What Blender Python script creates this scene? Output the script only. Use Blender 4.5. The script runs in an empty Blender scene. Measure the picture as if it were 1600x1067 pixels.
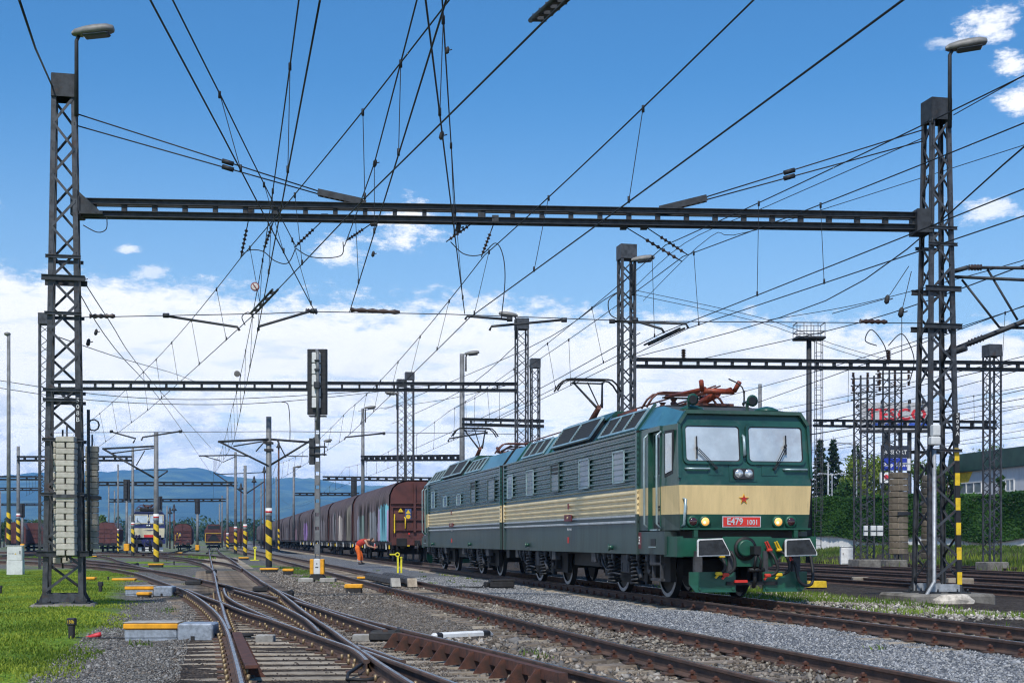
import bpy, math, random
import numpy as np
from mathutils import Vector, Matrix
R = math.radians
random.seed(7); rng = np.random.default_rng(7)
SC = bpy.context.scene
COL = SC.collection
# ------------------------------------------------------------------ survey of the place
F, HY, H, TH = 2120.0, 842.5, 1.208, 0.215       # focal length (px of the photo), horizon row, eye height above rail, bearing of the tracks
CT, ST = math.cos(TH), math.sin(TH)
def P(px, py, d): return Vector(((px-800)*d/F, d, H+(HY-py)*d/F))
def G(px, py, z=0.0):
    d = F*(H-z)/(py-HY); return Vector(((px-800)*d/F, d, z))
def LD(L, d, z=0.0): return Vector(((L-d*ST)/CT, d, z))   # L: offset across the tracks, d: distance ahead
# ------------------------------------------------------------------ camera
cd = bpy.data.cameras.new('camera'); cam = bpy.data.objects.new('camera', cd); COL.objects.link(cam)
cam.location = (0, 0, H); cam.rotation_euler = (R(90), 0, 0)
cd.sensor_width = 36; cd.lens = F*36/1600; cd.shift_y = (HY-533.5)/1600
cd.clip_start = 0.5; cd.clip_end = 40000
SC.camera = cam
# ------------------------------------------------------------------ light
SUN_AZ, SUN_EL = R(192), R(52)                    # compass style: 0 = straight ahead (+Y), clockwise
sdir = Vector((math.sin(SUN_AZ)*math.cos(SUN_EL), math.cos(SUN_AZ)*math.cos(SUN_EL), math.sin(SUN_EL)))
sl = bpy.data.lights.new('sun', 'SUN'); sl.energy = 3.2; sl.angle = R(3.5); sl.color = (1, .95, .87)
so = bpy.data.objects.new('sun', sl); COL.objects.link(so); so.rotation_euler = sdir.to_track_quat('Z', 'Y').to_euler()
SC.view_settings.view_transform = 'Standard'; SC.view_settings.look = 'None'
SC.view_settings.exposure = 0.32; SC.view_settings.gamma = 1.0
SC.cycles.use_denoising = True
SC.cycles.max_bounces = 6; SC.cycles.volume_bounces = 0
SC.cycles.filter_width = 1.2
# ------------------------------------------------------------------ sky
W = bpy.data.worlds.new('World'); SC.world = W; W.use_nodes = True
nt = W.node_tree; nt.nodes.clear()
def N(t, **k):
    n = nt.nodes.new(t)
    for a, b in k.items(): setattr(n, a, b)
    return n
def lk(a, b): nt.links.new(a, b)
def M(op, a, b=None, c=None, clamp=False):
    n = N('ShaderNodeMath', operation=op, use_clamp=clamp)
    for i, x in enumerate((a, b, c)):
        if x is None: continue
        if isinstance(x, (int, float)): n.inputs[i].default_value = x
        else: lk(x, n.inputs[i])
    return n.outputs[0]
def SSTEP(x, lo, hi):
    n = N('ShaderNodeMapRange', interpolation_type='SMOOTHSTEP')
    lk(x, n.inputs[0]); n.inputs[1].default_value = lo; n.inputs[2].default_value = hi
    return n.outputs[0]
def NOISE(vec, scale, detail=6, rough=.6, dist=0):
    n = N('ShaderNodeTexNoise'); lk(vec, n.inputs['Vector']); n.inputs['Scale'].default_value = scale
    n.inputs['Detail'].default_value = detail; n.inputs['Roughness'].default_value = rough; n.inputs['Distortion'].default_value = dist
    return n.outputs['Fac']
def MIXC(f, a, b):
    n = N('ShaderNodeMix', data_type='RGBA')
    lk(f, n.inputs[0])
    for i, x in ((6, a), (7, b)):
        if isinstance(x, tuple): n.inputs[i].default_value = (*x, 1)
        else: lk(x, n.inputs[i])
    return n.outputs[2]
sky = N('ShaderNodeTexSky', sky_type='NISHITA'); sky.sun_disc = False
sky.sun_elevation = SUN_EL; sky.sun_rotation = SUN_AZ; sky.air_density = 1.0; sky.dust_density = .35; sky.ozone_density = 2.0
hs = N('ShaderNodeHueSaturation'); hs.inputs['Saturation'].default_value = 1.22; hs.inputs['Value'].default_value = 1.0
skm = N('ShaderNodeMix', data_type='RGBA', blend_type='MULTIPLY'); skm.inputs[0].default_value = 1; skm.inputs[7].default_value = (.72, 1.06, 1.20, 1)
lk(sky.outputs[0], hs.inputs['Color']); lk(hs.outputs[0], skm.inputs[6])
tc = N('ShaderNodeTexCoord'); sx = N('ShaderNodeSeparateXYZ'); lk(tc.outputs['Generated'], sx.inputs[0])
az = M('ARCTAN2', sx.outputs[0], sx.outputs[1])
el = M('ARCSINE', sx.outputs[2])
cv = N('ShaderNodeCombineXYZ'); lk(az, cv.inputs[0]); lk(M('MULTIPLY', el, 4.6), cv.inputs[1])
cvf = N('ShaderNodeCombineXYZ'); lk(az, cvf.inputs[0]); lk(M('MULTIPLY', el, 2.1), cvf.inputs[1])
n1 = NOISE(cv.outputs[0], 7, 9, .62, .3); n2 = NOISE(cv.outputs[0], 21, 7, .62); n3 = NOISE(cvf.outputs[0], 11, 9, .66, .4)
nf = NOISE(cvf.outputs[0], 48, 8, .70)
thr = M('MULTIPLY_ADD', M('SINE', az), -.055, .165)
edge = M('SUBTRACT', el, thr)
edge = M('ADD', edge, M('MULTIPLY', M('SUBTRACT', n1, .5), .05))
edge = M('ADD', edge, M('MULTIPLY', M('SUBTRACT', nf, .5), .075))
bank = SSTEP(edge, .010, -.016)
# thin gaps in the bank where blue shows through
gap = M('MULTIPLY', SSTEP(n2, .52, .66), SSTEP(el, .02, .10))
gap = M('MULTIPLY', gap, M('MULTIPLY_ADD', SSTEP(el, .145, .08), .45, .22))
bank = M('MULTIPLY', bank, M('SUBTRACT', 1.0, gap))
def PUFF(px, py, rx, ry, s=1.0):
    a0 = math.atan((px-800)/F); e0 = math.atan((HY-py)/F*math.cos(a0))
    u = M('DIVIDE', M('SUBTRACT', az, a0), rx/F); v = M('DIVIDE', M('SUBTRACT', el, e0), ry/F)
    r = M('SQRT', M('ADD', M('MULTIPLY', u, u), M('MULTIPLY', v, v)))
    r = M('ADD', r, M('MULTIPLY', M('SUBTRACT', nf, .5), 3.6)); r = M('ADD', r, M('MULTIPLY', M('SUBTRACT', n3, .5), 2.2))
    return M('MULTIPLY', SSTEP(r, 1.2, .2), s)
tot = bank
for q in ((632, 352, 62, 36), (530, 393, 34, 22, .9), (1538, 42, 52, 24, .9), (1582, 97, 36, 18), (1592, 155, 36, 26), (1540, 330, 46, 20, .8),
          (1475, 66, 28, 10, .5), (200, 388, 17, 8, .75), (236, 424, 26, 15, .6), (60, 95, 30, 18, .0), (-160, 300, 90, 50, .9), (1800, 250, 90, 50, .9), (2100, 480, 120, 60, .9), (-420, 150, 120, 60, .9)):
    tot = M('MAXIMUM', tot, PUFF(*q))
shade = SSTEP(M('ADD', n3, M('MULTIPLY', M('SUBTRACT', nf, .5), .35)), .47, .62)
shade = M('MULTIPLY', shade, SSTEP(el, .16, .05))
K = 8.9
ccol = MIXC(shade, (1.12*K, 1.12*K, 1.13*K), (.58*K, .67*K, .79*K))
# low haze whitening towards the horizon
base = MIXC(SSTEP(el, .34, -.04), skm.outputs[2], (.50*K, .66*K, .86*K))
fin = MIXC(tot, base, ccol)
lowb = N('ShaderNodeVectorMath', operation='SCALE'); lk(fin, lowb.inputs[0]); lk(M('MULTIPLY_ADD', SSTEP(el, .14, .01), .36, 1.0), lowb.inputs['Scale']); fin = lowb.outputs[0]
bg = N('ShaderNodeBackground'); bg.inputs['Strength'].default_value = .10; lk(fin, bg.inputs['Color'])
wo = N('ShaderNodeOutputWorld'); lk(bg.outputs[0], wo.inputs['Surface'])

# ------------------------------------------------------------------ materials
MATS = {}
def mat(name, col, rough=.6, metal=0.0, var=.25, vscale=6.0, bump=0.0, bscale=40.0, spec=.5, col2=None, coords='Object', coat=0.0, dirt=None, mix=(.42, .62), stretch=None, emit=None, perobj=0.0):
    if name in MATS: return MATS[name]
    m = bpy.data.materials.new(name); m.use_nodes = True; t = m.node_tree; b = t.nodes['Principled BSDF']
    def n(ty, **k):
        x = t.nodes.new(ty)
        for a, v in k.items(): setattr(x, a, v)
        return x
    b.inputs['Roughness'].default_value = rough; b.inputs['Metallic'].default_value = metal
    b.inputs['Specular IOR Level'].default_value = spec; b.inputs['Coat Weight'].default_value = coat; b.inputs['Coat Roughness'].default_value = .08
    if coords == 'Position': vec = n('ShaderNodeNewGeometry').outputs['Position']
    else: vec = n('ShaderNodeTexCoord').outputs[coords]
    if stretch:
        mp = n('ShaderNodeMapping'); mp.inputs['Scale'].default_value = stretch; t.links.new(vec, mp.inputs[0]); vec = mp.outputs[0]
    no = n('ShaderNodeTexNoise'); t.links.new(vec, no.inputs['Vector']); no.inputs['Scale'].default_value = vscale; no.inputs['Detail'].default_value = 7; no.inputs['Roughness'].default_value = .65
    c2 = col2 if col2 else tuple(c*(1-var) for c in col); c1 = col if col2 else tuple(min(1, c*(1+var*.5)) for c in col)
    rp = n('ShaderNodeValToRGB'); t.links.new(no.outputs['Fac'], rp.inputs[0])
    rp.color_ramp.elements[0].position = mix[0]; rp.color_ramp.elements[1].position = mix[1]
    rp.color_ramp.elements[0].color = (*c1, 1); rp.color_ramp.elements[1].color = (*c2, 1)
    out = rp.outputs[0]
    if dirt:
        dn = n('ShaderNodeTexNoise'); t.links.new(vec, dn.inputs['Vector']); dn.inputs['Scale'].default_value = dirt[1]; dn.inputs['Detail'].default_value = 8; dn.inputs['Roughness'].default_value = .7
        dm = n('ShaderNodeMapRange'); t.links.new(dn.outputs['Fac'], dm.inputs[0]); dm.inputs[1].default_value = dirt[2]; dm.inputs[2].default_value = dirt[2]+.18
        mx = n('ShaderNodeMix', data_type='RGBA'); t.links.new(dm.outputs[0], mx.inputs[0]); t.links.new(out, mx.inputs[6]); mx.inputs[7].default_value = (*dirt[0], 1)
        out = mx.outputs[2]
    if perobj:
        oi = n('ShaderNodeObjectInfo'); mr = n('ShaderNodeMapRange'); t.links.new(oi.outputs['Random'], mr.inputs[0]); mr.inputs[3].default_value = 1-perobj; mr.inputs[4].default_value = 1+perobj
        hv = n('ShaderNodeHueSaturation'); t.links.new(out, hv.inputs['Color']); t.links.new(mr.outputs[0], hv.inputs['Value']); out = hv.outputs[0]
    t.links.new(out, b.inputs['Base Color'])
    if bump:
        bn = n('ShaderNodeTexNoise'); t.links.new(vec, bn.inputs['Vector']); bn.inputs['Scale'].default_value = bscale; bn.inputs['Detail'].default_value = 6
        bu = n('ShaderNodeBump'); bu.inputs['Strength'].default_value = bump; bu.inputs['Distance'].default_value = .02
        t.links.new(bn.outputs['Fac'], bu.inputs['Height']); t.links.new(bu.outputs[0], b.inputs['Normal'])
    if emit:
        b.inputs['Emission Color'].default_value = (*emit[0], 1); b.inputs['Emission Strength'].default_value = emit[1]
    MATS[name] = m; return m
def attr_mat(name, rough=.8, spec=.3, trans=0.0):
    m = bpy.data.materials.new(name); m.use_nodes = True; t = m.node_tree; b = t.nodes['Principled BSDF']
    a = t.nodes.new('ShaderNodeAttribute'); a.attribute_name = 'Col'
    t.links.new(a.outputs['Color'], b.inputs['Base Color']); b.inputs['Roughness'].default_value = rough; b.inputs['Specular IOR Level'].default_value = spec
    if trans:
        o = t.nodes['Material Output']; tr = t.nodes.new('ShaderNodeBsdfTranslucent'); t.links.new(a.outputs['Color'], tr.inputs[0])
        mx = t.nodes.new('ShaderNodeMixShader'); mx.inputs[0].default_value = trans
        t.links.new(b.outputs[0], mx.inputs[1]); t.links.new(tr.outputs[0], mx.inputs[2]); t.links.new(mx.outputs[0], o.inputs[0])
    MATS[name] = m; return m
m_steel = mat('galvanised_steel', (.058, .063, .072), .55, .25, .45, 6, .1, 60, dirt=((.085, .046, .030), 4.0, .555))
m_steel_d = mat('weathered_steel', (.036, .040, .046), .6, .3, .4, 7, .1, 60, dirt=((.06, .034, .022), 6, .58))
m_steel_l = mat('light_zinc', (.36, .38, .40), .5, .3, .3, 8, .08, 50)
m_wire = mat('wire_metal', (.022, .024, .028), .6, .3, .2, 3)
m_insul = mat('insulator_ceramic', (.05, .028, .02), .3, 0, .2, 9)
m_pole = mat('spun_pole', (.17, .175, .18), .6, .1, .3, 4, .1, 30, dirt=((.12, .12, .12), 3, .6))
m_rust = mat('rail_side', (.105, .060, .043), .8, 0, .45, 5, .25, 70, col2=(.055, .036, .029))
m_rustred = mat('rusty_iron', (.11, .042, .026), .8, .05, .4, 9, .25, 60, col2=(.05, .026, .02))
m_railtop = mat('polished_rail_head', (.30, .29, .29), .25, .8, .45, 2.2, col2=(.095, .075, .068))
m_conc = mat('concrete', (.40, .385, .35), .9, 0, .3, 3.5, .35, 45, col2=(.26, .245, .22), dirt=((.12, .115, .10), 6, .60))
m_conc_d = mat('weathered_concrete', (.22, .205, .18), .95, 0, .4, 3, .6, 25, col2=(.12, .11, .095), dirt=((.07, .065, .055), 4, .55))
m_weight = mat('weight_concrete', (.50, .475, .41), .9, 0, .3, 5, .3, 40, col2=(.38, .355, .30), perobj=.12, dirt=((.20, .185, .15), 9, .62))
m_weight_d = mat('dark_weight_concrete', (.40, .37, .31), .9, 0, .3, 5, .3, 40, col2=(.28, .255, .21), perobj=.15)
m_weight_b = mat('brown_weight_concrete', (.26, .215, .16), .9, 0, .3, 5, .3, 40, col2=(.16, .13, .095), perobj=.18)
m_sleep_b = mat('bleached_sleeper', (.38, .325, .25), .9, 0, .35, 4, .4, 50, col2=(.24, .195, .145), perobj=.18, dirt=((.10, .075, .055), 7, .60))
m_sleep_c = mat('old_sleeper', (.25, .20, .15), .9, 0, .4, 4, .5, 40, col2=(.14, .11, .085), perobj=.22, dirt=((.085, .07, .055), 6, .56))
m_yellow = mat('safety_yellow', (.75, .50, .02), .5, 0, .2, 6, dirt=((.30, .2, .04), 6, .66))
m_orange = mat('signal_orange', (.80, .36, .015), .5, 0, .2, 5, dirt=((.35, .18, .03), 6, .68))
m_black = mat('black_paint', (.018, .018, .02), .55, 0, .3, 6)
m_dark = mat('dark_iron', (.028, .027, .027), .7, .1, .4, 6, .2, 50)
m_rubber = mat('rubber', (.015, .015, .016), .6, 0, .2, 9)
m_white = mat('white_paint', (.72, .72, .70), .6, 0, .12, 5, dirt=((.45, .43, .40), 4, .66))
m_boxgrey = mat('cabinet_grey', (.62, .63, .62), .55, 0, .12, 4, dirt=((.40, .40, .38), 3, .66))
m_red = mat('red_paint', (.55, .025, .02), .5, 0, .2, 6)
m_zinc = mat('bare_zinc', (.36, .40, .45), .45, .5, .3, 12, .08, 30, dirt=((.18, .19, .20), 6, .62))
m_glass_d = mat('dark_glass', (.012, .014, .016), .05, 0, .1, 3, spec=.8)
m_lamp = mat('lamp_shell', (.20, .195, .185), .55, .1, .2, 6)
m_lampg = mat('lamp_glass', (.05, .055, .06), .2, 0, .2, 6)

# ------------------------------------------------------------------ mesh helpers
class MB:
    def __init__(s): s.v = []; s.f = []; s.mi = []; s.mats = []; s.cur = 0; s.sm = []
    def use(s, m):
        if m not in s.mats: s.mats.append(m)
        s.cur = s.mats.index(m); return s
    def add(s, vs, fs, smooth=False):
        o = len(s.v); s.v.extend(vs)
        for f in fs: s.f.append(tuple(i+o for i in f)); s.mi.append(s.cur); s.sm.append(smooth)
        return s
    def box(s, c, d, rot=None):
        x, y, z = (q/2 for q in d); vs = [Vector((sx*x, sy*y, sz*z)) for sz in (-1, 1) for sy in (-1, 1) for sx in (-1, 1)]
        if rot is not None: vs = [rot @ v for v in vs]
        c = Vector(c)
        return s.add([v+c for v in vs], [(0, 2, 3, 1), (4, 5, 7, 6), (0, 1, 5, 4), (2, 6, 7, 3), (0, 4, 6, 2), (1, 3, 7, 5)])
    def bbox(s, c, d, b=.01, rot=None):                  # bevelled box
        x, y, z = (q/2 for q in d); b = min(b, x*.9, y*.9, z*.9); vs = []; 
        for (zz, k) in ((-z, b), (-z+b, 0), (z-b, 0), (z, b)):
            X, Y = x-k, y-k
            q = b if k == 0 else b*.4
            vs += [Vector(p+(zz,)) for p in ((-X+q, -Y), (X-q, -Y), (X, -Y+q), (X, Y-q), (X-q, Y), (-X+q, Y), (-X, Y-q), (-X, -Y+q))]
        if rot is not None: vs = [rot @ v for v in vs]
        c = Vector(c); fs = [tuple(range(7, -1, -1)), tuple(range(24, 32))]
        for r in range(3):
            for i in range(8): j = (i+1) % 8; fs.append((r*8+i, r*8+j, r*8+8+j, r*8+8+i))
        return s.add([v+c for v in vs], fs)
    def bar(s, p, q, w, h=None, up=(0, 0, 1)):
        p, q = Vector(p), Vector(q); h = h or w; t = (q-p); L = t.length
        if L < 1e-6: return s
        t.normalize(); up = Vector(up)
        if abs(t.dot(up)) > .98: up = Vector((0, 1, 0)) if abs(t.y) < .9 else Vector((1, 0, 0))
        a = t.cross(up).normalized(); u = a.cross(t)
        return s.box((p+q)/2, (w, L, h), Matrix((a, t, u)).transposed())
    def ring(s, pts, rs, n=8, cap=True, smooth=True):    # tube along pts
        pts = [Vector(p) for p in pts]; rs = rs if isinstance(rs, (list, tuple)) else [rs]*len(pts)
        vs = []; fs = []; k = len(pts); a = None
        for i, p in enumerate(pts):
            t = (pts[min(i+1, k-1)]-pts[max(i-1, 0)])
            t = t.normalized() if t.length > 1e-9 else Vector((0, 0, 1))
            if a is None:
                u = Vector((0, 0, 1)) if abs(t.z) < .95 else Vector((1, 0, 0)); a = t.cross(u).normalized()
            else:
                a = (a-t*a.dot(t)); a = a.normalized() if a.length > 1e-6 else t.orthogonal().normalized()
            b = t.cross(a)
            for j in range(n):
                an = 2*math.pi*j/n; vs.append(p+(a*math.cos(an)+b*math.sin(an))*rs[i])
        for i in range(k-1):
            for j in range(n): jj = (j+1) % n; fs.append((i*n+j, i*n+jj, i*n+n+jj, i*n+n+j))
        s.add(vs, fs, smooth)
        if cap: 
            o = len(s.v)-len(vs)
            s.f.append(tuple(o+j for j in range(n-1, -1, -1))); s.mi.append(s.cur); s.sm.append(False)
            s.f.append(tuple(o+(k-1)*n+j for j in range(n))); s.mi.append(s.cur); s.sm.append(False)
        return s
    def cyl(s, p, q, r, r2=None, n=10): return s.ring([p, q], [r, r if r2 is None else r2], n)
    def lathe(s, c, ax, prof, n=16):                     # prof: (radius, along axis)
        c = Vector(c); ax = Vector(ax).normalized()
        return s.ring([c+ax*h for r, h in prof], [max(r, 1e-4) for r, h in prof], n) if True else s
    def prism(s, pts, d):                                # pts 3D polygon, extruded by d
        pts = [Vector(p) for p in pts]; d = Vector(d); n = len(pts)
        return s.add(pts+[p+d for p in pts], [tuple(range(n-1, -1, -1)), tuple(range(n, 2*n))]+[(i, (i+1) % n, n+(i+1) % n, n+i) for i in range(n)])
    def sweep(s, path, prof, pm=None, closed=True):      # horizontal path, profile (across, z); pm: material per profile segment
        n = len(prof); vs = []; k = len(path)
        for i, p in enumerate(path):
            t = path[min(i+1, k-1)]-path[max(i-1, 0)]; t = Vector((t.x, t.y, 0)).normalized(); a = Vector((t.y, -t.x, 0))
            for (x, z) in prof: vs.append(p+a*x+Vector((0, 0, z)))
        o = len(s.v); s.v.extend(vs)
        for j in range(n if closed else n-1):
            jj = (j+1) % n
            if pm: s.use(pm[j])
            for i in range(k-1): s.f.append((o+i*n+j, o+i*n+jj, o+i*n+n+jj, o+i*n+n+j)); s.mi.append(s.cur); s.sm.append(False)
        if closed:
            s.f.append(tuple(o+j for j in range(n))); s.mi.append(s.cur); s.sm.append(False)
            s.f.append(tuple(o+(k-1)*n+j for j in range(n-1, -1, -1))); s.mi.append(s.cur); s.sm.append(False)
        return s
    def mesh(s, name):
        me = bpy.data.meshes.new(name); me.from_pydata([tuple(v) for v in s.v], [], s.f)
        for m in s.mats: me.materials.append(m)
        me.polygons.foreach_set('material_index', s.mi); me.polygons.foreach_set('use_smooth', s.sm); me.update()
        return me
    def build(s, name, parent=None, loc=None):
        return obj(name, s.mesh(name), parent, loc)
def obj(name, me, parent=None, loc=None, rz=0):
    o = bpy.data.objects.new(name, me); COL.objects.link(o)
    if parent is not None: o.parent = parent
    if loc is not None: o.location = loc
    if rz: o.rotation_euler = (0, 0, rz)
    return o
def tag(o, label=None, cat=None, group=None, kind=None):
    if label: o['label'] = label
    if cat: o['category'] = cat
    if group: o['group'] = group
    if kind: o['kind'] = kind
    return o
def thing(name, label, cat, loc=(0, 0, 0), rz=0, group=None, kind=None):
    o = bpy.data.objects.new(name, None); COL.objects.link(o); o.location = loc; o.rotation_euler = (0, 0, rz); o.empty_display_size = .2
    return tag(o, label, cat, group, kind)
def copy_tree(o, parent=None):
    kids = [c for c in KIDS(o)]
    c = o.copy(); COL.objects.link(c); c.parent = parent
    for k in kids: copy_tree(k, c)
    return c
def KIDS(o): return list(o.children)
def np_mesh(name, V, Fc, mats, col=None, parent=None):
    """V (n,3), Fc (m,k) faces of one size, col (n,3) point colours"""
    me = bpy.data.meshes.new(name); k = Fc.shape[1]; m = len(Fc)
    me.vertices.add(len(V)); me.vertices.foreach_set('co', V.astype(np.float32).ravel())
    me.loops.add(m*k); me.loops.foreach_set('vertex_index', Fc.astype(np.int32).ravel())
    me.polygons.add(m); me.polygons.foreach_set('loop_start', np.arange(0, m*k, k, dtype=np.int32)); me.polygons.foreach_set('loop_total', np.full(m, k, dtype=np.int32))
    me.update(calc_edges=True)
    for q in mats: me.materials.append(q)
    if col is not None:
        a = me.color_attributes.new('Col', 'FLOAT_COLOR', 'POINT'); c4 = np.ones((len(V), 4), np.float32); c4[:, :3] = col; a.data.foreach_set('color', c4.ravel())
    return obj(name, me, parent)
def text(body, size, m, parent, loc, rot, name='lettering', ext=.002, align='CENTER', sx=1.0, bold=0.0):
    c = bpy.data.curves.new(name, 'FONT'); c.body = body; c.size = size; c.extrude = ext; c.align_x = align; c.align_y = 'CENTER'; c.materials.append(m); c.resolution_u = 2; c.offset = bold
    tmp = bpy.data.objects.new('tmp_text', c); COL.objects.link(tmp); me = bpy.data.meshes.new_from_object(tmp); bpy.data.objects.remove(tmp); bpy.data.curves.remove(c); me.name = name
    o = obj(name, me, parent, loc); o.rotation_euler = rot; o.scale = (sx, 1, 1); return o
def smooth(pts, sub=6):
    """Catmull-Rom through pts"""
    out = []; n = len(pts)
    for i in range(n-1):
        p0, p1, p2, p3 = pts[max(i-1, 0)], pts[i], pts[i+1], pts[min(i+2, n-1)]
        for k in range(sub):
            t = k/sub; out.append(.5*((2*p1)+(p2-p0)*t+(2*p0-5*p1+4*p2-p3)*t*t+(3*p1-p0-3*p2+p3)*t**3))
    out.append(pts[-1].copy()); return out
def resample(pts, step):
    out = [pts[0].copy()]; acc = 0.0
    for a, b in zip(pts, pts[1:]):
        L = (b-a).length; 
        while acc+L >= step and L > 1e-9:
            r = (step-acc)/L; a = a+(b-a)*r; out.append(a.copy()); L = (b-a).length; acc = 0
        acc += L
    return out
# ================================================================== GROUND
GZ = -.20                                             # ballast level below rail top
def ground_mat():
    m = bpy.data.materials.new('yard_ground'); m.use_nodes = True; t = m.node_tree; b = t.nodes['Principled BSDF']; b.inputs['Roughness'].default_value = .95; b.inputs['Specular IOR Level'].default_value = .15
    def n(ty, **k):
        x = t.nodes.new(ty)
        for a, v in k.items(): setattr(x, a, v)
        return x
    L = t.links.new; pos = n('ShaderNodeNewGeometry').outputs['Position']
    def noise(sc, det=8, ro=.65):
        x = n('ShaderNodeTexNoise'); L(pos, x.inputs['Vector']); x.inputs['Scale'].default_value = sc; x.inputs['Detail'].default_value = det; x.inputs['Roughness'].default_value = ro; return x.outputs['Fac']
    def ramp(f, *st):
        r = n('ShaderNodeValToRGB'); L(f, r.inputs[0]); e = r.color_ramp.elements
        while len(e) < len(st): e.new(.5)
        for q, (p, c) in zip(e, st): q.position = p; q.color = (*c, 1)
        return r.outputs[0]
    dn = n('ShaderNodeVectorMath', operation='DOT_PRODUCT'); L(pos, dn.inputs[0]); dn.inputs[1].default_value = (CT, ST, 0)
    wob = n('ShaderNodeMath', operation='MULTIPLY_ADD'); L(noise(.8, 5), wob.inputs[0]); wob.inputs[1].default_value = 1.3; wob.inputs[2].default_value = -.65
    Lx = n('ShaderNodeMath', operation='ADD'); L(dn.outputs['Value'], Lx.inputs[0]); L(wob.outputs[0], Lx.inputs[1])
    # stone speckle
    vo = n('ShaderNodeTexVoronoi'); L(pos, vo.inputs['Vector']); vo.inputs['Scale'].default_value = 24
    sep = n('ShaderNodeSeparateColor'); L(vo.outputs['Color'], sep.inputs[0])
    vo2 = n('ShaderNodeTexVoronoi'); L(pos, vo2.inputs['Vector']); vo2.inputs['Scale'].default_value = 9
    sep2 = n('ShaderNodeSeparateColor'); L(vo2.outputs['Color'], sep2.inputs[0])
    av = n('ShaderNodeMath', operation='MULTIPLY_ADD'); L(sep2.outputs[0], av.inputs[0]); av.inputs[1].default_value = .35; 
    av2 = n('ShaderNodeMath', operation='MULTIPLY'); L(sep.outputs[0], av2.inputs[0]); av2.inputs[1].default_value = .65; L(av2.outputs[0], av.inputs[2])
    sp = av.outputs[0]
    blue = ramp(sp, (.1, (.075, .08, .09)), (.55, (.175, .183, .197)), (.95, (.32, .325, .335)))
    brown = ramp(sp, (.1, (.06, .052, .044)), (.55, (.17, .148, .125)), (.95, (.33, .295, .25)))
    grey = ramp(sp, (.1, (.06, .058, .055)), (.55, (.155, .15, .14)), (.95, (.30, .285, .265)))
    dark = ramp(sp, (.1, (.026, .021, .018)), (.6, (.062, .050, .041)), (.95, (.12, .10, .082)))
    grass = ramp(noise(2.2, 8, .7), (.36, (.08, .15, .015)), (.5, (.15, .25, .022)), (.66, (.22, .33, .04)))
    def step(f, a, w):
        r = n('ShaderNodeMapRange', interpolation_type='SMOOTHSTEP'); L(f, r.inputs[0]); r.inputs[1].default_value = a-w; r.inputs[2].default_value = a+w; return r.outputs[0]
    def mix(f, a, c):
        x = n('ShaderNodeMix', data_type='RGBA'); L(f, x.inputs[0]); L(a, x.inputs[6]); L(c, x.inputs[7]); return x.outputs[2]
    lx = Lx.outputs[0]
    sy = n('ShaderNodeSeparateXYZ'); L(pos, sy.inputs[0])
    yb = n('ShaderNodeMapRange'); L(sy.outputs[1], yb.inputs[0]); yb.inputs[1].default_value = 24; yb.inputs[2].default_value = 50; yb.inputs[3].default_value = 0; yb.inputs[4].default_value = 1.6
    lx2 = n('ShaderNodeMath', operation='ADD'); L(lx, lx2.inputs[0]); L(yb.outputs[0], lx2.inputs[1])
    c = mix(step(lx2.outputs[0], -1.75, .35), grass, grey)
    slipz = mix(step(lx, -.55, .2), c, dark); c = mix(step(sy.outputs[1], 48, 6), slipz, c)
    c = mix(step(lx, 2.2, .3), c, brown)
    c = mix(step(lx, 6.35, .25), c, blue)
    c = mix(step(lx, 11.6, .4), c, dark)
    far = step(sy.outputs[1], 62, 7); wd = ramp(noise(.16, 6, .6), (.52, (0, 0, 0)), (.60, (1, 1, 1)))
    fc = mix(wd, grey, grass)
    lf = n('ShaderNodeMath', operation='LESS_THAN'); L(lx, lf.inputs[0]); lf.inputs[1].default_value = 5.0
    ff = n('ShaderNodeMath', operation='MULTIPLY'); L(far, ff.inputs[0]); L(lf.outputs[0], ff.inputs[1])
    c = mix(ff.outputs[0], c, fc)
    vf = step(sy.outputs[1], 500, 150); c = mix(vf, c, ramp(noise(.02, 5), (.4, (.05, .09, .02)), (.6, (.09, .12, .04))))
    L(c, b.inputs['Base Color'])
    bu = n('ShaderNodeBump'); bu.inputs['Strength'].default_value = .9; bu.inputs['Distance'].default_value = .05; L(vo.outputs['Distance'], bu.inputs['Height']); bu.invert = True; L(bu.outputs[0], b.inputs['Normal'])
    return m
m_ground = ground_mat()
def dip(y):                                            # the far yard lies a little lower
    u = min(1, max(0, (y-105)/100)); return -.55*u*u*(3-2*u)
def gz(x, y):                                         # gentle relief of the near ground
    L = x*CT+y*ST
    h = GZ + .018*math.sin(x*1.7+y*.6)+.014*math.sin(x*.7-y*1.1+2)
    if L < 16: h += dip(y)

    if -.8 < L < 2.5 and y < 55: k = max(0, min(1, (L+.8)*5, (2.5-L)*5)); h = h*(1-k)+(-.176)*k
    if L < -1.6 and y < 62: h += .06*min(1, (-1.6-L)/1.0)
    if 11.5 < L < 16.5: h += .07*min(1, L-11.5, 16.5-L)
    if L > 34: h += min(1.0, (L-34)/7)*.95*min(1, max(0, (y-40)/12))
    return h
def grid(name, xs, ys, zf):
    V = np.array([(x, y, zf(x, y)) for y in ys for x in xs]); nx = len(xs); ny = len(ys)
    i = np.arange(nx-1)[None, :]+np.arange(ny-1)[:, None]*nx; Fc = np.stack([i, i+1, i+1+nx, i+nx], -1).reshape(-1, 4)
    return np_mesh(name, V, Fc, [m_ground])
xs_ = np.concatenate([np.linspace(-9000, -60, 16), np.linspace(-52, -16, 19), np.linspace(-15, 16, 125), np.linspace(17.5, 60, 30), np.linspace(90, 9000, 14)])
ys_ = np.concatenate([np.linspace(-300, 4, 6), np.linspace(8, 45, 150), np.linspace(45.8, 130, 90), np.linspace(140, 500, 20), np.linspace(700, 20000, 14)])
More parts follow.
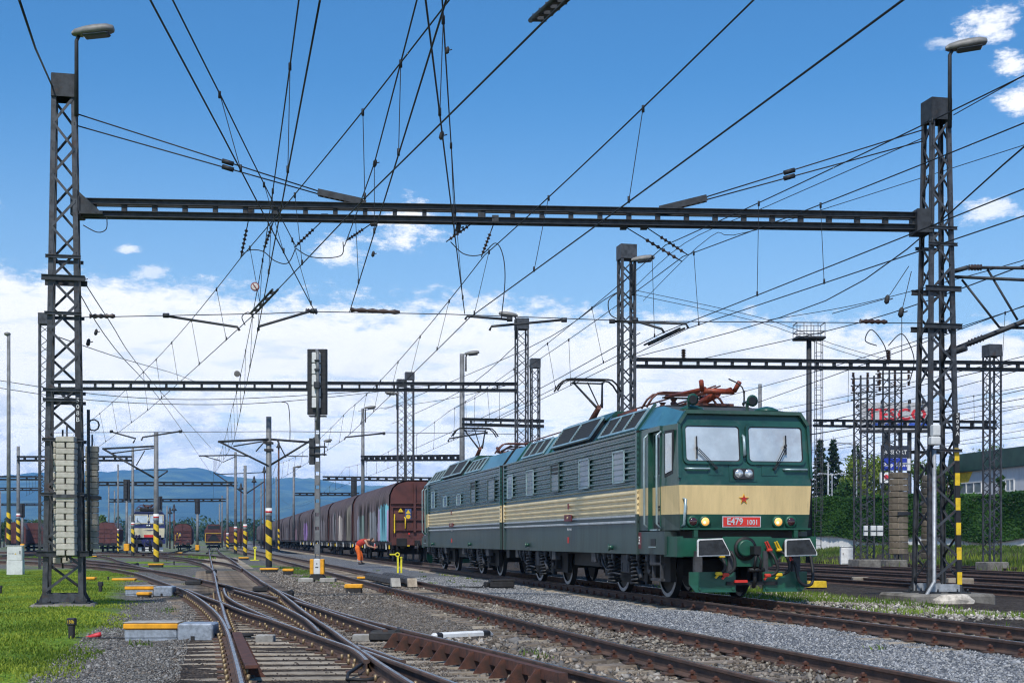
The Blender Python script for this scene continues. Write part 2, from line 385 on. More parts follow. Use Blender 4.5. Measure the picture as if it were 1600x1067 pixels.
g = grid('ground', xs_, ys_, gz); tag(g, 'gravel and grass ground of the railway yard', 'ground', kind='structure')

# ================================================================== TRACKS
RAILP = [(-.065, -.160), (.065, -.160), (.065, -.148), (.012, -.125), (.008, -.046), (.033, -.034), (.033, -.008), (.017, 0), (-.017, 0), (-.033, -.008), (-.033, -.034), (-.008, -.046), (-.012, -.125), (-.065, -.148)]
RAILM = [m_rust]*5+[m_rust, m_rust, m_railtop, m_rust, m_rust]+[m_rust]*4
def rail(path, parent, name='rail', prof=RAILP, pm=RAILM):
    b = MB(); b.sweep(path, prof, pm); return b.build(name, parent)
def px_path(pts, step=.5):
    return resample(smooth([G(x, y) for x, y in pts], 10), step)
def offset(path, o):
    out = []
    for i, p in enumerate(path):
        t = path[min(i+1, len(path)-1)]-path[max(i-1, 0)]; t.z = 0; t.normalize(); out.append(p+Vector((t.y, -t.x, 0))*o)
    return out
def sleeper_mesh(name, L, w, h, m, seed):
    r = random.Random(seed); b = MB(); b.use(m); n = 6; vs = []
    for i in range(n+1):
        x = -L/2+L*i/n; j = lambda s: r.uniform(-s, s); e = .02 if i in (0, n) else 0
        vs += [Vector((x+j(.006), -w/2+e+j(.006), -h)), Vector((x, -w/2+.02+e+j(.005), j(.008)-e*.5)), Vector((x, w/2-.02-e+j(.005), j(.008)-e*.5)), Vector((x+j(.006), w/2-e+j(.006), -h))]
    fs = [(0, 1, 2, 3), (n*4+3, n*4+2, n*4+1, n*4)]
    for i in range(n):
        for k in range(3): fs.append((i*4+k, i*4+4+k, i*4+5+k, i*4+1+k))
    b.add(vs, fs); return b.mesh(name)
def fast_mesh():
    b = MB(); b.use(m_rust).box((0, 0, .008), (.34, .15, .02))
    for s in (-1, 1):
        b.use(m_rustred).box((s*.085, 0, .035), (.055, .07, .03)); b.cyl((s*.09, 0, .05), (s*.09, 0, .105), .016, n=6); b.box((s*.09, 0, .08), (.05, .05, .02))
    return b.mesh('rail_fastening')
FAST = fast_mesh()
def fast_mesh_pale():
    b = MB(); b.use(m_rust).box((0, 0, .008), (.36, .16, .02))
    m = mat('brass_bolts', (.30, .22, .12), .5, .4, .3, 20)
    for s in (-1, 1):
        b.use(m_rust).box((s*.085, 0, .03), (.055, .08, .03)); b.use(m)
        for q in (-.03, .03): b.cyl((s*.10, q, .03), (s*.10, q, .085), .017, n=6)
    return b.mesh('rail_fastening')
FASTP = fast_mesh_pale()
SLP_C = [sleeper_mesh('sleeper', 2.5, .26, .14, m_sleep_b, i) for i in range(3)]
SLP_W = [sleeper_mesh('sleeper', 2.5, .25, .14, m_sleep_c, 10+i) for i in range(3)]
SLP_W += [sleeper_mesh('sleeper', 2.5, .25, .14, m_sleep_b, 20)]
def track(name, label, center, gauge, sl_meshes, step, far, fast, fmax, zs=-.172, rails=True):
    t = thing(name, label, 'railway track', kind='structure')
    if rails:
        rail(offset(center, -gauge/2), t); rail(offset(center, gauge/2), t)
    cs = resample(center, step); mbf = MB(); k = 0; stuff = []
    for i, p in enumerate(cs[1:-1], 1):
        d = cs[i+1]-cs[i-1]; rz = math.atan2(d.y, d.x)-math.pi/2+random.uniform(-.012, .012)
        if p.y < far:
            o = obj('sleeper', random.choice(sl_meshes), t, (p.x+random.uniform(-.03, .03), p.y, zs+random.uniform(-.012, .008)), rz)
            k += 1
        elif p.y < far*3.0: stuff.append((p, rz))
        if fast and p.y < fmax:
            n = Vector((math.cos(rz), math.sin(rz), 0))
            for s in (-1, 1):
                q = p+n*s*gauge/2; o = obj('rail_fastening', fast, t, (q.x, q.y, -.166), rz)
    if stuff:
        b = MB(); b.use(sl_meshes[0].materials[0])
        for p, rz in stuff: b.box((p.x, p.y, zs-.06), (2.5, .26, .12), Matrix.Rotation(rz, 3, 'Z'))
        tag(b.build('far_sleepers', t), kind='stuff')
    return t
GAUGE = 1.505
cl = [LD(10.04, d) for d in (9, 450)]
track('railway_track', 'track under the dark green locomotive, ballasted with pale grey stone', resample([LD(10.04, 9), LD(10.04, 450)], 2), GAUGE, SLP_C, .655, 64, FAST, 42)
c2 = smooth([LD(L, d) for d, L in ((8, 5.43), (12, 5.41), (20, 5.25), (36, 5.05), (62, 4.75), (100, 4.2), (160, 3.4), (320, 2.0))], 12)
track('railway_track', 'empty track between the locomotive and the turnouts, with brown half buried sleepers', resample(c2, 1.0), GAUGE, SLP_W, .62, 66, FAST, 36)
ORD = ('first', 'second', 'third', 'fourth')
for i, L in enumerate((19.4, 24.1, 28.9, 33.4)):
    track('railway_track', ORD[i]+' dark empty track beyond the right gantry tower, counted from the tower', resample([LD(L, 18+i*3), LD(L, 320)], 2.0), GAUGE, SLP_W, .64, 1, None, 0)

# ---- the double slip in the foreground
slip = thing('slip_crossing', 'rusty double slip crossing where the foreground tracks meet', 'turnout', kind='structure')
R1 = [(-140, 874), (-20, 875.5), (60, 877.5), (136, 883.6), (160.7, 885.6), (207.5, 893.7), (242, 904.3), (282.8, 919), (300.3, 927.3), (320.7, 940.8), (341, 959.5), (354.3, 982), (365.5, 1018.9), (377.7, 1067), (390, 1125)]
R2 = [(331.5, 852), (328, 857), (326.8, 860), (328, 867), (330.9, 880.5), (337, 905), (341, 925.3), (347, 945.6), (352.2, 964), (359, 982)]
R3 = [(337, 852), (343, 861), (361.4, 873.4), (381.7, 888.7), (406, 905), (430.6, 920.2), (455, 938), (473.3, 952.7), (495.7, 968), (518, 982.2), (540, 998.3), (563.8, 1014), (590, 1032), (618, 1050), (646, 1067.5), (700, 1102)]
R4 = [(-140, 868), (-20, 869.5), (60, 871.5), (136, 878.6), (168.8, 881.5), (211.6, 886.6), (250, 891.5), (282.8, 897), (310.5, 903.6), (345, 911), (371.6, 918), (402, 925.5), (435.7, 933.6)]
R4b = [(365.5, 920.4), (394, 928.6), (422.4, 937.8), (448.9, 949.7), (473.3, 962.5), (487.5, 973.5), (498.7, 984.5)]
R5 = [(290, 919.5), (320.7, 931.2), (345, 939.8), (381.7, 953.8), (422.4, 966.4), (463, 980.4), (503.8, 994.8), (520, 1000.5), (546.3, 1009.6), (562, 1019.4), (574.3, 1031.5)]
R5b = [(349.5, 918), (353, 928.3), (365.5, 938), (392, 950.7), (418.4, 962), (436, 969)]
R6 = [(406, 905.8), (426.5, 917.6), (457, 931.2), (483.5, 941.8), (540, 958.8), (572.6, 967.8), (607.6, 976.6), (651.4, 987), (700, 998.5), (780, 1017), (850, 1034.5), (990, 1068), (1060, 1085)]
R6b = [(461, 937), (503.8, 950.5), (555, 967.2), (590, 978), (609, 983.8)]
R7 = [(558.5, 1006), (590, 1015.8), (616.4, 1025.4), (643, 1034)]
R8 = [(563, 1013), (607.6, 1029), (660, 1047.5), (712.7, 1067), (790, 1095)]
paths = {}
for k, pts in dict(R1=R1, R2=R2, R3=R3, R4=R4, R4b=R4b, R5=R5, R5b=R5b, R6=R6, R6b=R6b, R7=R7, R8=R8).items():
    paths[k] = px_path(pts, .35)
    dz = -.004 if k in ('R4b', 'R5b', 'R6b', 'R7') else (.003 if k in ('R3', 'R8') else 0)
    rail([p+Vector((0, 0, dz)) for p in paths[k]], slip, 'rail' if k in ('R1', 'R2', 'R3', 'R4', 'R6', 'R8') else 'switch_rail')
def xat(path, y):
    best = None
    for a, b in zip(path, path[1:]):
        if (a.y-y)*(b.y-y) <= 0 and abs(a.y-b.y) > 1e-6:
            return a.x+(b.x-a.x)*(y-a.y)/(b.y-a.y)
    return None
TIMB = {}
def timber(L, m):
    k = (round(L*5)/5, m.name)
    if k not in TIMB: TIMB[k] = sleeper_mesh('sleeper', k[0], .25, .14, m, int(L*100))
    return TIMB[k]
y = 11.2; ti = 0
while y < 60:
    x1 = xat(paths['R1'], y); x6 = xat(paths['R6'], y); x2 = xat(paths['R2'], y); x3 = xat(paths['R3'], y)
    if y < 27 and x1 is not None: a = x1-.62
    else: a = (x2 if x2 is not None else x3-1.5)-.62
    b_ = (x6 if (x6 is not None and y < 30) else x3)+.62
    if b_-a < 5.6:
        o = obj('sleeper', timber(b_-a, m_sleep_b if y < 23 else m_sleep_c), slip, ((a+b_)/2, y, -.168+random.uniform(-.006, .006)), .07+random.uniform(-.008, .008))
    else:
        mid = (a+b_)/2
        for (u, v) in ((a, mid-.02), (mid+.02, b_)): obj('sleeper', timber(v-u, m_sleep_b), slip, ((u+v)/2, y, -.170+random.uniform(-.006, .006)), .07)
    if y < 34:
        for k, pth in paths.items():
            x = xat(pth, y)
            if x is not None and a-.1 < x < b_+.1 and ti % 1 == 0:
                f = obj('rail_fastening', FASTP, slip, (x, y, -.164), .1)
    y += .575; ti += 1
# sleepers of the branch curving away to the left
r1 = [p for p in paths['R1'] if 27 < p.y < 92]; r1 = resample(r1, .62)
for i, p in enumerate(r1[1:-1], 1):
    t_ = (r1[i+1]-r1[i-1]).normalized(); n_ = Vector((t_.y, -t_.x, 0)); 
    if n_.y < 0: n_ = -n_
    c = p+n_*.75; obj('sleeper', random.choice(SLP_W[:3]), slip, (c.x, c.y, -.180), math.atan2(n_.y, n_.x))
# check rails with gussets (the rusty ribbed guard rails), point blades' tie plates
def check_rail(path, side, n):
    b = MB(); b.use(m_rustred); pr = [(-.03, -.06), (.05, -.06), (.05, .035), (-.03, .035)]
    b.sweep(offset(path, side*.1), pr, None); o = b.build('check_rail', slip)
    pts = offset(path, side*.19); k = max(1, len(pts)//n); gm = MB(); gm.use(m_rustred)
    gm.prism([(-.10, -.012, -.15), (.13, -.012, -.15), (.0, -.012, .03), (-.10, -.012, .03)], (0, .024, 0)); me = gm.mesh('gusset')
    for i in range(0, len(pts)-1, k):
        t_ = pts[i+1]-pts[i]; g_ = obj('gusset', me, o, pts[i], math.atan2(t_.y, t_.x)-math.pi/2+(math.pi if side < 0 else 0))
check_rail(px_path([(637, 992), (700, 1007), (780, 1026), (850, 1044), (900, 1057)], .1), 1, 11)
check_rail(px_path([(369, 985), (377, 1003), (387, 1026), (397, 1045)], .1), -1, 7) if False else None
b = MB(); b.use(m_rustred)
ck = px_path([(371, 987), (379, 1006), (388, 1026), (395, 1040)], .1); b.sweep(ck, [(-.05, -.03), (.07, -.03), (.07, .0), (-.05, .0)], None)
o = b.build('check_rail', slip); gm = MB(); gm.use(m_rustred).prism([(.05, -.012, -.03), (.16, -.012, -.17), (.0, -.012, -.17), (-.04, -.012, -.03)], (0, .024, 0)); me = gm.mesh('gusset')
for i in range(0, len(ck)-1, max(1, len(ck)//8)): obj('gusset', me, o, ck[i])
for (px, py, w) in ((415, 997, .24), (566, 996, .25)):
    c = G(px, py, -.13); b = MB(); b.use(m_conc).bbox((0, 0, 0), (w, .2, .1), .01); b.build('tie_plate', slip, c)
for (px, py, s) in ((408, 920, .6), (606, 993, .7), (210, 882, .6), (303, 910, .7), (445, 928, .6), (330, 893, .6)):
    c = G(px, py, -.10); b = MB(); b.use(m_dark).bbox((0, 0, 0), (.7*s, .35*s, .12), .02); b.cyl((-.3*s, 0, .05), (.35*s, .1, .05), .03); b.cyl((.2*s, -.1, .04), (.2*s, .2, .06), .05); b.build('switch_fitting', slip, c)
b = MB(); b.use(m_rubber); p0 = G(566, 1037, -.05); b.ring([p0, p0+Vector((-.10, -.35, -.06)), p0+Vector((-.08, -.62, -.09)), p0+Vector((.12, -.66, -.09)), p0+Vector((.35, -.35, -.08))], .018, 6); b.build('bond_cable', slip)
# ---- turnouts further back
tn = thing('turnout', 'curved turnout in mid yard leading to the white and blue locomotive', 'turnout', kind='structure')
for pts in ([(150, 866), (225, 868.2), (283, 872.2), (309, 877.5), (323.5, 883), (333, 890), (338, 899)],
            [(205, 862.6), (280, 864.4), (325, 866.6), (357, 870.2), (372, 874)],
            [(150, 862.5), (225, 864.5), (280, 869.6), (331, 875.4), (361, 880.5), (377.7, 887.8)]):
    rail(px_path(pts, 1.0), tn)
for yy in np.arange(66, 104, .62):
    xx = xat(px_path(R2, 1.0), yy)
    if xx: obj('sleeper', random.choice(SLP_C), tn, (xx+.75, yy, -.172), .1)
tl = thing('railway_track', 'pair of crossing rails leaving towards the brown hopper wagons on the far left', 'railway track', kind='structure')
for pts in ([(60, 866), (136, 874.2), (181, 878.6), (207.5, 882.6), (242, 890)], [(90, 861), (158.7, 868.2), (185, 875), (209.5, 881.6), (242, 889.6)], [(-60, 861.5), (60, 862.5), (158, 867)]):
    rail(px_path(pts, 1.0), tl)
for lab, pts in (('far track under the arched brown wagon', [LD(-5.2, 112), LD(-5.2, 330)]), ('far curved track under the white and blue locomotive', [Vector((-29.5, 112, 0)), Vector((-41, 150, 0))]),
                 ('far track under the brown covered hopper left of the white locomotive', [LD(-15.5, 95), LD(-15.5, 330)]), ('far track under the small open ended hopper wagon', [LD(-.3, 150), LD(-.3, 330)]),
                 ('far empty track beside the line of arched brown wagons', [LD(4.6, 150), LD(4.6, 330)]), ('far track under the hopper wagons at the left edge', [LD(-28.4, 110), LD(-28.4, 330)])):
    c = resample(pts, 3)
    for p in c: p.z += dip(p.y)
    track('railway_track', lab, c, GAUGE, SLP_C, .65, 1, None, 0)
# ================================================================== GANTRY TOWERS
def tower(name, label, base, rz, h, wb, wt, panels, leg=.10, found=True, lamp=None, stripes=False, cap=True, bands=(), group=None, detail=True, mm=None, zb=-.15):
    mm = mm or m_steel
    t = thing(name, label, 'lattice tower', (base.x, base.y, zb), rz, group)
    if found:
        b = MB(); b.use(m_conc_d).bbox((0, 0, found[2]/2-.12), (found[0], found[1], found[2]+.24), .05); b.build('foundation', t)
    hw = lambda z: wb/2+(wt/2-wb/2)*z/h
    z0 = found[2] if found else 0
    hh = h-z0
    corner = lambda sx, sy, z: Vector((sx*hw(z), sy*hw(z), z+0))
    for sx in (-1, 1):
        for sy in (-1, 1):
            b = MB(); b.use(mm); p, q = corner(sx, sy, z0), corner(sx, sy, h)
            # channel leg: web plus two flanges
            b.bar(p, q, leg*1.15, .016, up=(0, 1, 0)); b.bar(p+Vector((-sx*(leg*.5), -sy*leg*.35, 0)), q+Vector((-sx*(leg*.5), -sy*leg*.35, 0)), .014, leg*.75, up=(0, 1, 0)); b.bar(p+Vector((sx*(leg*.5), -sy*leg*.35, 0)), q+Vector((sx*(leg*.5), -sy*leg*.35, 0)), .014, leg*.75, up=(0, 1, 0))
            lg = b.build('leg', t)
            if detail and found:
                b = MB(); b.use(m_steel_d).box((p.x, p.y, z0+.015), (.34, .34, .03))
                for s in (-1, 1): b.prism([p+Vector((s*.13, .0, .03)), p+Vector((s*.03, .0, .03)), p+Vector((s*.03, .0, .25))], (0, .015, 0))
                for a in (-.12, .12): b.cyl((p.x+a, p.y-.12, z0+.03), (p.x+a, p.y-.12, z0+.1), .018, n=6)
                b.build('base_plate', lg)
            if stripes and sx == 1 and sy == -1:
                za, zb_ = stripes
                k = 0; z = za; st = MB(); dz = (zb_-za)/11
                for i in range(11):
                    c = corner(sx, sy, za+dz*(i+.5)); st.use(m_yellow if i % 2 == 0 else m_black).box((c.x, c.y-.012, c.z), (leg*1.3, .02, dz))
                st.build('warning_stripes', lg)
    # lacing on the four faces
    for f in range(4):
        prev = None
        for i in range(panels):
            za, zb2 = z0+.25+(hh-.7)*i/panels, z0+.25+(hh-.7)*(i+1)/panels
            s = 1 if i % 2 == 0 else -1
            def pt(s_, z):
                w = hw(z)
                return {0: Vector((s_*w, -w-.012, z)), 1: Vector((w+.012, s_*w, z)), 2: Vector((-s_*w, w+.012, z)), 3: Vector((-w-.012, -s_*w, z))}[f]
            b = MB(); b.use(mm); n_ = pt(1, za)-pt(-1, za); n_ = Vector((n_.y, -n_.x, 0)).normalized()
            b.bar(pt(-s, za), pt(s, zb2), leg*.62, .012, up=n_)
            if detail: b.bar(pt(-s, za)-n_*.012, pt(s, zb2)-n_*.012, .012, leg*.4, up=n_)
            b.build('lacing_bar', t) if detail else None
            if not detail:
                prev = b
    if cap:
        b = MB(); b.use(m_steel_d)
        w = hw(h)+leg*.55
        for sx, sy, dx, dy in ((0, -1, 2*w, .02), (0, 1, 2*w, .02), (-1, 0, .02, 2*w), (1, 0, .02, 2*w)): b.box((sx*w, sy*w, h-.22), (dx if dx > .1 else .02, dy if dy > .1 else .02, .46))
        b.box((0, 0, h+.01), (2*w, 2*w, .02)); b.build('cap', t)
    if found:
        for s in (-1, 1): b = MB(); b.use(m_steel_l if stripes else m_steel); b.bar((-hw(.3), s*hw(.3), z0+.12), (hw(.3), s*hw(.3), z0+.12), .02, .16); b.build('base_tie', t)
    for z, kind in bands:
        w = hw(z)+leg*.6
        for s in (-1, 1):
            b = MB(); b.use(mm if kind else m_steel_d); e = .05 if kind else .12; k = .055 if kind else .10; b.bar((-w-e, s*w, z), (w+e, s*w, z), .014, k); b.bar((-w-e, s*w, z+k/2), (w+e, s*w, z+k/2), .06, .012); b.bar((-w-e, s*w, z-k/2), (w+e, s*w, z-k/2), .06, .012); b.build('band', t)
    return t, hw
def lattice_light(name, label, base, rz, h, w, group=None, leg=.07, n=26, mm=None, cat='lattice tower', capb=True, zb=-.15):
    """far tower: four legs and all lacing, each face one lattice panel"""
    t = thing(name, label, cat, (base.x, base.y, zb), rz, group); mm = mm or m_steel_d
    for sx in (-1, 1):
        for sy in (-1, 1): b = MB(); b.use(mm).box((sx*w/2, sy*w/2, h/2), (leg, leg, h)); b.build('leg', t)
    for f in range(4):
        b = MB(); b.use(mm); hw_ = w/2
        for i in range(n):
            za, zb2 = h*.03+h*.93*i/n, h*.03+h*.93*(i+1)/n; s = 1 if i % 2 else -1
            pt = lambda s_, z: {0: Vector((s_*hw_, -hw_, z)), 1: Vector((hw_, s_*hw_, z)), 2: Vector((-s_*hw_, hw_, z)), 3: Vector((-hw_, -s_*hw_, z))}[f]
            b.bar(pt(-s, za), pt(s, zb2), leg*.45, leg*.45)
        b.build('lacing', t)
    if capb: b = MB(); b.use(mm).box((0, 0, h-.2), (w+leg*1.4, w+leg*1.4, .5)); b.build('cap', t)
    return t
def street_lamp(label, base, ztop, arm, parent_gap=0, L=.85, rz=0, pole_r=.045, z0=0, group=None, name='yard_lamp'):
    t = thing(name, label, 'lamp', (base.x, base.y, z0), rz, group)
    h = ztop-z0; b = MB(); b.use(m_steel_d).ring([(0, 0, 0), (0, 0, h-.12), (.05*arm, 0, h-.02)], [pole_r, pole_r*.9, pole_r*.8], 8); b.build('pole', t)
    b = MB(); b.use(m_lamp); s = arm; n = 10; rings = []
    prof = [(-.10, .05, .05), (-.02, .12, .09), (.18, .16, .12), (.42, .18, .135), (.70, .165, .12), (.84, .10, .08), (.86, .06, .04)]
    vs = []; 
    for (x, hy, hz) in prof:
        vs += [Vector((s*x*L/.86, hy*math.cos(a), h+.03+hz*max(math.sin(a), -.45)+.10*x)) for a in [2*math.pi*i/n for i in range(n)]]
    fs = [(i*n+j, i*n+(j+1) % n, i*n+n+(j+1) % n, i*n+n+j) for i in range(len(prof)-1) for j in range(n)]+[tuple(range(n)), tuple(range((len(prof)-1)*n, len(prof)*n))]
    b.add(vs, fs, True); hd = b.build('lamp_head', t)
    b = MB(); b.use(m_lampg).bbox((s*.46*L/.86, 0, h-.005), (.60*L/.86, .26, .07), .03, Matrix.Rotation(-s*.10, 3, 'Y')); b.build('lamp_lens', hd)
    return t
def beam_truss(name, label, p, q, hgt, depth, step, group=None, ch=.10, mm=None, parts=True):
    """gantry beam: two channel chords in front and back with upright battens"""
    mm = mm or m_steel_d; v = q-p; L = v.length; t = thing(name, label, 'gantry beam', p, math.atan2(v.y, v.x), group)
    sl_ = v.z/math.hypot(v.x, v.y)
    for z in (-hgt/2+ch/2, hgt/2-ch/2):
        for yy in (-depth/2, depth/2):
            b = MB(); b.use(mm); a_, e_ = Vector((0, yy, z)), Vector((math.hypot(v.x, v.y), yy, z+v.z))
            s = -1 if yy < 0 else 1
            b.bar(a_, e_, .016, ch); b.bar(a_+Vector((0, s*.03, ch/2)), e_+Vector((0, s*.03, ch/2)), .075, .014); b.bar(a_+Vector((0, s*.03, -ch/2)), e_+Vector((0, s*.03, -ch/2)), .075, .014)
            b.build('chord', t)
    b = MB(); b.use(mm); b.box((0, 0, 0), (.09, depth+.03, hgt-ch*1.6)); me = b.mesh('batten')
    n = int(L/step)
    if parts:
        for i in range(1, n+1): obj('batten', me, t, (i*step-step*.4, 0, sl_*(i*step-step*.4)))
    else:
        b = MB(); b.use(mm)
        for i in range(1, n+1): b.box((i*step-step*.4, 0, sl_*i*step), (.10, depth, hgt-ch*1.6))
        b.build('battens', t)
    return t
LT0 = P(101, 842.5, 27.7); RT0 = P(1463, 842.5, 29.2)
tl_, hwL = tower('gantry_tower', 'big grey lattice tower in the left grass, carrying pale concrete weights', LT0, TH, 10.75, .70, .37, 19, .084, found=(1.25, 1.25, .04), bands=((7.05, 1), (6.62, 0), (5.9, 1), (4.35, 1), (4.15, 1), (3.35, 1), (2.25, 1), (1.05, 0)), zb=-.13)
tr_, hwR = tower('gantry_tower', 'big grey lattice tower on the right with a black and yellow striped leg', RT0, TH, 10.72, .70, .37, 19, .084, found=(1.95, 1.5, .16), stripes=(.35, 3.25), bands=((7.95, 1), (7.6, 1), (6.65, 0), (5.85, 0), (3.2, 1)), zb=-.10)
# number plates on the towers
text('5\n0\n8\nB', .13, m_white, tl_, (.29, -.355, 3.95), (R(90), 0, 0), 'number_plate')
text('5\n0\n9\nA', .13, m_white, tr_, (.295, -.355, 3.75), (R(90), 0, 0), 'number_plate')
b = MB(); b.use(m_black)
for (t_, x) in ((tl_, .29), (tr_, .295)):
    b = MB(); b.use(m_black).box((x, -.346, 3.68), (.11, .012, .66)); b.build('plate_board', t_)
# conduit and switch box on the right tower
b = MB(); b.use(m_steel_l); b.ring([(-.66, -.62, -.25), (-.66, -.62, .02), (-.31, -.46, .42), (-.31, -.46, 3.2)], .042, 8); b.build('conduit', tr_)
b = MB(); b.use(m_boxgrey).bbox((-.34, -.56, 3.60), (.17, .16, .24), .02); b.bbox((-.36, -.56, 3.38), (.22, .16, .18), .02); b.build('junction_box', tr_)
b = MB(); b.use(m_black); b.ring([(-.40, -.5, 3.3), (-.42, -.48, 3.0), (-.32, -.46, 2.8)], .02, 6); b.build('cable', tr_)
# beam tie at the tower, gusset arm
bl, br = P(118, 325.5, 27.8), P(1446, 347.5, 29.1)
beam = beam_truss('gantry_beam', 'long dark steel beam spanning the yard between the two big towers', bl, br, .36, .13, .615, ch=.105)
b = MB(); b.use(m_steel_d); b.prism([(.0, -.22, .40), (.0, -.22, -.12), (.55, -.22, -.12), (.50, -.22, -.06)], (0, .03, 0)); b.bar((0, -.2, -.14), (.6, -.2, -.14), .1, .05); b.build('bracket', beam)
b = MB(); b.use(m_steel_d); bw = (br-bl).length; b.box((bw-.1, 0, .0), (.34, .5, .5)); b.bbox((.05, 0, 0), (.2, .5, .4), .02); b.build('end_plate', beam)
# tie rods with turnbuckle strips
def tie(label, a, m_, c):
    t = thing('tie_rod', label, 'tie rod', (0, 0, 0))
    for k in (-.06, .06):
        b = MB(); b.use(m_wire).cyl(a+Vector((0, 0, k*2.0)), m_+Vector((0, 0, k*.5)), .014, n=6); o = b.build('rod', t)
        e = a.lerp(m_, .62); b = MB(); b.use(m_wire).cyl(e-(m_-a).normalized()*.12+Vector((0, 0, k)), e+(m_-a).normalized()*.12+Vector((0, 0, k)), .05, n=8); b.build('turnbuckle', o)
    b = MB(); b.use(m_steel_d)
    for s in (-.07, .07): b.bar(m_+Vector((0, s, 0)), c+Vector((0, s, 0)), .02, .13)
    for i in range(9):
        q = m_.lerp(c, (i+.5)/9); b.bar(q+Vector((0, -.07, 0)), q+Vector((0, .07, 0)), .05, .09)
    b.build('strip', t)
tie('pair of tie rods from the left tower top to the gantry beam', P(122, 188, 27.8), P(497, 301, 28.3), P(571, 317, 28.35))
tie('pair of tie rods from the right tower top to the gantry beam', P(1442, 212, 29.1), P(1104, 310, 28.8), P(1030, 328, 28.75))
# lamps on top of the towers
street_lamp('lamp on a mast clamped to the left gantry tower top', P(119.5, 842.5, 27.5), P(0, 55, 27.5).z, 1, L=.76, z0=P(0, 182, 27.5).z)
street_lamp('lamp on a mast clamped to the right gantry tower top', P(1484, 842.5, 29.0), P(0, 78, 29.0).z, 1, L=.76, z0=P(0, 200, 29.0).z, rz=-.2)
# tensioning weights: every block its own piece
def weights(label, c, rz, w, dp, z0, z1, n, m, slots=True):
    t = thing('tension_weights', label, 'counterweight', c, rz); hb = (z1-z0)/n
    def blk(slot):
        b = MB(); b.use(m)
        if slot:
            for s in (-1, 1): b.bbox((s*(w/4+.008), 0, 0), (w/2-.016, dp, hb*.93), .012)
        else: b.bbox((0, 0, 0), (w, dp, hb*.93), .012)
        return b.mesh('weight_block')
    ms = (blk(True), blk(False))
    for i in range(n):
        r_ = random.uniform; o = obj('weight_block', ms[i % 2] if slots else ms[1], t, (r_(-.008, .008), r_(-.008, .008), z0+hb*(i+.5)-c.z), r_(-.02, .02))
    b = MB(); b.use(m_steel); b.cyl((0, 0, z0-c.z-.1), (0, 0, z1-c.z+.25), .02, n=6)
    zz = (z0+z1)/2-c.z
    for s in (-1, 1): b.bar((-w/2-.05, s*(dp/2+.02), zz), (w/2+.05, s*(dp/2+.02), zz), .02, .07)
    b.build('guide_rod', t)
def zof(py, d): return P(0, py, d).z
weights('pale column of stacked concrete weights in front of the left tower', P(104.5, 842.5, 27.3), TH*.4, .36, .30, zof(868, 27.3), zof(682, 27.3), 20, m_weight)
weights('half hidden column of concrete weights inside the left tower', P(98, 842.5, 27.95), TH, .34, .30, zof(880, 27.9), zof(690, 27.9), 20, m_weight)
weights('darker column of concrete weights behind the left tower on its right', P(144, 842.5, 29.5), TH, .27, .26, zof(858, 29.5), zof(697, 29.5), 17, m_weight_d, False)
weights('brown column of concrete weights hanging left of the right tower', P(1404, 842.5, 31.5), TH+.35, .33, .30, zof(866, 31.5), zof(738, 31.5), 13, m_weight_b, False)
weights('brown column of concrete weights hanging inside the right tower', P(1452, 842.5, 31.5), TH+.35, .27, .26, zof(873, 31.5), zof(742, 31.5), 13, m_weight_b, False)
b = MB(); b.use(m_steel_d); b.cyl(P(139, 700, 29.3), P(139, 640, 29.3), .02, n=6); b.cyl(P(139, 864, 29.3), P(138, 640, 29.3), .035, n=8); b.ring([P(139, 664, 29.2)+Vector((.12*math.cos(a)+.1, 0, .12*math.sin(a))) for a in [i*.7 for i in range(10)]], .018, 6, cap=False)
tag(b.build('guide_pole'), 'thin guide pole with a ring beside the darker weights behind the left tower', 'guide pole')
# ------------------------------------------------------------------ second gantry and the lattice pairs behind the locomotive
def far_tower(label, px, pyt, d, w, zb=-.2, group='lattice towers of the gantries behind', n=24, rz=TH, leg=.065, capb=True):
    return lattice_light('lattice_tower', label, P(px, 842.5, d), rz, P(0, pyt, d).z-zb, w, group, zb=zb, n=n, leg=leg, mm=m_steel, capb=capb)
far_tower('lattice tower right behind the big left tower, with its own weights', 72, 492, 62, .55)
weights('narrow column of weights on the tower behind the left tower', P(77, 842.5, 61.2), TH, .22, .3, zof(852, 61), zof(742, 61), 16, m_weight_d, False)
far_tower('tall lattice tower with a lamp, rising behind the locomotive cab', 979, 386, 48, .46, leg=.09)
far_tower('lattice tower behind the locomotive joint, the taller of a close pair', 815, 500, 63.5, .50)
far_tower('shorter lattice tower close right of a taller one behind the locomotive', 836, 562, 73, .42)
far_tower('left lattice tower of the pair standing behind the arched brown wagon', 627, 594, 92, .50)
far_tower('right lattice tower of the pair standing behind the arched brown wagon', 640, 583, 90, .50)
far_tower('lattice tower with insulators left of the supermarket billboard', 1350, 588, 62, .66, zb=.15, capb=False)
far_tower('lattice tower in front of the supermarket billboard', 1394, 578, 64, .62, zb=.15, capb=False)
far_tower('lattice tower standing before the green roofed building', 1550, 541, 58, .52, zb=.25)
for (px, d, w, hh, lab) in ((1351, 62, 1.1, .75, 'left'), (1393, 64, 1.1, .7, 'middle'), (1550, 58, 1.0, .7, 'right')):
    c = P(px, 842.5, d); b = MB(); b.use(m_conc_d).bbox((0, 0, hh/2), (w, w, hh), .03); o = b.build('concrete_footing', None, (c.x, c.y, -.4), TH)if False else obj('concrete_footing', (b.mesh('concrete_footing')), None, (c.x, c.y, -.45), TH)
    tag(o, {'left': 'concrete footing under the lattice tower left of the billboard', 'middle': 'concrete footing under the lattice tower in front of the billboard', 'right': 'concrete footing under the tower before the green roofed building'}[lab], 'footing')
    b = MB(); b.use(m_conc_d).box((0, 0, .35), (.5, .5, .3)); b.build('plinth', o)
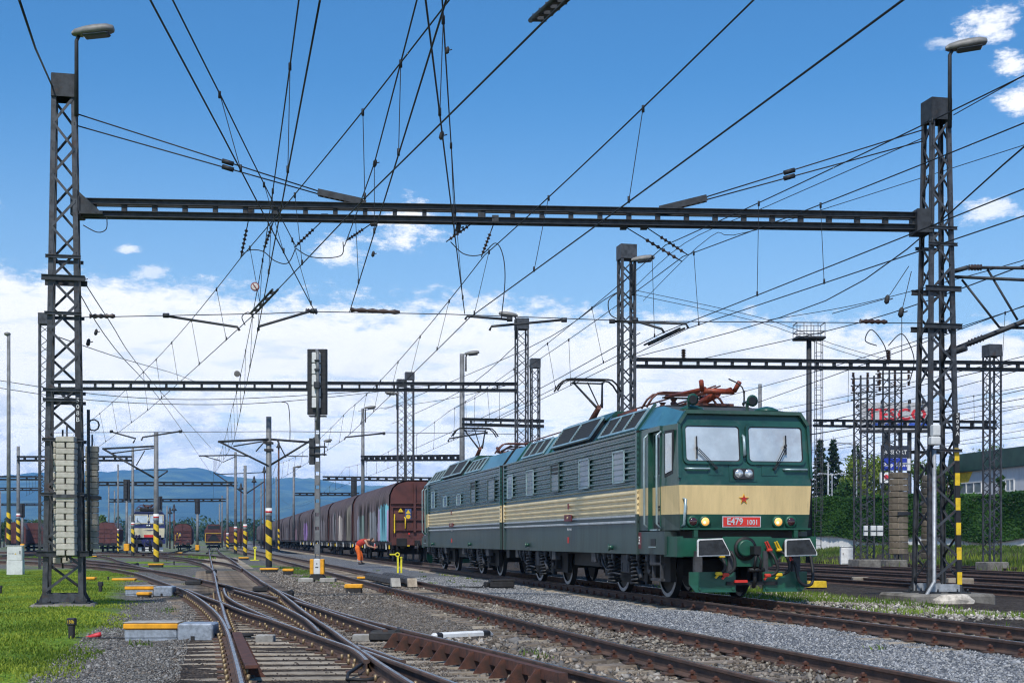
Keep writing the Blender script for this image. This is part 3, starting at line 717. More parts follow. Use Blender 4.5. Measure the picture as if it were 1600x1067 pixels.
street_lamp('lamp on the tall lattice tower behind the locomotive cab', P(990, 842.5, 47.7), zof(408, 47.7), 1, L=.74, z0=zof(462, 47.7))
street_lamp('lamp on the taller lattice tower behind the locomotive joint', P(806, 842.5, 63.2), zof(494, 63.2), -1, L=.8, z0=zof(530, 63.2))
street_lamp('lamp left of the lattice tower pair behind the arched wagon', P(620, 842.5, 91), zof(616, 91), -1, L=.8, z0=zof(640, 91))
beam_truss('gantry_beam', 'gantry beam crossing behind the signal from the left tower to the locomotive', P(76, 602, 61.8), P(808, 605, 63.3), .42, .14, .8, ch=.12, parts=True)
beam_truss('gantry_beam', 'gantry beam running right from the tall tower behind the cab', P(994, 567, 48.3), P(1680, 573, 49.5), .34, .13, .62, ch=.095)
beam_truss('gantry_beam', 'gantry beam in front of the billboard, ending at the right hand far tower', P(1272, 661, 66), P(1556, 664, 58), .36, .13, .7, ch=.10)
beam_truss('gantry_beam', 'gantry beam from the wagons to the post behind the rear pantograph', P(567, 716, 104), P(722, 715, 92), .42, .36, .9, ch=.13, parts=False)
beam_truss('gantry_beam', 'short gantry beam between the post and the tower behind the locomotive', P(722, 659, 73), P(850, 662, 73), .40, .36, .8, ch=.12, parts=False)
beam_truss('gantry_beam', 'gantry beam low over the arched wagons right of the signal', P(506, 747, 135), P(690, 749, 128), .42, .36, 1, ch=.14, parts=False)
beam_truss('gantry_beam', 'far gantry beam on two round posts left of the white locomotive', P(28, 716.5, 108), P(207, 716.5, 108), .42, .36, .9, ch=.13, parts=False)
beam_truss('gantry_beam', 'distant gantry beam before the hills above the white locomotive', P(130, 755.5, 135), P(370, 756, 132), .42, .36, 1, ch=.14, parts=False)
beam_truss('gantry_beam', 'lower distant gantry beam before the hills above the small hopper wagon', P(172, 782, 180), P(352, 781, 175), .45, .36, 1.2, ch=.15, parts=False)
beam_truss('gantry_beam', 'distant gantry beam at the left edge before the hills', P(-40, 746.5, 145), P(66, 747, 145), .45, .36, 1, ch=.15, parts=False)
beam_truss('gantry_beam', 'lower distant gantry beam at the left edge before the hills', P(-40, 764, 190), P(66, 764, 190), .45, .36, 1.2, ch=.16, parts=False)
beam_truss('gantry_beam', 'lowest distant gantry beam at the left edge before the hills', P(-40, 788, 240), P(66, 788, 240), .45, .36, 1.4, ch=.18, parts=False)
beam_truss('gantry_beam', 'distant gantry beam left of the striped pole by the signal', P(462, 772, 190), P(560, 772, 185), .45, .36, 1.2, ch=.16, parts=False)
# ------------------------------------------------------------------ round poles
def round_pole(label, px, pyt, pyb, d, w, stripe=None, zb=None, name='round_pole', cat='pole', top=None, mm=None, ring=True):
    zb = (P(0, pyb, d).z) if zb is None else zb; c = P(px, 842.5, d); h = zof(pyt, d)-zb; r = w/2*d/F
    t = thing(name, label, cat, (c.x, c.y, zb)); b = MB(); b.use(mm or m_pole)
    b.ring([(0, 0, 0), (0, 0, h)], [r, r*.82], 12); b.build('shaft', t)
    if stripe:
        z0, z1 = zof(stripe[1], d)-zb, zof(stripe[0], d)-zb; n = 14; k = 24; vs = []; b = MB(); rr = r*1.02
        stp = max(3, round((z1-z0)/(5.0*r)));
        for i in range(stp*2):                                         # slanted bands
            a0, a1 = z0+(z1-z0)*i/(stp*2), z0+(z1-z0)*(i+1)/(stp*2); b.use(m_yellow if i % 2 else m_black); ring_ = []
            for j in range(n):
                an = 2*math.pi*j/n; sl2 = -math.cos(an)*r*.75
                ring_.append((math.cos(an)*rr, math.sin(an)*rr, min(max(a0+sl2, z0), z1))); ring_.append((math.cos(an)*rr, math.sin(an)*rr, min(max(a1+sl2, z0), z1)))
            b.add([Vector(v) for v in ring_], [(2*j, 2*((j+1) % n), 2*((j+1) % n)+1, 2*j+1) for j in range(n)], True)
        b.build('warning_stripes', t)
        if ring:
            b = MB(); zz = z1+(z1-z0)*.17; b.use(m_white).ring([(0, 0, zz-.3*r*4), (0, 0, zz+.3*r*4)], r*1.03, 12); b.use(m_red).ring([(0, 0, zz-.08*r*4), (0, 0, zz+.08*r*4)], r*1.05, 12); b.build('red_white_band', t)
    return t
def cantilever(t, d, zb, arms):
    for (x0, y0, x1, y1, xr, r) in arms:
        b = MB(); b.use(m_steel_d); c = Vector(t.location); b.ring([P(x0, y0, d)-c, P(x1, y1, d-.1)-c], r, 6); b.build('cantilever_tube', t)
pA = round_pole('grey round pole with striped foot and twin cantilevers, left of the signal', 420, 651, 886, 63.7, 10, (812, 885))
cantilever(pA, 63.7, 0, [(341, 690, 420, 686, 0, .06), (420, 686, 486, 691, 0, .06), (343, 690, 420, 728, 0, .05), (420, 728, 492, 684, 0, .05), (365, 697, 420, 688, 0, .035), (400, 705, 415, 688, 0, .03), (447, 715, 432, 686, 0, .03), (447, 712, 482, 713, 0, .025)])
b = MB(); b.use(m_dark); c = Vector(pA.location)
for y in (692, 703): b.box(P(420, y, 63.7)-c, (.38, .38, .10))
b.build('clamp', pA)
pB = round_pole('grey round pole with striped foot in front of the white locomotive', 244, 675, 878, 77.6, 8.5, (818, 878))
cantilever(pB, 77.6, 0, [(160, 701, 240, 697, 0, .06), (161, 701, 240, 746, 0, .06), (175, 708, 240, 700, 0, .04), (213, 727, 226, 704, 0, .03), (247, 746, 262, 736, 0, .04), (212, 733, 262, 735, 0, .03)])
round_pole('grey round pole left of the white locomotive, carrying a gantry beam', 207.5, 698, 868, 108, 5, (826, 868))
round_pole('slim lamp pole with striped foot right of the brown covered hopper', 184.5, 725, 864, 118, 3, (833, 864))
round_pole('grey round pole with striped foot just left of the pole by the signal', 383, 727, 868, 106, 6, (829, 868))
pC = round_pole('grey round pole with striped foot right of the small hopper wagon', 368, 706, 864, 126, 5, (831, 864))
cantilever(pC, 126, 0, [(311, 712, 368, 711, 0, .07), (368, 711, 392, 713, 0, .07), (318, 712, 345, 720, 0, .05), (348, 722, 368, 713, 0, .04)])
pD = round_pole('far round pole with striped foot seen right of the small hopper wagon', 355.5, 752, 857, 160, 4, (838, 857))
cantilever(Vector and pD, 160, 0, [(334, 738, 383, 772, 0, .08), (383, 772, 413, 752, 0, .08), (336, 741, 410, 738, 0, .06)])
round_pole('tall slim lamp mast behind the white cabinet at the left edge', 13.5, 523, 856, 60, 6.5, (800, 850), ring=False)
b = MB(); b.use(m_lamp); c = P(11.5, 522, 60); b.lathe(c, (0, 0, 1), [(.02, -.1), (.13, -.04), (.15, .02), (.10, .07), (.01, .09)], 12); tag(b.build('mast_lamp'), 'round lamp head on the tall slim mast at the left edge', 'lamp')
round_pole('grey round pole behind the white cabinet, carrying a far gantry beam', 28.5, 697, 858, 108, 6, (812, 850))
round_pole('round post with a lamp behind the arched wagons, left of the tower pair', 567, 638, 846, 104, 6)
street_lamp('lamp on the round post behind the arched wagons', P(571, 842.5, 103.6), zof(638, 103.6), 1, L=.8, z0=zof(660, 103.6))
round_pole('thick round post with a lamp standing behind the rear pantograph', 722, 553, 850, 73, 9)
street_lamp('lamp on the thick round post behind the rear pantograph', P(728, 842.5, 72.6), zof(554, 72.6), 1, L=.72, z0=zof(580, 72.6))
round_pole('slim post with a lamp before the hills, left of the signal', 459, 729, 845, 150, 4)
street_lamp('lamp on the slim post before the hills left of the signal', P(461, 842.5, 149), zof(730, 149), 1, L=.7, z0=zof(745, 149))
street_lamp('small lamp just right of the signal mast', P(507, 842.5, 100), zof(690, 100), 1, L=.55, z0=zof(712, 100))
round_pole('dark square post standing among the right hand wires behind the cab roof', 1187.5, 600, 842, 60, 7, zb=-.2, mm=m_pole)
for i, (px, pt, d, lab) in enumerate(((435.5, 692, 132, 'dark lamp post with a pointed lantern just right of the striped pole by the signal'), (413, 731, 175, 'dark lamp post with a pointed lantern just left of the striped pole by the signal'), (397, 746, 210, 'far dark lamp post with a pointed lantern between two striped poles'), (376.5, 757, 240, 'farther dark lamp post with a pointed lantern left of the paired striped poles'),
                          (272, 790, 260, 'small dark lamp post between the white locomotive and the arched wagon'), (265.5, 795, 280, 'small dark lamp post right beside the white locomotive'))):
    t = round_pole(lab, px, pt+6, 862 if i < 1 else 857, d, 3.2 if i == 0 else 2.4, (826, 862) if i == 0 else None, ring=False, name='lamp_post', cat='lamp post', mm=m_rustred)
    b = MB(); b.use(m_dark); h = zof(pt+6, d)-t.location.z; k = d/F; b.lathe((0, 0, h), (0, 0, 1), [(1.5*k, -2*k), (4*k, -1.5*k), (4*k, 0), (2.2*k, 2*k), (1.6*k, 6*k), (.5*k, 9*k)], 10); b.build('lantern', t)
for (px, pt, d, lab) in ((170, 757, 200, 'far thin post before the hills, right of the weights'), (179, 766, 215, 'far thin post left of the signal by the white locomotive'), (347, 774, 210, 'far thin post before the hills above the small hopper wagon'), (343, 787, 240, 'short far thin post above the small hopper wagon'),
                     (261, 790, 230, 'far thin post right of the white locomotive'), (0.5, 767, 200, 'far thin post at the very left edge'), (431.5, 745, 170, 'far post right behind the striped pole by the signal'), (408, 752, 220, 'far thin post left of the striped pole by the signal')):
    round_pole(lab, px, pt, 855, d, 2.6, mm=m_pole)
# floodlight mast with platform and ladder, behind the cab
c = P(1264, 842.5, 70); fm = thing('floodlight_mast', 'dark floodlight mast with a railed platform and ladder behind the cab', 'floodlight mast', (c.x, c.y, -.1)); k = 70/F
zt = zof(530, 70)+.1; b = MB(); b.use(m_steel_d).ring([(0, 0, 0), (0, 0, zt)], [.17, .13], 10); b.build('mast', fm)
b = MB(); b.use(m_steel_d).bbox((0, 0, zt+.03), (1.55, 1.0, .14), .04); b.build('platform', fm)
b = MB(); b.use(m_steel)
for z in (.35, .78):
    for s in (-.48, .48): b.bar((-.72, s, zt+z), (.72, s, zt+z), .035)
    for s in (-.72, .72): b.bar((s, -.48, zt+z), (s, .48, zt+z), .035)
for x in (-.72, -.36, 0, .36, .72):
    for s in (-.48, .48): b.bar((x, s, zt), (x, s, zt+.78), .03)
b.build('railing', fm)
b = MB(); b.use(m_steel)
for x in (.30, .62): b.bar((x, 0, .8), (x, 0, zt), .035); b.bar((x, -.4, 2.6), (x, -.4, zt), .03)
for i in range(40): b.bar((.30, 0, 1.0+i*.25), (.62, 0, 1.0+i*.25), .022) if 1.0+i*.25 < zt else None
for i in range(10): 
    z = 2.8+i*.9
    if z < zt: b.bar((.30, 0, z), (.30, -.4, z), .025); b.bar((.62, 0, z), (.62, -.4, z), .025); b.bar((.30, -.4, z), (.62, -.4, z), .025)
b.build('ladder', fm)
# ================================================================== OVERHEAD LINES
def span_pts(pts, sag, n=14):
    out = []
    for a, b_ in zip(pts, pts[1:]):
        s = sag*((b_-a).length/50)**2
        for i in range(n): u = i/n; q = a.lerp(b_, u); q.z -= 4*s*u*(1-u); out.append(q)
    out.append(pts[-1]); return out
def at_y(path, y):
    for a, b_ in zip(path, path[1:]):
        if (a.y-y)*(b_.y-y) <= 0 and abs(a.y-b_.y) > 1e-6: return a.lerp(b_, (y-a.y)/(b_.y-a.y))
    return None
def wire(path, r, name, parent=None, n=5):
    b = MB(); b.use(m_wire).ring(path, r, n); return b.build(name, parent)
def line(label, con, mes, step=7.0, r=.010, sag=.55, start=0.0, drop_to=None):
    t = thing('overhead_line', label, 'overhead line')
    cp = span_pts(con, .08); wire(cp, r, 'contact_wire', t)
    if mes:
        mp = span_pts(mes, sag); wire(mp, r, 'messenger_wire', t)
        y = mes[0].y+start
        while y < mes[-1].y and y < 130:
            a, c = at_y(mp, y), at_y(cp, y)
            if a and c and a.z-c.z > .12 and abs(a.x-c.x) < 1.6:
                b = MB(); b.use(m_wire).ring([a, c], .0045+.00005*y, 4, cap=False); b.cyl(a+Vector((0, 0, .03)), a-Vector((0, 0, .06)), .02, n=5); b.cyl(c+Vector((0, 0, .07)), c-Vector((0, 0, .015)), .018, n=5); b.build('dropper', t)
            y += step
    return t
Q = P
line('overhead line above the first left hand track, running back between the arched wagons', [Q(500, 0, 11.3), Q(404, 511, 28.4), Q(365, 690, 64), Q(334, 740, 126), Q(333, 790, 210)], [Q(475, -60, 13.5), Q(412, 397, 28.4), Q(362, 640, 64), Q(334, 716, 126), Q(333, 775, 210)], 6.2, start=3.0)
line('overhead line above the empty middle track, sweeping up to the top right', [Q(1520, -80, 9.7), Q(734, 496, 28.6), Q(538, 686, 62.5), Q(430, 752, 108), Q(380, 795, 200)], [Q(1330, -150, 11.8), Q(757, 399, 28.6), Q(545, 640, 62.5), Q(432, 725, 108), Q(380, 780, 200)], 5.2, start=5.9, r=.011)
line('overhead line above the dark green locomotive', [Q(1800, 270, 15.2), Q(1075, 513, 29), Q(703, 690, 62.5), Q(540, 757, 108), Q(440, 795, 200)], [Q(1800, 110, 15.2), Q(1067, 401, 29), Q(705, 640, 62.5), Q(540, 730, 108), Q(440, 780, 200)], 5.5, start=2.2)
line('second overhead line beside the locomotive, joining from the right', [Q(1800, 215, 14.8), Q(1037, 519, 29), Q(985, 545, 33), Q(700, 690, 62.8)], [Q(1800, 20, 14.8), Q(1040, 383, 29), Q(700, 643, 63)], 5.5, start=4.2)
line('overhead line crossing from the top left towards the anchor by the signal', [Q(200, -65, 10.5), Q(348, 212, 16), Q(492, 487, 28.4)], [Q(225, -90, 12.6), Q(345, 150, 17.6), Q(463, 386, 28.4)], 5.0, start=4.9)
line('overhead line crossing from the top centre down to the far left', [Q(960, -75, 9.4), Q(570, 310, 18), Q(395, 493, 28.3), Q(232, 640, 50), Q(130, 715, 75), Q(40, 775, 130)], [Q(760, -75, 12.8), Q(567, 174, 18.0), Q(377, 402, 28.3), Q(225, 580, 50), Q(120, 672, 75), Q(40, 745, 130)], 4.6, start=5.2)
line('overhead line from the top centre ending at the span wire insulators', [Q(722, -80, 10.3), Q(546, 488, 28.5)], [Q(672, -80, 13), Q(585, 255, 20.5), Q(538, 385, 28.5)], 4.4, start=3.1)
line('steep overhead line ending at the registration arm over the middle track', [Q(655, -80, 10.4), Q(726, 490, 28.5)], [Q(686, -80, 12.6), Q(713, 352, 28.5)], 6, start=2)
wire([Q(30, 0, 17), Q(55, 75, 21), Q(82, 136, 27.7)], .018, 'guy_wire'); tag(COL.objects[-1] if False else bpy.data.objects['guy_wire'], 'cable coming from the upper left corner to the top of the left tower', 'cable')
for i, L in enumerate((19.4, 24.1, 28.9, 33.4)):
    ys = [14, 29.5+i*1.4, 64, 100, 140, 200]; st = [.2*(-1)**(k+i) for k in range(6)]
    line('overhead line above the %s track beyond the right tower' % ORD[i], [LD(L+s, y, 5.55) for s, y in zip(st, ys)], [LD(L+s*.5, y, 7.0) for s, y in zip(st, ys)], 8.5, r=.012, sag=.5, start=3+i)
    line('crossover overhead line beside the %s track beyond the right tower' % ORD[i], [LD(L-2.6+i*.4, 20, 6.6), LD(L+.3, 66, 5.7), LD(L+3.4, 120, 6.2)], None, r=.012)
for lab, pts in (('feeder wire from the right tower top to the right edge', [Q(1490, 180, 29), Q(1640, 96, 24)]), ('upper feeder wire passing behind the right tower', [Q(985, 560, 60), Q(1290, 470, 42), Q(1640, 195, 22)]),
                 ('long thin wire slanting behind the cab to the upper right', [Q(985, 455, 49), Q(1070, 380, 44), Q(1200, 322, 38), Q(1440, 217, 29.2)]), ('lower long wire slanting behind the cab to the right', [Q(1005, 470, 50), Q(1110, 370, 45), Q(1180, 360, 42), Q(1700, 195, 32)]),
                 ('first of two stay wires from the tall tower behind the cab to the right beam', [Q(990, 453, 48), Q(1190, 497, 48.5), Q(1300, 537, 49), Q(1390, 563, 49)]), ('second of two stay wires from the tall tower behind the cab to the right beam', [Q(990, 460, 48), Q(1185, 503, 48.5), Q(1296, 543, 49), Q(1380, 568, 49)]),
                 ('first of two drooping feeder wires above the far left wagons', [Q(-40, 588, 62), Q(150, 616, 62), Q(330, 624, 62), Q(560, 612, 70), Q(690, 601, 90)]), ('second of two drooping feeder wires above the far left wagons', [Q(-40, 600, 62), Q(140, 625, 62), Q(330, 632, 62), Q(480, 624, 68), Q(640, 606, 90)]),
                 ('wire from the pole with the twin cantilevers to the joint of the locomotive', [Q(560, 642, 104), Q(690, 625, 90), Q(800, 600, 63)]), ('wire from the left tower down to the white locomotive pole', [Q(122, 425, 28), Q(170, 500, 33), Q(232, 590, 48), Q(330, 700, 90)]),
                 ('second wire from the left tower sloping down to the right', [Q(124, 458, 28), Q(180, 545, 35), Q(262, 640, 60), Q(330, 740, 120)]), ('wire drooping from the left tower to the second gantry beam', [Q(92, 527, 28), Q(190, 560, 40), Q(270, 583, 55), Q(307, 597, 62)]),
                 ('long wire from the tower behind the joint up to the upper right', [Q(600, 640, 95), Q(823, 545, 63), Q(945, 468, 50), Q(972, 455, 48)]), ('wire sloping from the post behind the rear pantograph to the lattice pair', [Q(612, 662, 104), Q(720, 611, 73), Q(806, 540, 63.5)]),
                 ('wire behind the locomotive joint crossing the short beam', [Q(600, 722, 110), Q(780, 640, 75), Q(1000, 520, 48)]), ('low wire from the billboard tower to the cab', [Q(1180, 690, 70), Q(1330, 668, 64), Q(1550, 620, 58), Q(1640, 600, 56)]),
                 ('feeder wire sagging behind the right tower at beam height', [Q(1200, 500, 45), Q(1330, 478, 40), Q(1500, 435, 32), Q(1640, 395, 28)]), ('second feeder wire sagging behind the right tower', [Q(1100, 560, 62), Q(1340, 505, 46), Q(1640, 400, 30)])):
    o = wire(smooth(pts, 5), .011 if pts[0].y < 55 else .017, 'wire', None); tag(o, lab, 'wire')
# cross-span wire in the plane of the big gantry
t = thing('span_wire', 'thin wire spanning between the two big towers below the beam', 'span wire')
wire([Q(122, 496, 27.9), Q(420, 490, 28.2), Q(490, 487, 28.4), Q(700, 491, 28.6), Q(1000, 502, 28.9), Q(1440, 505, 29.1)], .010, 'wire', t)
for a, b_ in (((1344, 502), (1386, 503)), ((548, 484), (625, 488)), ((478, 485), (496, 488)), ((140, 494), (180, 494))):
    b = MB(); b.use(m_insul); p, q = Q(*a, 28.6), Q(*b_, 28.7); n = 9
    b.ring([p.lerp(q, i/n) for i in range(n+1)], [.03 if i % 2 else .055 for i in range(n+1)], 8); b.build('insulator', t)
b = MB(); b.use(m_wire)
t2 = thing('span_wire', 'thin wire spanning below the second gantry beam', 'span wire'); wire([Q(76, 676, 61.8), Q(440, 674, 62.5), Q(806, 678, 63.2)], .014, 'wire', t2)
# registration arms
def reg(label, pts, d, r=.028):
    b = MB(); b.use(m_steel_d).ring([Q(x, y, d-.02*i) for i, (x, y) in enumerate(pts)], r, 6); b.cyl(Q(*pts[0], d), Q(*pts[0], d)+Vector((.12, 0, 0)), r*1.9, n=6); tag(b.build('registration_arm'), label, 'registration arm', 'registration arms')
for lab, pts, d in (('registration arm on the span wire right of the left tower', [(255, 493), (371, 511), (374, 516)], 28.1), ('registration arm pointing left below the signal anchor', [(486, 486), (405, 510), (404, 516)], 28.3),
                  ('registration arm over the middle track, upper of two by the lattice tower', [(792, 499), (730, 494), (727, 499)], 28.6), ('registration arm over the middle track, lower of two by the lattice tower', [(877, 500), (768, 510), (765, 516)], 28.7),
                  ('long registration arm in front of the tall tower behind the cab', [(952, 502), (1072, 506), (1075, 512)], 28.9), ('short sloping registration arm in front of the tall tower behind the cab', [(988, 500), (1034, 514), (1038, 520)], 28.9),
                  ('small registration arm right of the signal on the round post', [(598, 677), (540, 683), (538, 687)], 62.5), ('small registration arm left of the rear pantograph', [(758, 676), (702, 685), (700, 690)], 62.8),
                  ('small registration arm left of the grey round pole by the white locomotive', [(280, 674), (223, 683), (221, 688)], 62), ('small sloping registration arm right of the left tower weights', [(172, 674), (212, 685), (208, 692)], 62)):
    reg(lab, pts, d, .028 if d < 40 else .04)
# section insulators lying along the wires
for lab, a, b_, da, db in (('section insulator on the crossing contact wire by the disc sign', (430, 455), (396, 491), 25.4, 27.8), ('section insulator on the second line by the tall tower', (1066, 515), (1010, 541), 29.4, 31.6), ('section insulator at the upper end of the crossing contact wire', (880, 2), (838, 38), 10.6, 11.4)):
    p, q = Q(*a, da), Q(*b_, db); b = MB(); b.use(m_steel_d)
    for s in (-.05, .05): b.ring([p+Vector((s, 0, .03)), q+Vector((s, 0, .03))], .022, 6)
    for i in range(4): c = p.lerp(q, (i+.5)/4); b.bar(c+Vector((-.06, 0, .03)), c+Vector((.06, 0, .03)), .05, .05)
    tag(b.build('section_insulator'), lab, 'section insulator')
# insulator strings below the beam
def string(label, pts, d, frac=(.38, .92), disc=.045, n=6):
    t = thing('insulator_string', label, 'insulator', group='insulator strings hanging from the gantry beam'); p, q = Q(*pts[0], d), Q(*pts[1], d)
    wire([p, q], .012, 'rod', t); b = MB(); b.use(m_insul); a, e = p.lerp(q, frac[0]), p.lerp(q, frac[1]); k = n*3; pp = [a.lerp(e, i/k) for i in range(k+1)]
    b.ring(pp, [disc if i % 3 == 1 else .016 for i in range(k+1)], 10, smooth=False); b.build('discs', t)
    b = MB(); b.use(m_steel_d).box(p, (.14, .2, .14)); b.build('clamp', t)
for lab, a, b_ in (('insulator string left of the disc sign, leftmost below the beam', (391, 331), (376, 404)), ('insulator string above the disc sign, second below the beam', (432, 332), (411, 394)), ('slanted insulator string below the beam pointing to the left', (508, 341), (460, 387)),
                  ('short insulator string below the beam under the tie rod strip', (584, 347), (540, 377)), ('insulator string below the beam centre, leaning left', (752, 339), (697, 378)), ('steep insulator string below the beam right of centre', (774, 343), (752, 402)),
                  ('upper slanted insulator string below the beam pointing right', (1006, 353), (1074, 398)), ('lower slanted insulator string below the beam pointing right', (974, 353), (1066, 409))):
    string(lab, (a, b_), 28.4 if a[0] < 900 else 28.9)
for lab, pts, d in (('jumper wire drooping between two insulator strings near the disc sign', [(377, 400), (390, 391), (411, 393), (430, 408), (450, 411), (462, 388)], 28.3), ('jumper wire drooping right of the insulator strings', [(462, 388), (488, 402), (532, 400), (536, 378)], 28.4),
                  ('jumper wire drooping below the beam centre', [(704, 378), (725, 397), (752, 398), (774, 380), (786, 400), (789, 440), (783, 500)], 28.5), ('loop wire by the disc sign', [(383, 508), (378, 495), (388, 488), (397, 497)], 28.2), ('cable loop hanging at the left end of the beam', [(167, 340), (166, 358), (152, 363), (130, 352)], 27.7),
                  ('jumper loop by the tall tower behind the cab', [(964, 458), (951, 470), (953, 490), (964, 498)], 47.8), ('curved jumper wire beside the insulator on the far right beam', [(1370, 540), (1352, 532), (1362, 515), (1382, 540), (1388, 570)], 49), ('long jumper bow right of the insulator on the far beam', [(1388, 540), (1410, 522), (1428, 560), (1420, 600)], 49),
                  ('hanging jumper wire left of the signal', [(440, 628), (450, 632), (453, 660), (453, 690)], 62)):
    tag(wire(smooth([Q(*p, d) for p in pts], 6), .011 if d < 40 else .02, 'jumper_wire'), lab, 'jumper wire')
# small fittings
def disc(label, px, py, d, r, m1, m2=None):
    t = thing('disc_sign', label, 'disc sign', Q(px, py, d)); b = MB(); b.use(m1).cyl((0, .02, 0), (0, -.02, 0), r, n=20); b.build('rim', t)
    if m2: b = MB(); b.use(m2).cyl((0, -.02, 0), (0, -.028, 0), r*.76, n=20); b.build('face', t); b = MB(); b.use(m1).box((0, -.032, 0), (r*.25, .008, r*1.5), Matrix.Rotation(R(-35), 3, 'Y')); b.build('bar', t)
disc('round white sign with a red rim and slanting bar hanging on the wires', 398.5, 448, 26.5, .085, mat('sign_rim', (.22, .05, .045), .6), mat('sign_face', (.62, .60, .58), .6))
disc('round dark disc hanging on a wire above the second gantry beam', 370.5, 584, 40, .09, mat('disc_back', (.12, .115, .11), .6))
def lump(label, px, py, d, s=.06, m=None):
    s *= .62
    b = MB(); b.use(m or m_dark); c = Q(px, py, d); b.lathe(c, (.2, 0, 1), [(s*.3, -s*1.8), (s, -s*1.1), (s*.9, s), (s*.35, s*1.8)], 8); b.cyl(c+Vector((s, 0, 0)), c+Vector((s*2.2, 0, s*.4)), s*.25, n=6); tag(b.build('wire_clamp'), label, 'clamp', 'clamps on the overhead wires')
for lab, x, y, d, s in (('clamp on the steep wire just below the top edge', 699, 79, 14, .035), ('large clamp on the steep wire above the beam', 690, 212, 18.5, .055), ('clamp with a loop on the wire right of centre above the beam', 586, 255, 20.5, .05), ('clamp with a loop below the beam left of the clouds', 583, 397, 25, .05), ('clamp hanging under the beam centre', 716, 356, 28.4, .09),
                      ('pulley clamp between wires left of the right tower', 1386, 468, 29.3, .09), ('lower pulley clamp left of the right tower', 1408, 488, 29.3, .10), ('clamp on the wire beside the left tower, upper', 131, 437, 28, .06), ('clamp on the wire beside the left tower, lower', 150, 519, 28, .06), ('small weight hanging beside the left tower', 138, 535, 28, .07)):
    lump(lab, x, y, d, s)
for (x, y) in ((586, 255), (583, 397)):
    pass
for lab, pts in (('pulley rope from the upper bracket of the right tower', [(1420, 416), (1387, 466), (1300, 490)]), ('second pulley rope of the right tower', [(1424, 424), (1409, 486), (1409, 560), (1408, 700)])):
    tag(wire([Q(*p, 29.3) for p in pts], .009, 'pulley_rope'), lab, 'rope')
# cantilever frame on the right tower reaching over the next track
cf = thing('cantilever_frame', 'tubular cantilever frame reaching right from the striped tower', 'cantilever', Q(1490, 480, 29.3)); o0 = Vector(cf.location)
for a, b_, r in (((1480, 427), (1512, 418), .05), ((1510, 418), (1700, 420), .035), ((1480, 432), (1700, 442), .035), ((1476, 552), (1700, 462), .055), ((1476, 554), (1510, 543), .075), ((1503, 437), (1562, 512), .025), ((1543, 421), (1590, 500), .025), ((1562, 512), (1700, 513), .03)):
    b = MB(); b.use(m_steel_d).ring([Q(*a, 29.3)-o0, Q(*b_, 29.0)-o0], r, 8); b.build('tube', cf)
b = MB(); b.use(m_insul); p, q = Q(1514, 418, 29.3)-o0, Q(1533, 418, 29.3)-o0; b.ring([p.lerp(q, i/8) for i in range(9)], [.05 if i % 2 else .075 for i in range(9)], 8); p, q = Q(1515, 536, 29.3)-o0, Q(1535, 528, 29.3)-o0; b.ring([p.lerp(q, i/8) for i in range(9)], [.05 if i % 2 else .08 for i in range(9)], 8); b.build('insulator', cf)
for lab, x, y0, y1, d in (('post insulator on the far right beam behind the cab', 1068, 546, 562, 48.5), ('post insulator on the far right beam near the billboard towers', 1388.5, 548, 568, 49)):
    b = MB(); b.use(m_insul); p, q = Q(x, y1, d), Q(x, y0, d); b.ring([p.lerp(q, i/12) for i in range(13)], [.04 if i % 2 else .10 for i in range(13)], 10, smooth=False); tag(b.build('post_insulator'), lab, 'insulator')
for lab, x, y, d, w in (('switch gear on top of the tower left of the billboard', 1352, 592, 62, 1.1), ('switch gear on top of the tower before the billboard', 1394, 584, 64, 1.3)):
    t = thing('switch_gear', lab, 'switch gear', Q(x, y, d)); b = MB(); b.use(m_dark)
    for k in range(4): b.bar((-w*.6, 0, -k*.32), (w*(.7-.1*k), 0, -k*.32+.05), .06, .05)
    b.build('arms', t); b = MB(); b.use(m_insul).ring([Vector((0, 0, i*.03)) for i in range(8)], [.04 if i % 2 else .08 for i in range(8)], 8, smooth=False); me = b.mesh('insulator')
    for k in range(3):
        for s in (-.5, .1, .6): obj('insulator', me, t, (w*s, 0, .08-k*.32))
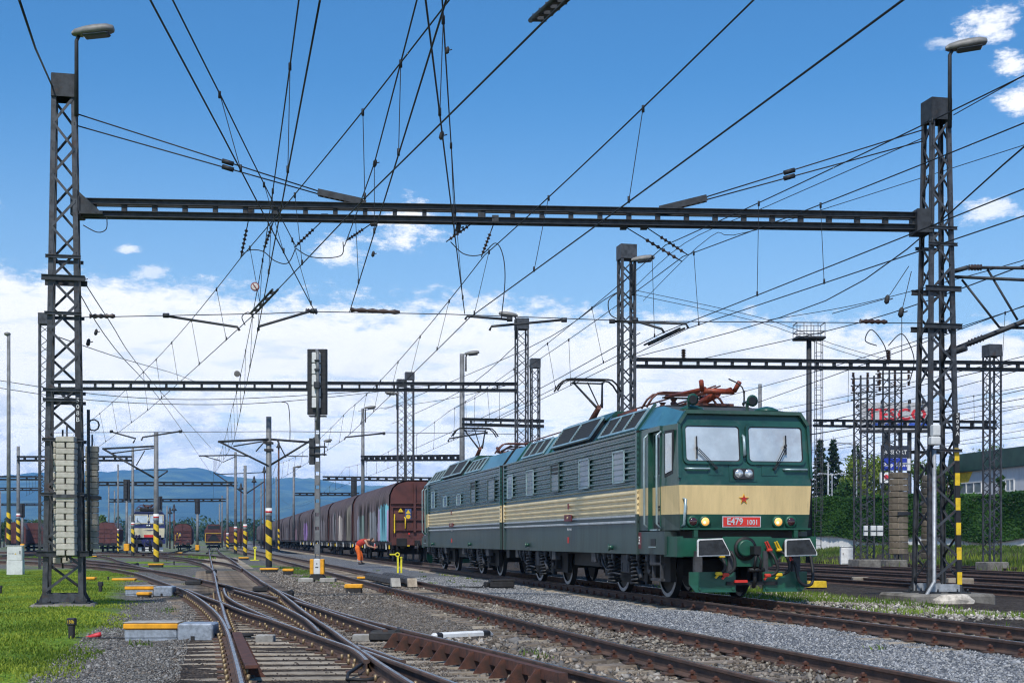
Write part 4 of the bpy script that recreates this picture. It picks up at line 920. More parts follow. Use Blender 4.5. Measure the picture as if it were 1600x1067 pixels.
# ================================================================== SIGNALS
def signal(label, px, yt, yb, ybase, d, w, main=False):
    zb = P(0, ybase, d).z; c = P(px, 842.5, d); k = d/F; t = thing('signal', label, 'signal', (c.x, c.y, zb), 0, 'colour light signals seen from behind'); hz0, hz1 = zof(yb, d)-zb, zof(yt, d)-zb; hw_ = w*k/2
    b = MB(); b.use(m_black); ch = hw_*.25
    # back plate with turned edges
    pf = [(-hw_, -.05), (-hw_*.86, -.10), (hw_*.86, -.10), (hw_, -.05), (hw_, .06), (-hw_, .06)]
    b.prism([(x, y, hz0) for x, y in pf], (0, 0, hz1-hz0)); 
    for i in range(14): z = hz0+(hz1-hz0)*(i+.5)/14; b.box((0, -.103, z), (hw_*1.7, .012, .02))
    b.build('back_board', t)
    b = MB(); b.use(m_boxgrey if main else m_steel_d); n = 5; me = None; hb = (hz1-hz0)*.86/n
    b.bbox((0, -.16, 0), (hw_*.85, .14, hb*.93), .02); b.box((hw_*.1, -.235, -.05), (hw_*.08, .02, hb*.4)); me = b.mesh('lamp_box')
    for i in range(n): obj('lamp_box', me, t, (-hw_*.05, 0, hz0+(hz1-hz0)*.09+hb*(i+.5)))
    b = MB(); b.use(m_pole)
    if main:
        for s in (-1, 1): b.box((s*.075, 0, (hz0+hz1*.1)/2+.3), (.02, .14, hz0+.6))
        for i in range(12):
            b.box((0, -.062, .55+i*(hz0)/12), (.14, .016, hz0/12*.74))
        b.ring([(.05, -.27, hz0-.5), (.05, -.27, hz1-.15), (.0, -.2, hz1-.05)], .055, 8)
    else: b.cyl((0, 0, 0), (0, 0, hz0+.3), max(.06, 2.0*k), n=8)
    b.build('mast', t)
    if main:
        b = MB(); b.use(m_steel_d)
        for z in (hz0-.05, hz0-1.05, hz0-1.3): b.box((.02, -.05, z), (.55, .3, .035))
        b.box((-.17, -.05, hz0-1.2), (.16, .22, .85)); b.bbox((.03, -.3, hz1-1.2), (.2, .16, .22), .02); b.bbox((.03, -.3, hz1-.7), (.17, .12, .08), .02); b.bbox((.03, -.3, hz1-.4), (.17, .12, .06), .02); b.build('fittings', t)
        b = MB(); b.use(m_boxgrey).bbox((.0, -.02, .42), (.22, .26, .50), .02); bx = b.build('cable_box', t)
        b = MB(); b.use(m_orange).bbox((-.17, -.02, .42), (.12, .27, .5), .015); b.bbox((.17, -.02, .42), (.12, .27, .5), .015); b.build('side_panel', bx)
        b = MB(); b.use(m_black).cyl((0, -.155, .52), (0, -.15, .52), .03, n=3); b.box((0, -.152, .40), (.10, .005, .03)); b.build('marking', bx)
        b = MB(); b.use(m_dark).prism([(-.32, -.2, 0), (.32, -.2, 0), (.16, -.2, .18), (-.16, -.2, .18)], (0, .4, 0)); b.build('foot', t)
        b = MB(); b.use(m_conc).bbox((-.35, 0, -.02), (.5, .5, .16), .03); b.bbox((.35, 0, -.02), (.5, .5, .16), .03); b.build('foundation', t)
    else:
        b = MB(); b.use(m_orange).bbox((0, 0, .45), (.4, .3, .55), .03); b.build('cable_box', t)
    return t
signal('tall colour light signal seen from behind, with a yellow and grey box at its foot', 496, 546, 648, 905, 44.4, 31, True)
for lab, a in (('far signal with a black board left of the white locomotive', (198, 749, 782, 864, 104, 10)), ('far signal with a black board before the arched wagon', (308.5, 779, 803, 862, 140, 8)), ('far signal with a black board partly hidden by the striped pole at the white locomotive', (250, 775, 800, 862, 130, 7)),
               ('far signal with a black board behind the white cabinet', (35, 786, 808, 862, 120, 7)), ('black signal board seen right of the round post over the arched wagons', (553, 745, 777, 862, 118, 9))):
    signal(lab, *a)
# ================================================================== SMALL YARD THINGS
def point_machine(label, px0, px1, yb, seed, rz=.05):
    d = F*(H+.19)/(yb-HY); c = P((px0+px1)/2, 842.5, d); k = d/F; w = (px1-px0)*k; t = thing('point_machine', label, 'point machine', (c.x, c.y+.22, -.19), rz, 'point machines beside the turnouts'); wl = w*.595
    b = MB(); b.use(m_zinc).bbox((-w/2+wl/2, 0, .10), (wl-.01, .42, .13), .015); b.box((-w/2+wl/2, -.02, .02), (wl*.97, .36, .05)); b.build('body', t)
    b = MB(); b.use(m_orange).bbox((-w/2+wl/2, 0, .205), (wl+.02, .46, .085), .015); ld = b.build('lid', t)
    b = MB(); b.use(m_conc).bbox((-w/2+wl/2, 0, .252), (wl+.02, .46, .015), .006); b.build('lid_top', ld)
    b = MB(); b.use(m_zinc).bbox((w/2-(w-wl)/2, 0, .115), (w-wl-.01, .50, .25), .02); b.build('gear_housing', t)
    b = MB(); b.use(m_dark).box((w*.27, -.26, .03), (.05, .02, .08)); b.cyl((w/2, -.1, .08), (w/2+.5, -.12, .06), .02, n=6); b.cyl((w/2, .1, .08), (w/2+.5, .1, .06), .02, n=6); b.box((-w/2-.35, 0, .01), (.7, .12, .05)); b.build('drive_rod', t)
    return t
point_machine('large point machine with an orange lid in the foreground gravel', 193, 332, 1001, 0)
point_machine('smaller looking point machine with an orange lid by the curved rail on the left', 195, 269, 931, 1)
def cable_box(label, px0, px1, yt, yb, col=m_orange, legs=True):
    d = F*(H+.18)/(yb-HY); c = P((px0+px1)/2, 842.5, d); k = d/F; w = (px1-px0)*k; h = (yb-yt)*k; t = thing('cable_box', label, 'cable box', (c.x, c.y, -.2), random.uniform(-.05, .05), 'low cable boxes with orange lids')
    hl = max(.075, h*.5); b = MB(); b.use(col).bbox((0, 0, max(.1, h)-hl/2+.02), (w, .28, hl), .02); b.build('lid', t)
    b = MB(); b.use(m_zinc if h > .26 else m_dark).bbox((0, 0, max(.05, h-hl)/2), (w*.88, .24, max(.05, h-hl)+.06), .015); b.build('body', t)
    return t
for a in (('orange lidded cable box right of the left tower, nearest the grass', 136, 150, 901, 909), ('long orange lid lying in the gravel between the towers and the curved rail', 176, 213, 903, 909), ('small orange lid in front of the rear point machine', 215, 236, 925, 931), ('long orange lid beside the striped pole of the white locomotive', 232, 256, 880, 885),
          ('long orange lid left of the grey signal, in the brown gravel', 406.5, 435, 887, 893), ('short orange lidded box between the striped pole and the signal', 442, 459, 888, 896), ('orange lidded grey box right of the signal foot', 539, 567, 912, 925), ('orange lid beyond the rail, left of the dark block rows', 558, 578, 901, 905), ('small orange lid beside the paired striped poles', 373, 389, 870, 874), ('small orange lid by the far left crossing rails', 144, 152, 868, 871), ('orange lid left of the turnout of the white locomotive', 274, 285, 862.5, 865.5)):
    cable_box(*a)
b = MB(); b.use(m_yellow).prism([Vector((-.28, -.15, 0)), Vector((.28, -.15, 0)), Vector((.26, -.15, .18)), Vector((-.24, -.15, .18))], (0, .35, 0)); c = G(1275, 917, -.16)
t = tag(b.build('yellow_block', None, (c.x, c.y, -.16)), 'yellow block on the ground right of the locomotive front', 'yellow block')
def label_post(label, px, yt, yb, txt=None):
    d = F*(H+.15)/(yb-HY); c = P(px, 842.5, d); h = (yb-yt)*d/F; t = thing('label_post', label, 'marker post', (c.x, c.y, -.16), 0, 'short black marker posts'); b = MB(); b.use(m_black).bbox((0, 0, h*.32), (h*.26, h*.3, h*.66), .01); b.build('stem', t)
    b = MB(); b.use(m_black).bbox((0, 0, h*.82), (h*.42, h*.34, h*.38), .012); hd = b.build('head', t)
    if txt: text(txt, h*.22, m_yellow, hd, (0, -h*.175, h*.82), (R(90), 0, 0), sx=.8)
label_post('black marker post numbered 150b in the foreground grass', 112, 964, 996, '150b')
label_post('small black marker post right of the left tower', 157, 908, 926); label_post('tiny black marker between two orange lids right of the left tower', 169, 900, 907); label_post('tiny black marker behind the striped pole of the white locomotive', 272, 876, 882)
label_post('black marker post cut by the left edge in the grass', 1, 914, 926)
b = MB(); b.use(mat('red_cap', (.6, .04, .05), .5)); p = G(134, 996, -.17); b.ring([p, p+Vector((.16, .05, .04)), p+Vector((.2, .06, .05))], [.02, .035, .03], 8); b.use(m_dark).ring([p+Vector((.15, .1, -.02)), p+Vector((.9, .1, -.03))], .03, 6); b.use(mat('red_cap', (1, 1, 1))).ring([p, p+Vector((-.35, -.05, -.02))], .006, 5)
tag(b.build('red_plug'), 'red cable plug lying beside the foreground point machine', 'plug')
# white cabinet
c = G(24.5, 898, -.14); t = thing('cabinet', 'white electrical cabinet standing in the grass at the left edge', 'cabinet', (c.x, c.y, -.16), .12); b = MB(); b.use(m_boxgrey).bbox((0, 0, .28), (.58, .36, .56), .012); b.build('plinth', t); b = MB(); b.use(m_boxgrey).bbox((0, 0, .83), (.56, .34, .56), .012); b.build('body', t)
b = MB(); b.use(m_boxgrey).bbox((0, -.175, .83), (.52, .02, .52), .008); dr = b.build('door', t); b = MB(); b.use(m_black).box((.20, -.19, .88), (.03, .02, .12)); b.build('handle', dr); b = MB(); b.use(m_yellow).prism([(.0, -.187, .80), (.07, -.187, .80), (.035, -.187, .86)], (0, -.003, 0)); b.build('warning_sign', dr); text('RO 409', .06, m_black, dr, (-.12, -.187, .83), (R(90), 0, 0))
b = MB(); b.use(m_boxgrey).bbox((0, 0, 1.125), (.62, .40, .03), .01); b.build('top', t)
# white cabinet and grey boxes at the right
c = P(1323, 842.5, 66); t = thing('cabinet', 'white cabinet in the weeds before the ivy wall', 'cabinet', (c.x, c.y, .0), -.1); b = MB(); b.use(m_white).bbox((0, 0, .42), (.62, .4, .84), .015); b.build('body', t); b = MB(); b.use(m_white).bbox((0, -.2, .42), (.56, .03, .76), .01); dr = b.build('door', t); b = MB(); b.use(m_black).box((-.2, -.22, .5), (.03, .02, .1)); b.build('handle', dr); b = MB(); b.use(m_white).bbox((0, 0, .86), (.68, .46, .04), .01); b.build('top', t)
for lab, x, w in (('grey switch box on the tower left of the billboard', 1352.5, 6), ('left grey switch box between the two billboard towers', 1364, 8), ('right grey switch box between the two billboard towers', 1374.5, 9)):
    c = P(x, 829, 61); k = 61/F; t = thing('switch_box', lab, 'switch box', c); b = MB(); b.use(m_boxgrey).bbox((0, 0, 0), (w*k, .2, 16*k), .015); b.build('body', t); b = MB(); b.use(m_steel_d).bar((-w*k*.5, -.02, 0), (w*k*.5, -.02, 0), .215, .03); b.bar((0, .12, 9*k), (0, .12, -14*k), .05); b.build('strap', t)
# fouling marker
a, e = G(671, 990, -.14), G(770, 985, -.14); t = thing('fouling_marker', 'white concrete marker bar with black bands lying between the tracks', 'marker bar', (a+e)/2, math.atan2(e.y-a.y, e.x-a.x)); L_ = (e-a).length
prof = [(-.07, -.06), (.07, -.06), (.07, -.01), (.04, .012), (-.04, .012), (-.07, -.01)]
for nm, m, x0, x1 in (('bar', m_white, -L_*.33, L_*.31), ('band', m_black, -L_*.42, -L_*.33), ('band', m_black, L_*.31, L_*.42), ('end', m_white, -L_*.5, -L_*.42), ('end', m_white, L_*.42, L_*.5)):
    b = MB(); b.use(m)
    pts = [Vector((x0, y, z)) for y, z in prof]; s0 = .25 if x0 < -L_*.45 else 1; s1 = .25 if x1 > L_*.45 else 1
    vs = [Vector((x0, y*s0, (z+.06)*s0-.06)) for y, z in prof]+[Vector((x1, y*s1, (z+.06)*s1-.06)) for y, z in prof]; b.add(vs, [(5, 4, 3, 2, 1, 0), tuple(range(6, 12))]+[(i, (i+1) % 6, 6+(i+1) % 6, 6+i) for i in range(6)]); b.build(nm, t)
# black cable chest beside the locomotive's track
c = G(783, 917, -.17); t = thing('cable_chest', 'black oblong chest with cables beside the locomotive track', 'cable chest', (c.x, c.y, -.18), .25); b = MB(); b.use(m_dark).bbox((0, 0, .10), (.72, .34, .2), .03); b.build('body', t); b = MB(); b.use(m_dark).bbox((.02, 0, .215), (.74, .36, .04), .02); b.build('lid', t)
b = MB(); b.use(m_rubber)
for k, q in enumerate(([(-.36, 0, .1), (-.45, -.1, .15), (-.5, -.2, .0), (-.9, -.25, .02), (-1.5, -.2, .01)], [(-.36, .05, .1), (-.5, .0, .1), (-.6, -.1, .02), (-1.2, .3, .02), (-1.9, .6, .02)])): b.ring(q, .025, 6)
b.bbox((-.45, -.05, .1), (.14, .18, .16), .03); b.build('cable', t)
# rubber block rows inside the middle track
for row, (a, e, n, lab) in enumerate((((577, 906.5), (617, 914.5), 6, 'front row of dark rubber blocks between the middle track rails'), ((604, 905), (643, 915), 7, 'rear row of dark rubber blocks between the middle track rails'))):
    p, q = G(*a, -.12), G(*e, -.12); t = thing('rubber_block_row', lab, 'rubber blocks', (p+q)/2, math.atan2(q.y-p.y, q.x-p.x)); L_ = (q-p).length; b = MB(); b.use(mat('grey_rubber', (.05, .05, .054), .8, bump=.3)).bbox((0, 0, 0), (L_/n*.93, .30, .22), .05); me = b.mesh('rubber_block')
    for i in range(n): obj('rubber_block', me, t, (-L_/2+L_*(i+.5)/n, 0, .13))
    b = MB(); b.use(m_conc if row == 0 else m_sleep_b).prism([(L_/2, -.13, -.02), (L_/2+.22, -.12, -.02), (L_/2+.05, -.12, .22), (L_/2, -.13, .22)], (0, .26, 0)); b.build('end_ramp', t)
# yellow brake shoe stand, yellow post
c = G(624, 894, -.18); t = thing('yellow_stand', 'yellow double post stand with a ring and lever beside the rear locomotive', 'yellow stand', (c.x, c.y, -.2)); k = c.y/F; my = mat('lemon_yellow', (.75, .68, .03), .5); b = MB(); b.use(my); b.bar((-2.2*k, 0, 0), (-2.2*k, 0, 27*k), 2.8*k, 2.8*k); b.bar((3.4*k, -.1, 0), (3.4*k, -.1, 24*k), 2.8*k, 2.8*k); b.bar((1.5*k, -.1, 24*k), (5*k, -.1, 24.5*k), 5*k, 2*k); b.build('posts', t)
b = MB(); b.use(my); b.ring([(-2.8*k+3*k*math.cos(a), -.02, 28.5*k+3*k*math.sin(a)) for a in [i*math.pi/6 for i in range(13)]], 1.0*k, 6, cap=False); b.bar((-6*k, 0, 29*k), (-15*k, 0, 29*k), 2*k, 2*k); b.build('lever', t)
c = G(398.5, 874, -.15); t = thing('yellow_post', 'small yellow post with a ring on a flat base near the wagons', 'yellow post', (c.x, c.y, -.2)); k = c.y/F; b = MB(); b.use(my); b.bar((0, 0, 0), (0, 0, 17*k), 2.5*k, 2.5*k); b.ring([(2*k*math.cos(a), 0, 19*k+2*k*math.sin(a)) for a in [i*math.pi/5 for i in range(11)]], .8*k, 6, cap=False); b.build('stem', t); b = MB(); b.use(my).bbox((0, 0, .5*k), (14*k, .4, 1.2*k), .01); b.build('base', t)
# stone and footing at right tower, brown blocks
b = MB(); b.use(mat('pale_stone', (.52, .47, .40), .9, bump=.6, bscale=12, var=.4)); r_ = random.Random(4); vs = []
for (z, s) in ((-.1, 1), (.06, .97), (.17, .62)):
    for i in range(9): a = i*2*math.pi/9; q = r_.uniform(.85, 1.12); vs.append(Vector((.44*s*q*math.cos(a), .2*s*q*math.sin(a), z+r_.uniform(-.02, .02))))
b.add(vs, [tuple(range(18, 27))]+[(i+9*k, (i+1) % 9+9*k, (i+1) % 9+9+9*k, i+9+9*k) for k in range(2) for i in range(9)]); c = G(1489, 943, -.12); tag(b.build('stone', None, (c.x, c.y, -.1)), 'pale rough stone lying against the right tower foundation', 'stone')
for lab, x, y, w in (('brown wooden block lying right of the yellow block', 1344, 909, .5), ('pale wooden block lying behind the right tower', 1500, 911, .8)):
    c = G(x, y, -.15); b = MB(); b.use(m_sleep_b).bbox((0, 0, .06), (w, .25, .2), .02); tag(b.build('wood_block', None, (c.x, c.y, -.15)), lab, 'wood block')
# ================================================================== LOCOMOTIVES
LX, LY = 4.74, 25.88
def tat(px, w):                                       # distance t behind the buffers of a point at lateral offset w seen in column px
    k = (px-800)/F; return (LX+w*CT-k*(LY+w*ST))/(k*CT+ST)
def zat(py, px, w): t_ = tat(px, w); return H+(HY-py)*(LY+t_*CT+w*ST)/F
BW = 1.50
g_up = mat('loco_green', (.014, .070, .050), .30, 0, .3, 1.5, spec=.5, coat=.25, dirt=((.045, .085, .07), 3.2, .53))
g_side = mat('loco_side_green', (.028, .086, .078), .26, 0, .25, 2, spec=.5, coat=.22, stretch=(1, .2, 1.2), dirt=((.048, .095, .09), 2.2, .55))
g_low = mat('loco_lower_green', (.040, .070, .066), .38, 0, .3, 1.2, coat=.1, stretch=(2.5, 2.5, .3), dirt=((.075, .10, .095), 3, .56))
g_bright = mat('loco_buffer_green', (.010, .085, .050), .4, 0, .2, 2, dirt=((.02, .05, .04), 4, .6))
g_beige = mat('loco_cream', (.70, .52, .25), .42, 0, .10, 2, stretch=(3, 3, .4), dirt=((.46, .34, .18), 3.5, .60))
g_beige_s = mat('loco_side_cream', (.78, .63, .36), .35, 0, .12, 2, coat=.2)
g_trim = mat('loco_trim', (.55, .58, .60), .35, .3, .15, 5)
g_roof = mat('loco_roof', (.055, .065, .065), .7, 0, .35, 3, stretch=(1, 4, 1))
g_rside = mat('loco_roof_side', (.050, .165, .21), .30, 0, .2, 2, coat=.3, dirt=((.13, .25, .28), 3, .6))  # blue of the reflected sky put into the roof slope colour
g_louv = mat('louvre_black', (.010, .011, .012), .5, 0, .2, 5)
g_frame = mat('louvre_frame', (.30, .42, .45), .3, .2, .2, 4)
g_glass = mat('side_glass', (.22, .26, .29), .12, .2, .12, .8, spec=.8)
g_wind = mat('windscreen', (.60, .63, .63), .06, .25, .15, 1.2, spec=.9, dirt=((.50, .50, .50), 2, .5))  # pale base colour stands in for bright sky mirrored in the glass
g_rail = mat('handrail', (.34, .44, .46), .35, .3, .15, 6)
g_plate = mat('number_red', (.62, .03, .02), .4, 0, .1, 6)
g_plate_d = mat('dark_red', (.16, .03, .035), .5, 0, .2, 6)
g_pan = mat('pantograph_orange', (.26, .048, .02), .5, .1, .35, 8, dirt=((.16, .06, .03), 9, .60))
g_pan_d = mat('pantograph_brown', (.12, .045, .032), .55, .2, .3, 8)
g_tyre = mat('wheel_tyre', (.33, .34, .35), .5, .3, .3, 8, dirt=((.15, .15, .15), 5, .62))
g_bog = mat('bogie_black', (.011, .011, .011), .6, .1, .4, 6)
g_bogl = mat('bogie_grey', (.050, .052, .058), .6, .1, .4, 6, dirt=((.06, .055, .05), 7, .56))
g_buf = mat('buffer_face', (.030, .032, .034), .55, .2, .5, 7, dirt=((.075, .075, .075), 10, .62))
g_hl = mat('headlight_lit', (1, .6, .2), .2, 0, .05, 20, emit=((1.0, .33, .03), .5))
g_hlc = mat('headlight_core', (1, .85, .6), .2, 0, .05, 20, emit=((1.0, .72, .32), 1.3))
g_hld = mat('tail_light_off', (.045, .012, .014), .12, 0, .3, 20, spec=.8)
g_chrome = mat('lamp_reflector', (.62, .66, .68), .18, .6, .2, 15)
GREEN = dict(up=g_up, side=g_side, low=g_low, stripe=g_beige, stripe_s=g_beige_s, trim=g_trim, roof=g_roof, rside=g_rside, front_low=g_up, buf=g_bright)
w_w = mat('white_loco_white', (.52, .56, .58), .35, 0, .15, 3); w_b = mat('white_loco_blue', (.022, .028, .12), .35, 0, .15, 3); w_c = mat('white_loco_cream', (.66, .60, .42), .4, 0, .12, 3)
WHITE = dict(up=w_b, side=w_w, low=w_w, stripe=w_c, stripe_s=w_w, trim=w_w, roof=g_roof, rside=w_b, front_low=w_c, buf=w_b)
def body(root, S, t0, t1):
    """ribbed box between t0 and t1"""
    prof = []                                          # (half width, z, material) up the side
    def rib(z0, h, m, d=.034): return [(BW, z0, m), (BW+d, z0+h*.30, m), (BW+d, z0+h*.62, m)]
    pr = [(BW, .90, S['low']), (BW, 1.545, S['trim']), (BW+.035, 1.56, S['trim']), (BW+.035, 1.595, S['trim']), (BW, 1.61, S['low']), (BW, 1.68, S['trim']), (BW+.035, 1.69, S['trim']), (BW+.035, 1.72, S['trim']), (BW, 1.735, S['stripe_s'])]
    n = 4; hb = (2.25-1.75)/n
    for i in range(n):
        z = 1.75+i*hb; m = S['stripe_s']; pr += [(BW, z+.03, m), (BW+.045, z+.05, m), (BW+.045, z+.08, m), (BW, z+.105, m)]
    pr[-1] = (BW, 2.257, S['side'])
    n = 9; hb = (3.40-2.30)/n
    for i in range(n):
        z = 2.31+i*hb; m = S['side']; pr += [(BW, z, m), (BW+.045, z+.03, m), (BW+.045, z+.058, m), (BW, z+.085, m)]
    pr += [(BW, 3.43, S['side']), (BW+.06, 3.445, S['side']), (BW+.06, 3.485, S['rside']), (BW-.02, 3.50, S['rside']), (1.14, 3.98, S['roof']), (.9, 4.03, S['roof']), (0, 4.07, S['roof'])]
    full = [(-w, z) for w, z, m in pr]+[(w, z) for w, z, m in reversed(pr[:-1])]
    pm = [m for w, z, m in pr[:-1]]+[m for w, z, m in reversed(pr[:-1])]
    b = MB(); b.sweep([Vector((0, t0, 0)), Vector((0, t1, 0))], [(w, z) for w, z in full], pm+[g_bog], closed=True)
    bo = b.build('body', root)
    for t in (t0+.05, t1-.05):
        b = MB()
        for z0, z1, m in ((.90, 1.74, S['low']), (1.74, 2.257, S['stripe_s']), (2.257, 3.44, S['side'])):
            for s in (-1, 1): b.use(m).box((s*(BW+.02), t, (z0+z1)/2), (.065, .10, z1-z0))
        b.build('corner_strip', bo)
    return bo
def side_window(root, t0, t1, z0, z1, dark=False, split=None, m=None):
    for s in (-1,):
        b = MB(); b.use(g_frame if not dark else g_low); x = s*(BW+.050); d = .026; fw = .035
        for (a, c, e, f) in ((t0, t1, z0, z0+fw), (t0, t1, z1-fw, z1), (t0, t0+fw, z0, z1), (t1-fw, t1, z0, z1)): b.box((x, (a+c)/2, (e+f)/2), (d, abs(c-a), f-e))
        fr = b.build('window', root)
        zs = split if split else z1
        b = MB(); b.use(m or g_glass).box((x+.012, (t0+t1)/2, (z0+zs)/2), (.012, abs(t1-t0)-.02, zs-z0-.02)); b.build('pane', fr)
        if split: b = MB(); b.use(g_louv).box((x+.012, (t0+t1)/2, (z1+zs)/2), (.012, abs(t1-t0)-.02, z1-zs-.02)); b.build('opening', fr)
CH0, CH1 = (BW-.02, 3.50), (1.14, 3.98)               # roof slope from/to (half width, z)
def louvre(root, t0, t1, n, out=.02, lo=.05, hi=.93, frame=None, dark=None):
    """louvre group on the left roof slope between t0 and t1"""
    e = Vector((-(CH1[0]-CH0[0])*-1, 0, 0)); u = Vector((CH0[0]-CH1[0], 0, CH1[1]-CH0[1])); un = u.normalized(); nrm = Vector((-un.z, 0, un.x))
    o = Vector((-CH0[0], 0, CH0[1])); pt = lambda t, v, k: o+u*v+nrm*k+Vector((0, t, 0))
    b = MB(); b.use(g_louv)
    b.prism([pt(t0, lo, .004), pt(t1, lo, .004), pt(t1, hi, .004), pt(t0, hi, .004)], nrm*out); base = b.build('louvre', root)
    fw = .05; b = MB(); b.use(frame or g_frame)
    for v in (lo, hi): b.bar(pt(t0, v, out+.02), pt(t1, v, out+.02), .05, .04, up=nrm)
    for i in range(n+1): t = t0+(t1-t0)*i/n; b.bar(pt(t, lo, out+.02), pt(t, hi, out+.02), .045, .045, up=nrm)
    b.build('louvre_frame', base)
    b = MB(); b.use(g_louv)
    for j in range(9):
        v = lo+(hi-lo)*(j+.5)/9; b.bar(pt(t0, v, out+.012), pt(t1, v, out+.012), .035, .012, up=nrm+Vector((-.6, 0, -.5)))
    tag(b.build('louvre_slats', base), kind='stuff')
def cab(root, S, fwd=True, TL=34.4, detail=True):
    """driver's cab; local t measured from its own buffers"""
    T = (lambda t: t) if fwd else (lambda t: TL-t)
    def V(w, t, z): return Vector((w, T(t), z))
    Z = [1.39, 1.70, 2.265, 3.47]; FW = {1.39: (1.33, .80), 1.70: (1.35, .76), 2.265: (1.375, .73), 3.47: (1.335, .88)}
    tb = 2.89; rt = 3.70; cols = [S['front_low'], S['stripe'], S['up']]; scol = [S['low'], S['stripe'], S['up']]
    b = MB()
    def quad(a, c, e, f): b.add([a, c, e, f], [(0, 1, 2, 3)])
    # front faces with window openings left solid; frames are separate parts
    for i in range(3):
        z0, z1 = Z[i], Z[i+1]; b.use(cols[i]); (w0, t0), (w1, t1) = FW[z0], FW[z1]
        quad(V(-w0, t0, z0), V(w0, t0, z0), V(w1, t1, z1), V(-w1, t1, z1))
    b.use(S['up']); w1, t1 = FW[3.47]; b.add([V(-w1, t1, 3.47), V(w1, t1, 3.47), V(1.19, t1+.03, rt), V(-1.19, t1+.03, rt)], [(0, 1, 2, 3)])
    # sides with the door recess cut out
    da, db = 1.55, 2.28
    for s in (-1, 1):
        for i in range(3):
            z0, z1 = Z[i], Z[i+1]; b.use(scol[i])
            def sp(t, z):
                k = min(FW, key=lambda q: abs(q-z)); w, tf = FW[k]; u = (t-tf)/(1.75-tf) if t < 1.75 else 1.0
                return V(s*(w+(BW-w)*min(1, max(0, u))), t, z)
            ts = [FW[z0][1], 1.2, da] ; 
            def strip(ta, tb_, za, zb): quad(sp(ta, za), sp(tb_, za), sp(tb_, zb), sp(ta, zb))
            quad(sp(FW[z0][1], z0), sp(da, z0), sp(da, z1), sp(FW[z1][1], z1)); strip(db, tb, z0, z1)
            if i == 2: pass
        b.use(S['low']); quad(V(s*BW, da, 1.39), V(s*BW, db, 1.39), V(s*(BW-.12), db, 1.39), V(s*(BW-.12), da, 1.39))
        # jambs
        b.use(S['up']); quad(V(s*(BW-.01), da, 1.39), V(s*(BW-.12), da, 1.39), V(s*(BW-.12), da, 3.47), V(s*(BW-.01), da, 3.47)); quad(V(s*BW, db, 1.39), V(s*(BW-.12), db, 1.39), V(s*(BW-.12), db, 3.47), V(s*BW, db, 3.47))
        # roof slope (blue, on the green one a painted sky reflection), front corner chamfer
        b.use(S['rside']); f0 = V(s*1.335, .88, 3.47); f1 = V(s*1.19, .91, rt); quad(f0, V(s*BW, 1.75, 3.47), V(s*1.13, 2.35, 3.95), f1); quad(V(s*BW, 1.75, 3.47), V(s*BW, tb, 3.49), V(s*1.14, tb, 3.97), V(s*1.13, 2.35, 3.95))
    b.use(S['roof']); quad(V(-1.19, .91, rt), V(1.19, .91, rt), V(1.13, 2.35, 3.95), V(-1.13, 2.35, 3.95)); quad(V(-1.13, 2.35, 3.95), V(1.13, 2.35, 3.95), V(1.14, tb, 3.97), V(-1.14, tb, 3.97))
    b.use(g_bog); quad(V(-1.33, .8, 1.39), V(1.33, .8, 1.39), V(1.5, tb, 1.39), V(-1.5, tb, 1.39))
    c = b.build('cab', root)
    # brow over the windows
    b = MB(); b.use(S['up']); b.bar(V(-1.21, .86, rt), V(1.21, .86, rt), .10, .07); 
    for s in (-1, 1): b.bar(V(s*1.19, .86, rt), V(s*1.345, .84, 3.47), .08, .06); b.bar(V(s*1.345, .84, 3.47), V(s*1.375, .72, 2.4), .05, .05)
    b.build('roof_edge', c)
    # doors
    for s in ((-1, 1) if detail else (-1,)):
        b = MB(); x = s*(BW-.11); tm = (da+db)/2
        for z0, z1, m in ((1.39, 1.70, S['low']), (1.70, 2.265, S['stripe']), (2.265, 3.38, S['up'])): b.use(m).box(V(x, tm, (z0+z1)/2), (.03, db-da, z1-z0))
        b.use(S['up']).box(V(x+s*.05, tm, 3.43), (.12, db-da, .09)); dr = b.build('door', c)
        b = MB(); b.use(m_glass_d if fwd else g_glass).box(V(x+s*.018, tm-.02, 2.92), (.012, .46, .82)); pn = b.build('door_window', dr)
        b = MB(); b.use(S['up'])
        for zz in (2.49, 3.35): b.box(V(x+s*.022, tm-.02, zz), (.02, .54, .05))
        for tt in (-.29, .25): b.box(V(x+s*.022, tm+tt, 2.92), (.02, .05, .88))
        b.build('window_frame', dr)
        b = MB(); b.use(g_louv).box(V(x+s*.02, tm, 1.47), (.03, .42, .16)); b.use(g_rail).box(V(x+s*.06, tm, 1.40), (.12, .46, .03)); b.build('step', dr)
        for tt in (da-.04, db+.03):
            b = MB(); b.use(g_rail).ring([V(s*(BW-.02), tt, 1.42), V(s*(BW+.075), tt, 1.52), V(s*(BW+.075), tt, 3.28), V(s*(BW-.02), tt, 3.36)], .022, 7); b.build('handrail', c)
        # small cab side window
        u0, u1 = (1.0, 1.36); b = MB(); b.use(m_black)
        def sp2(t, z, k=.0): w = 1.36+(BW-1.36)*(t-.8)/(1.75-.8); return V(s*(w+k), t, z)
        fr_ = [sp2(u0, 2.50), sp2(u1, 2.44), sp2(u1, 3.36), sp2(u0, 3.36)]; b.prism(fr_, Vector((s*.02, 0, 0))); fo = b.build('side_window', c)
        b = MB(); b.use(g_wind); b.prism([sp2(u0+.05, 2.56, .02), sp2(u1-.05, 2.51, .02), sp2(u1-.05, 3.30, .02), sp2(u0+.05, 3.30, .02)], Vector((s*.008, 0, 0))); b.build('pane', fo)
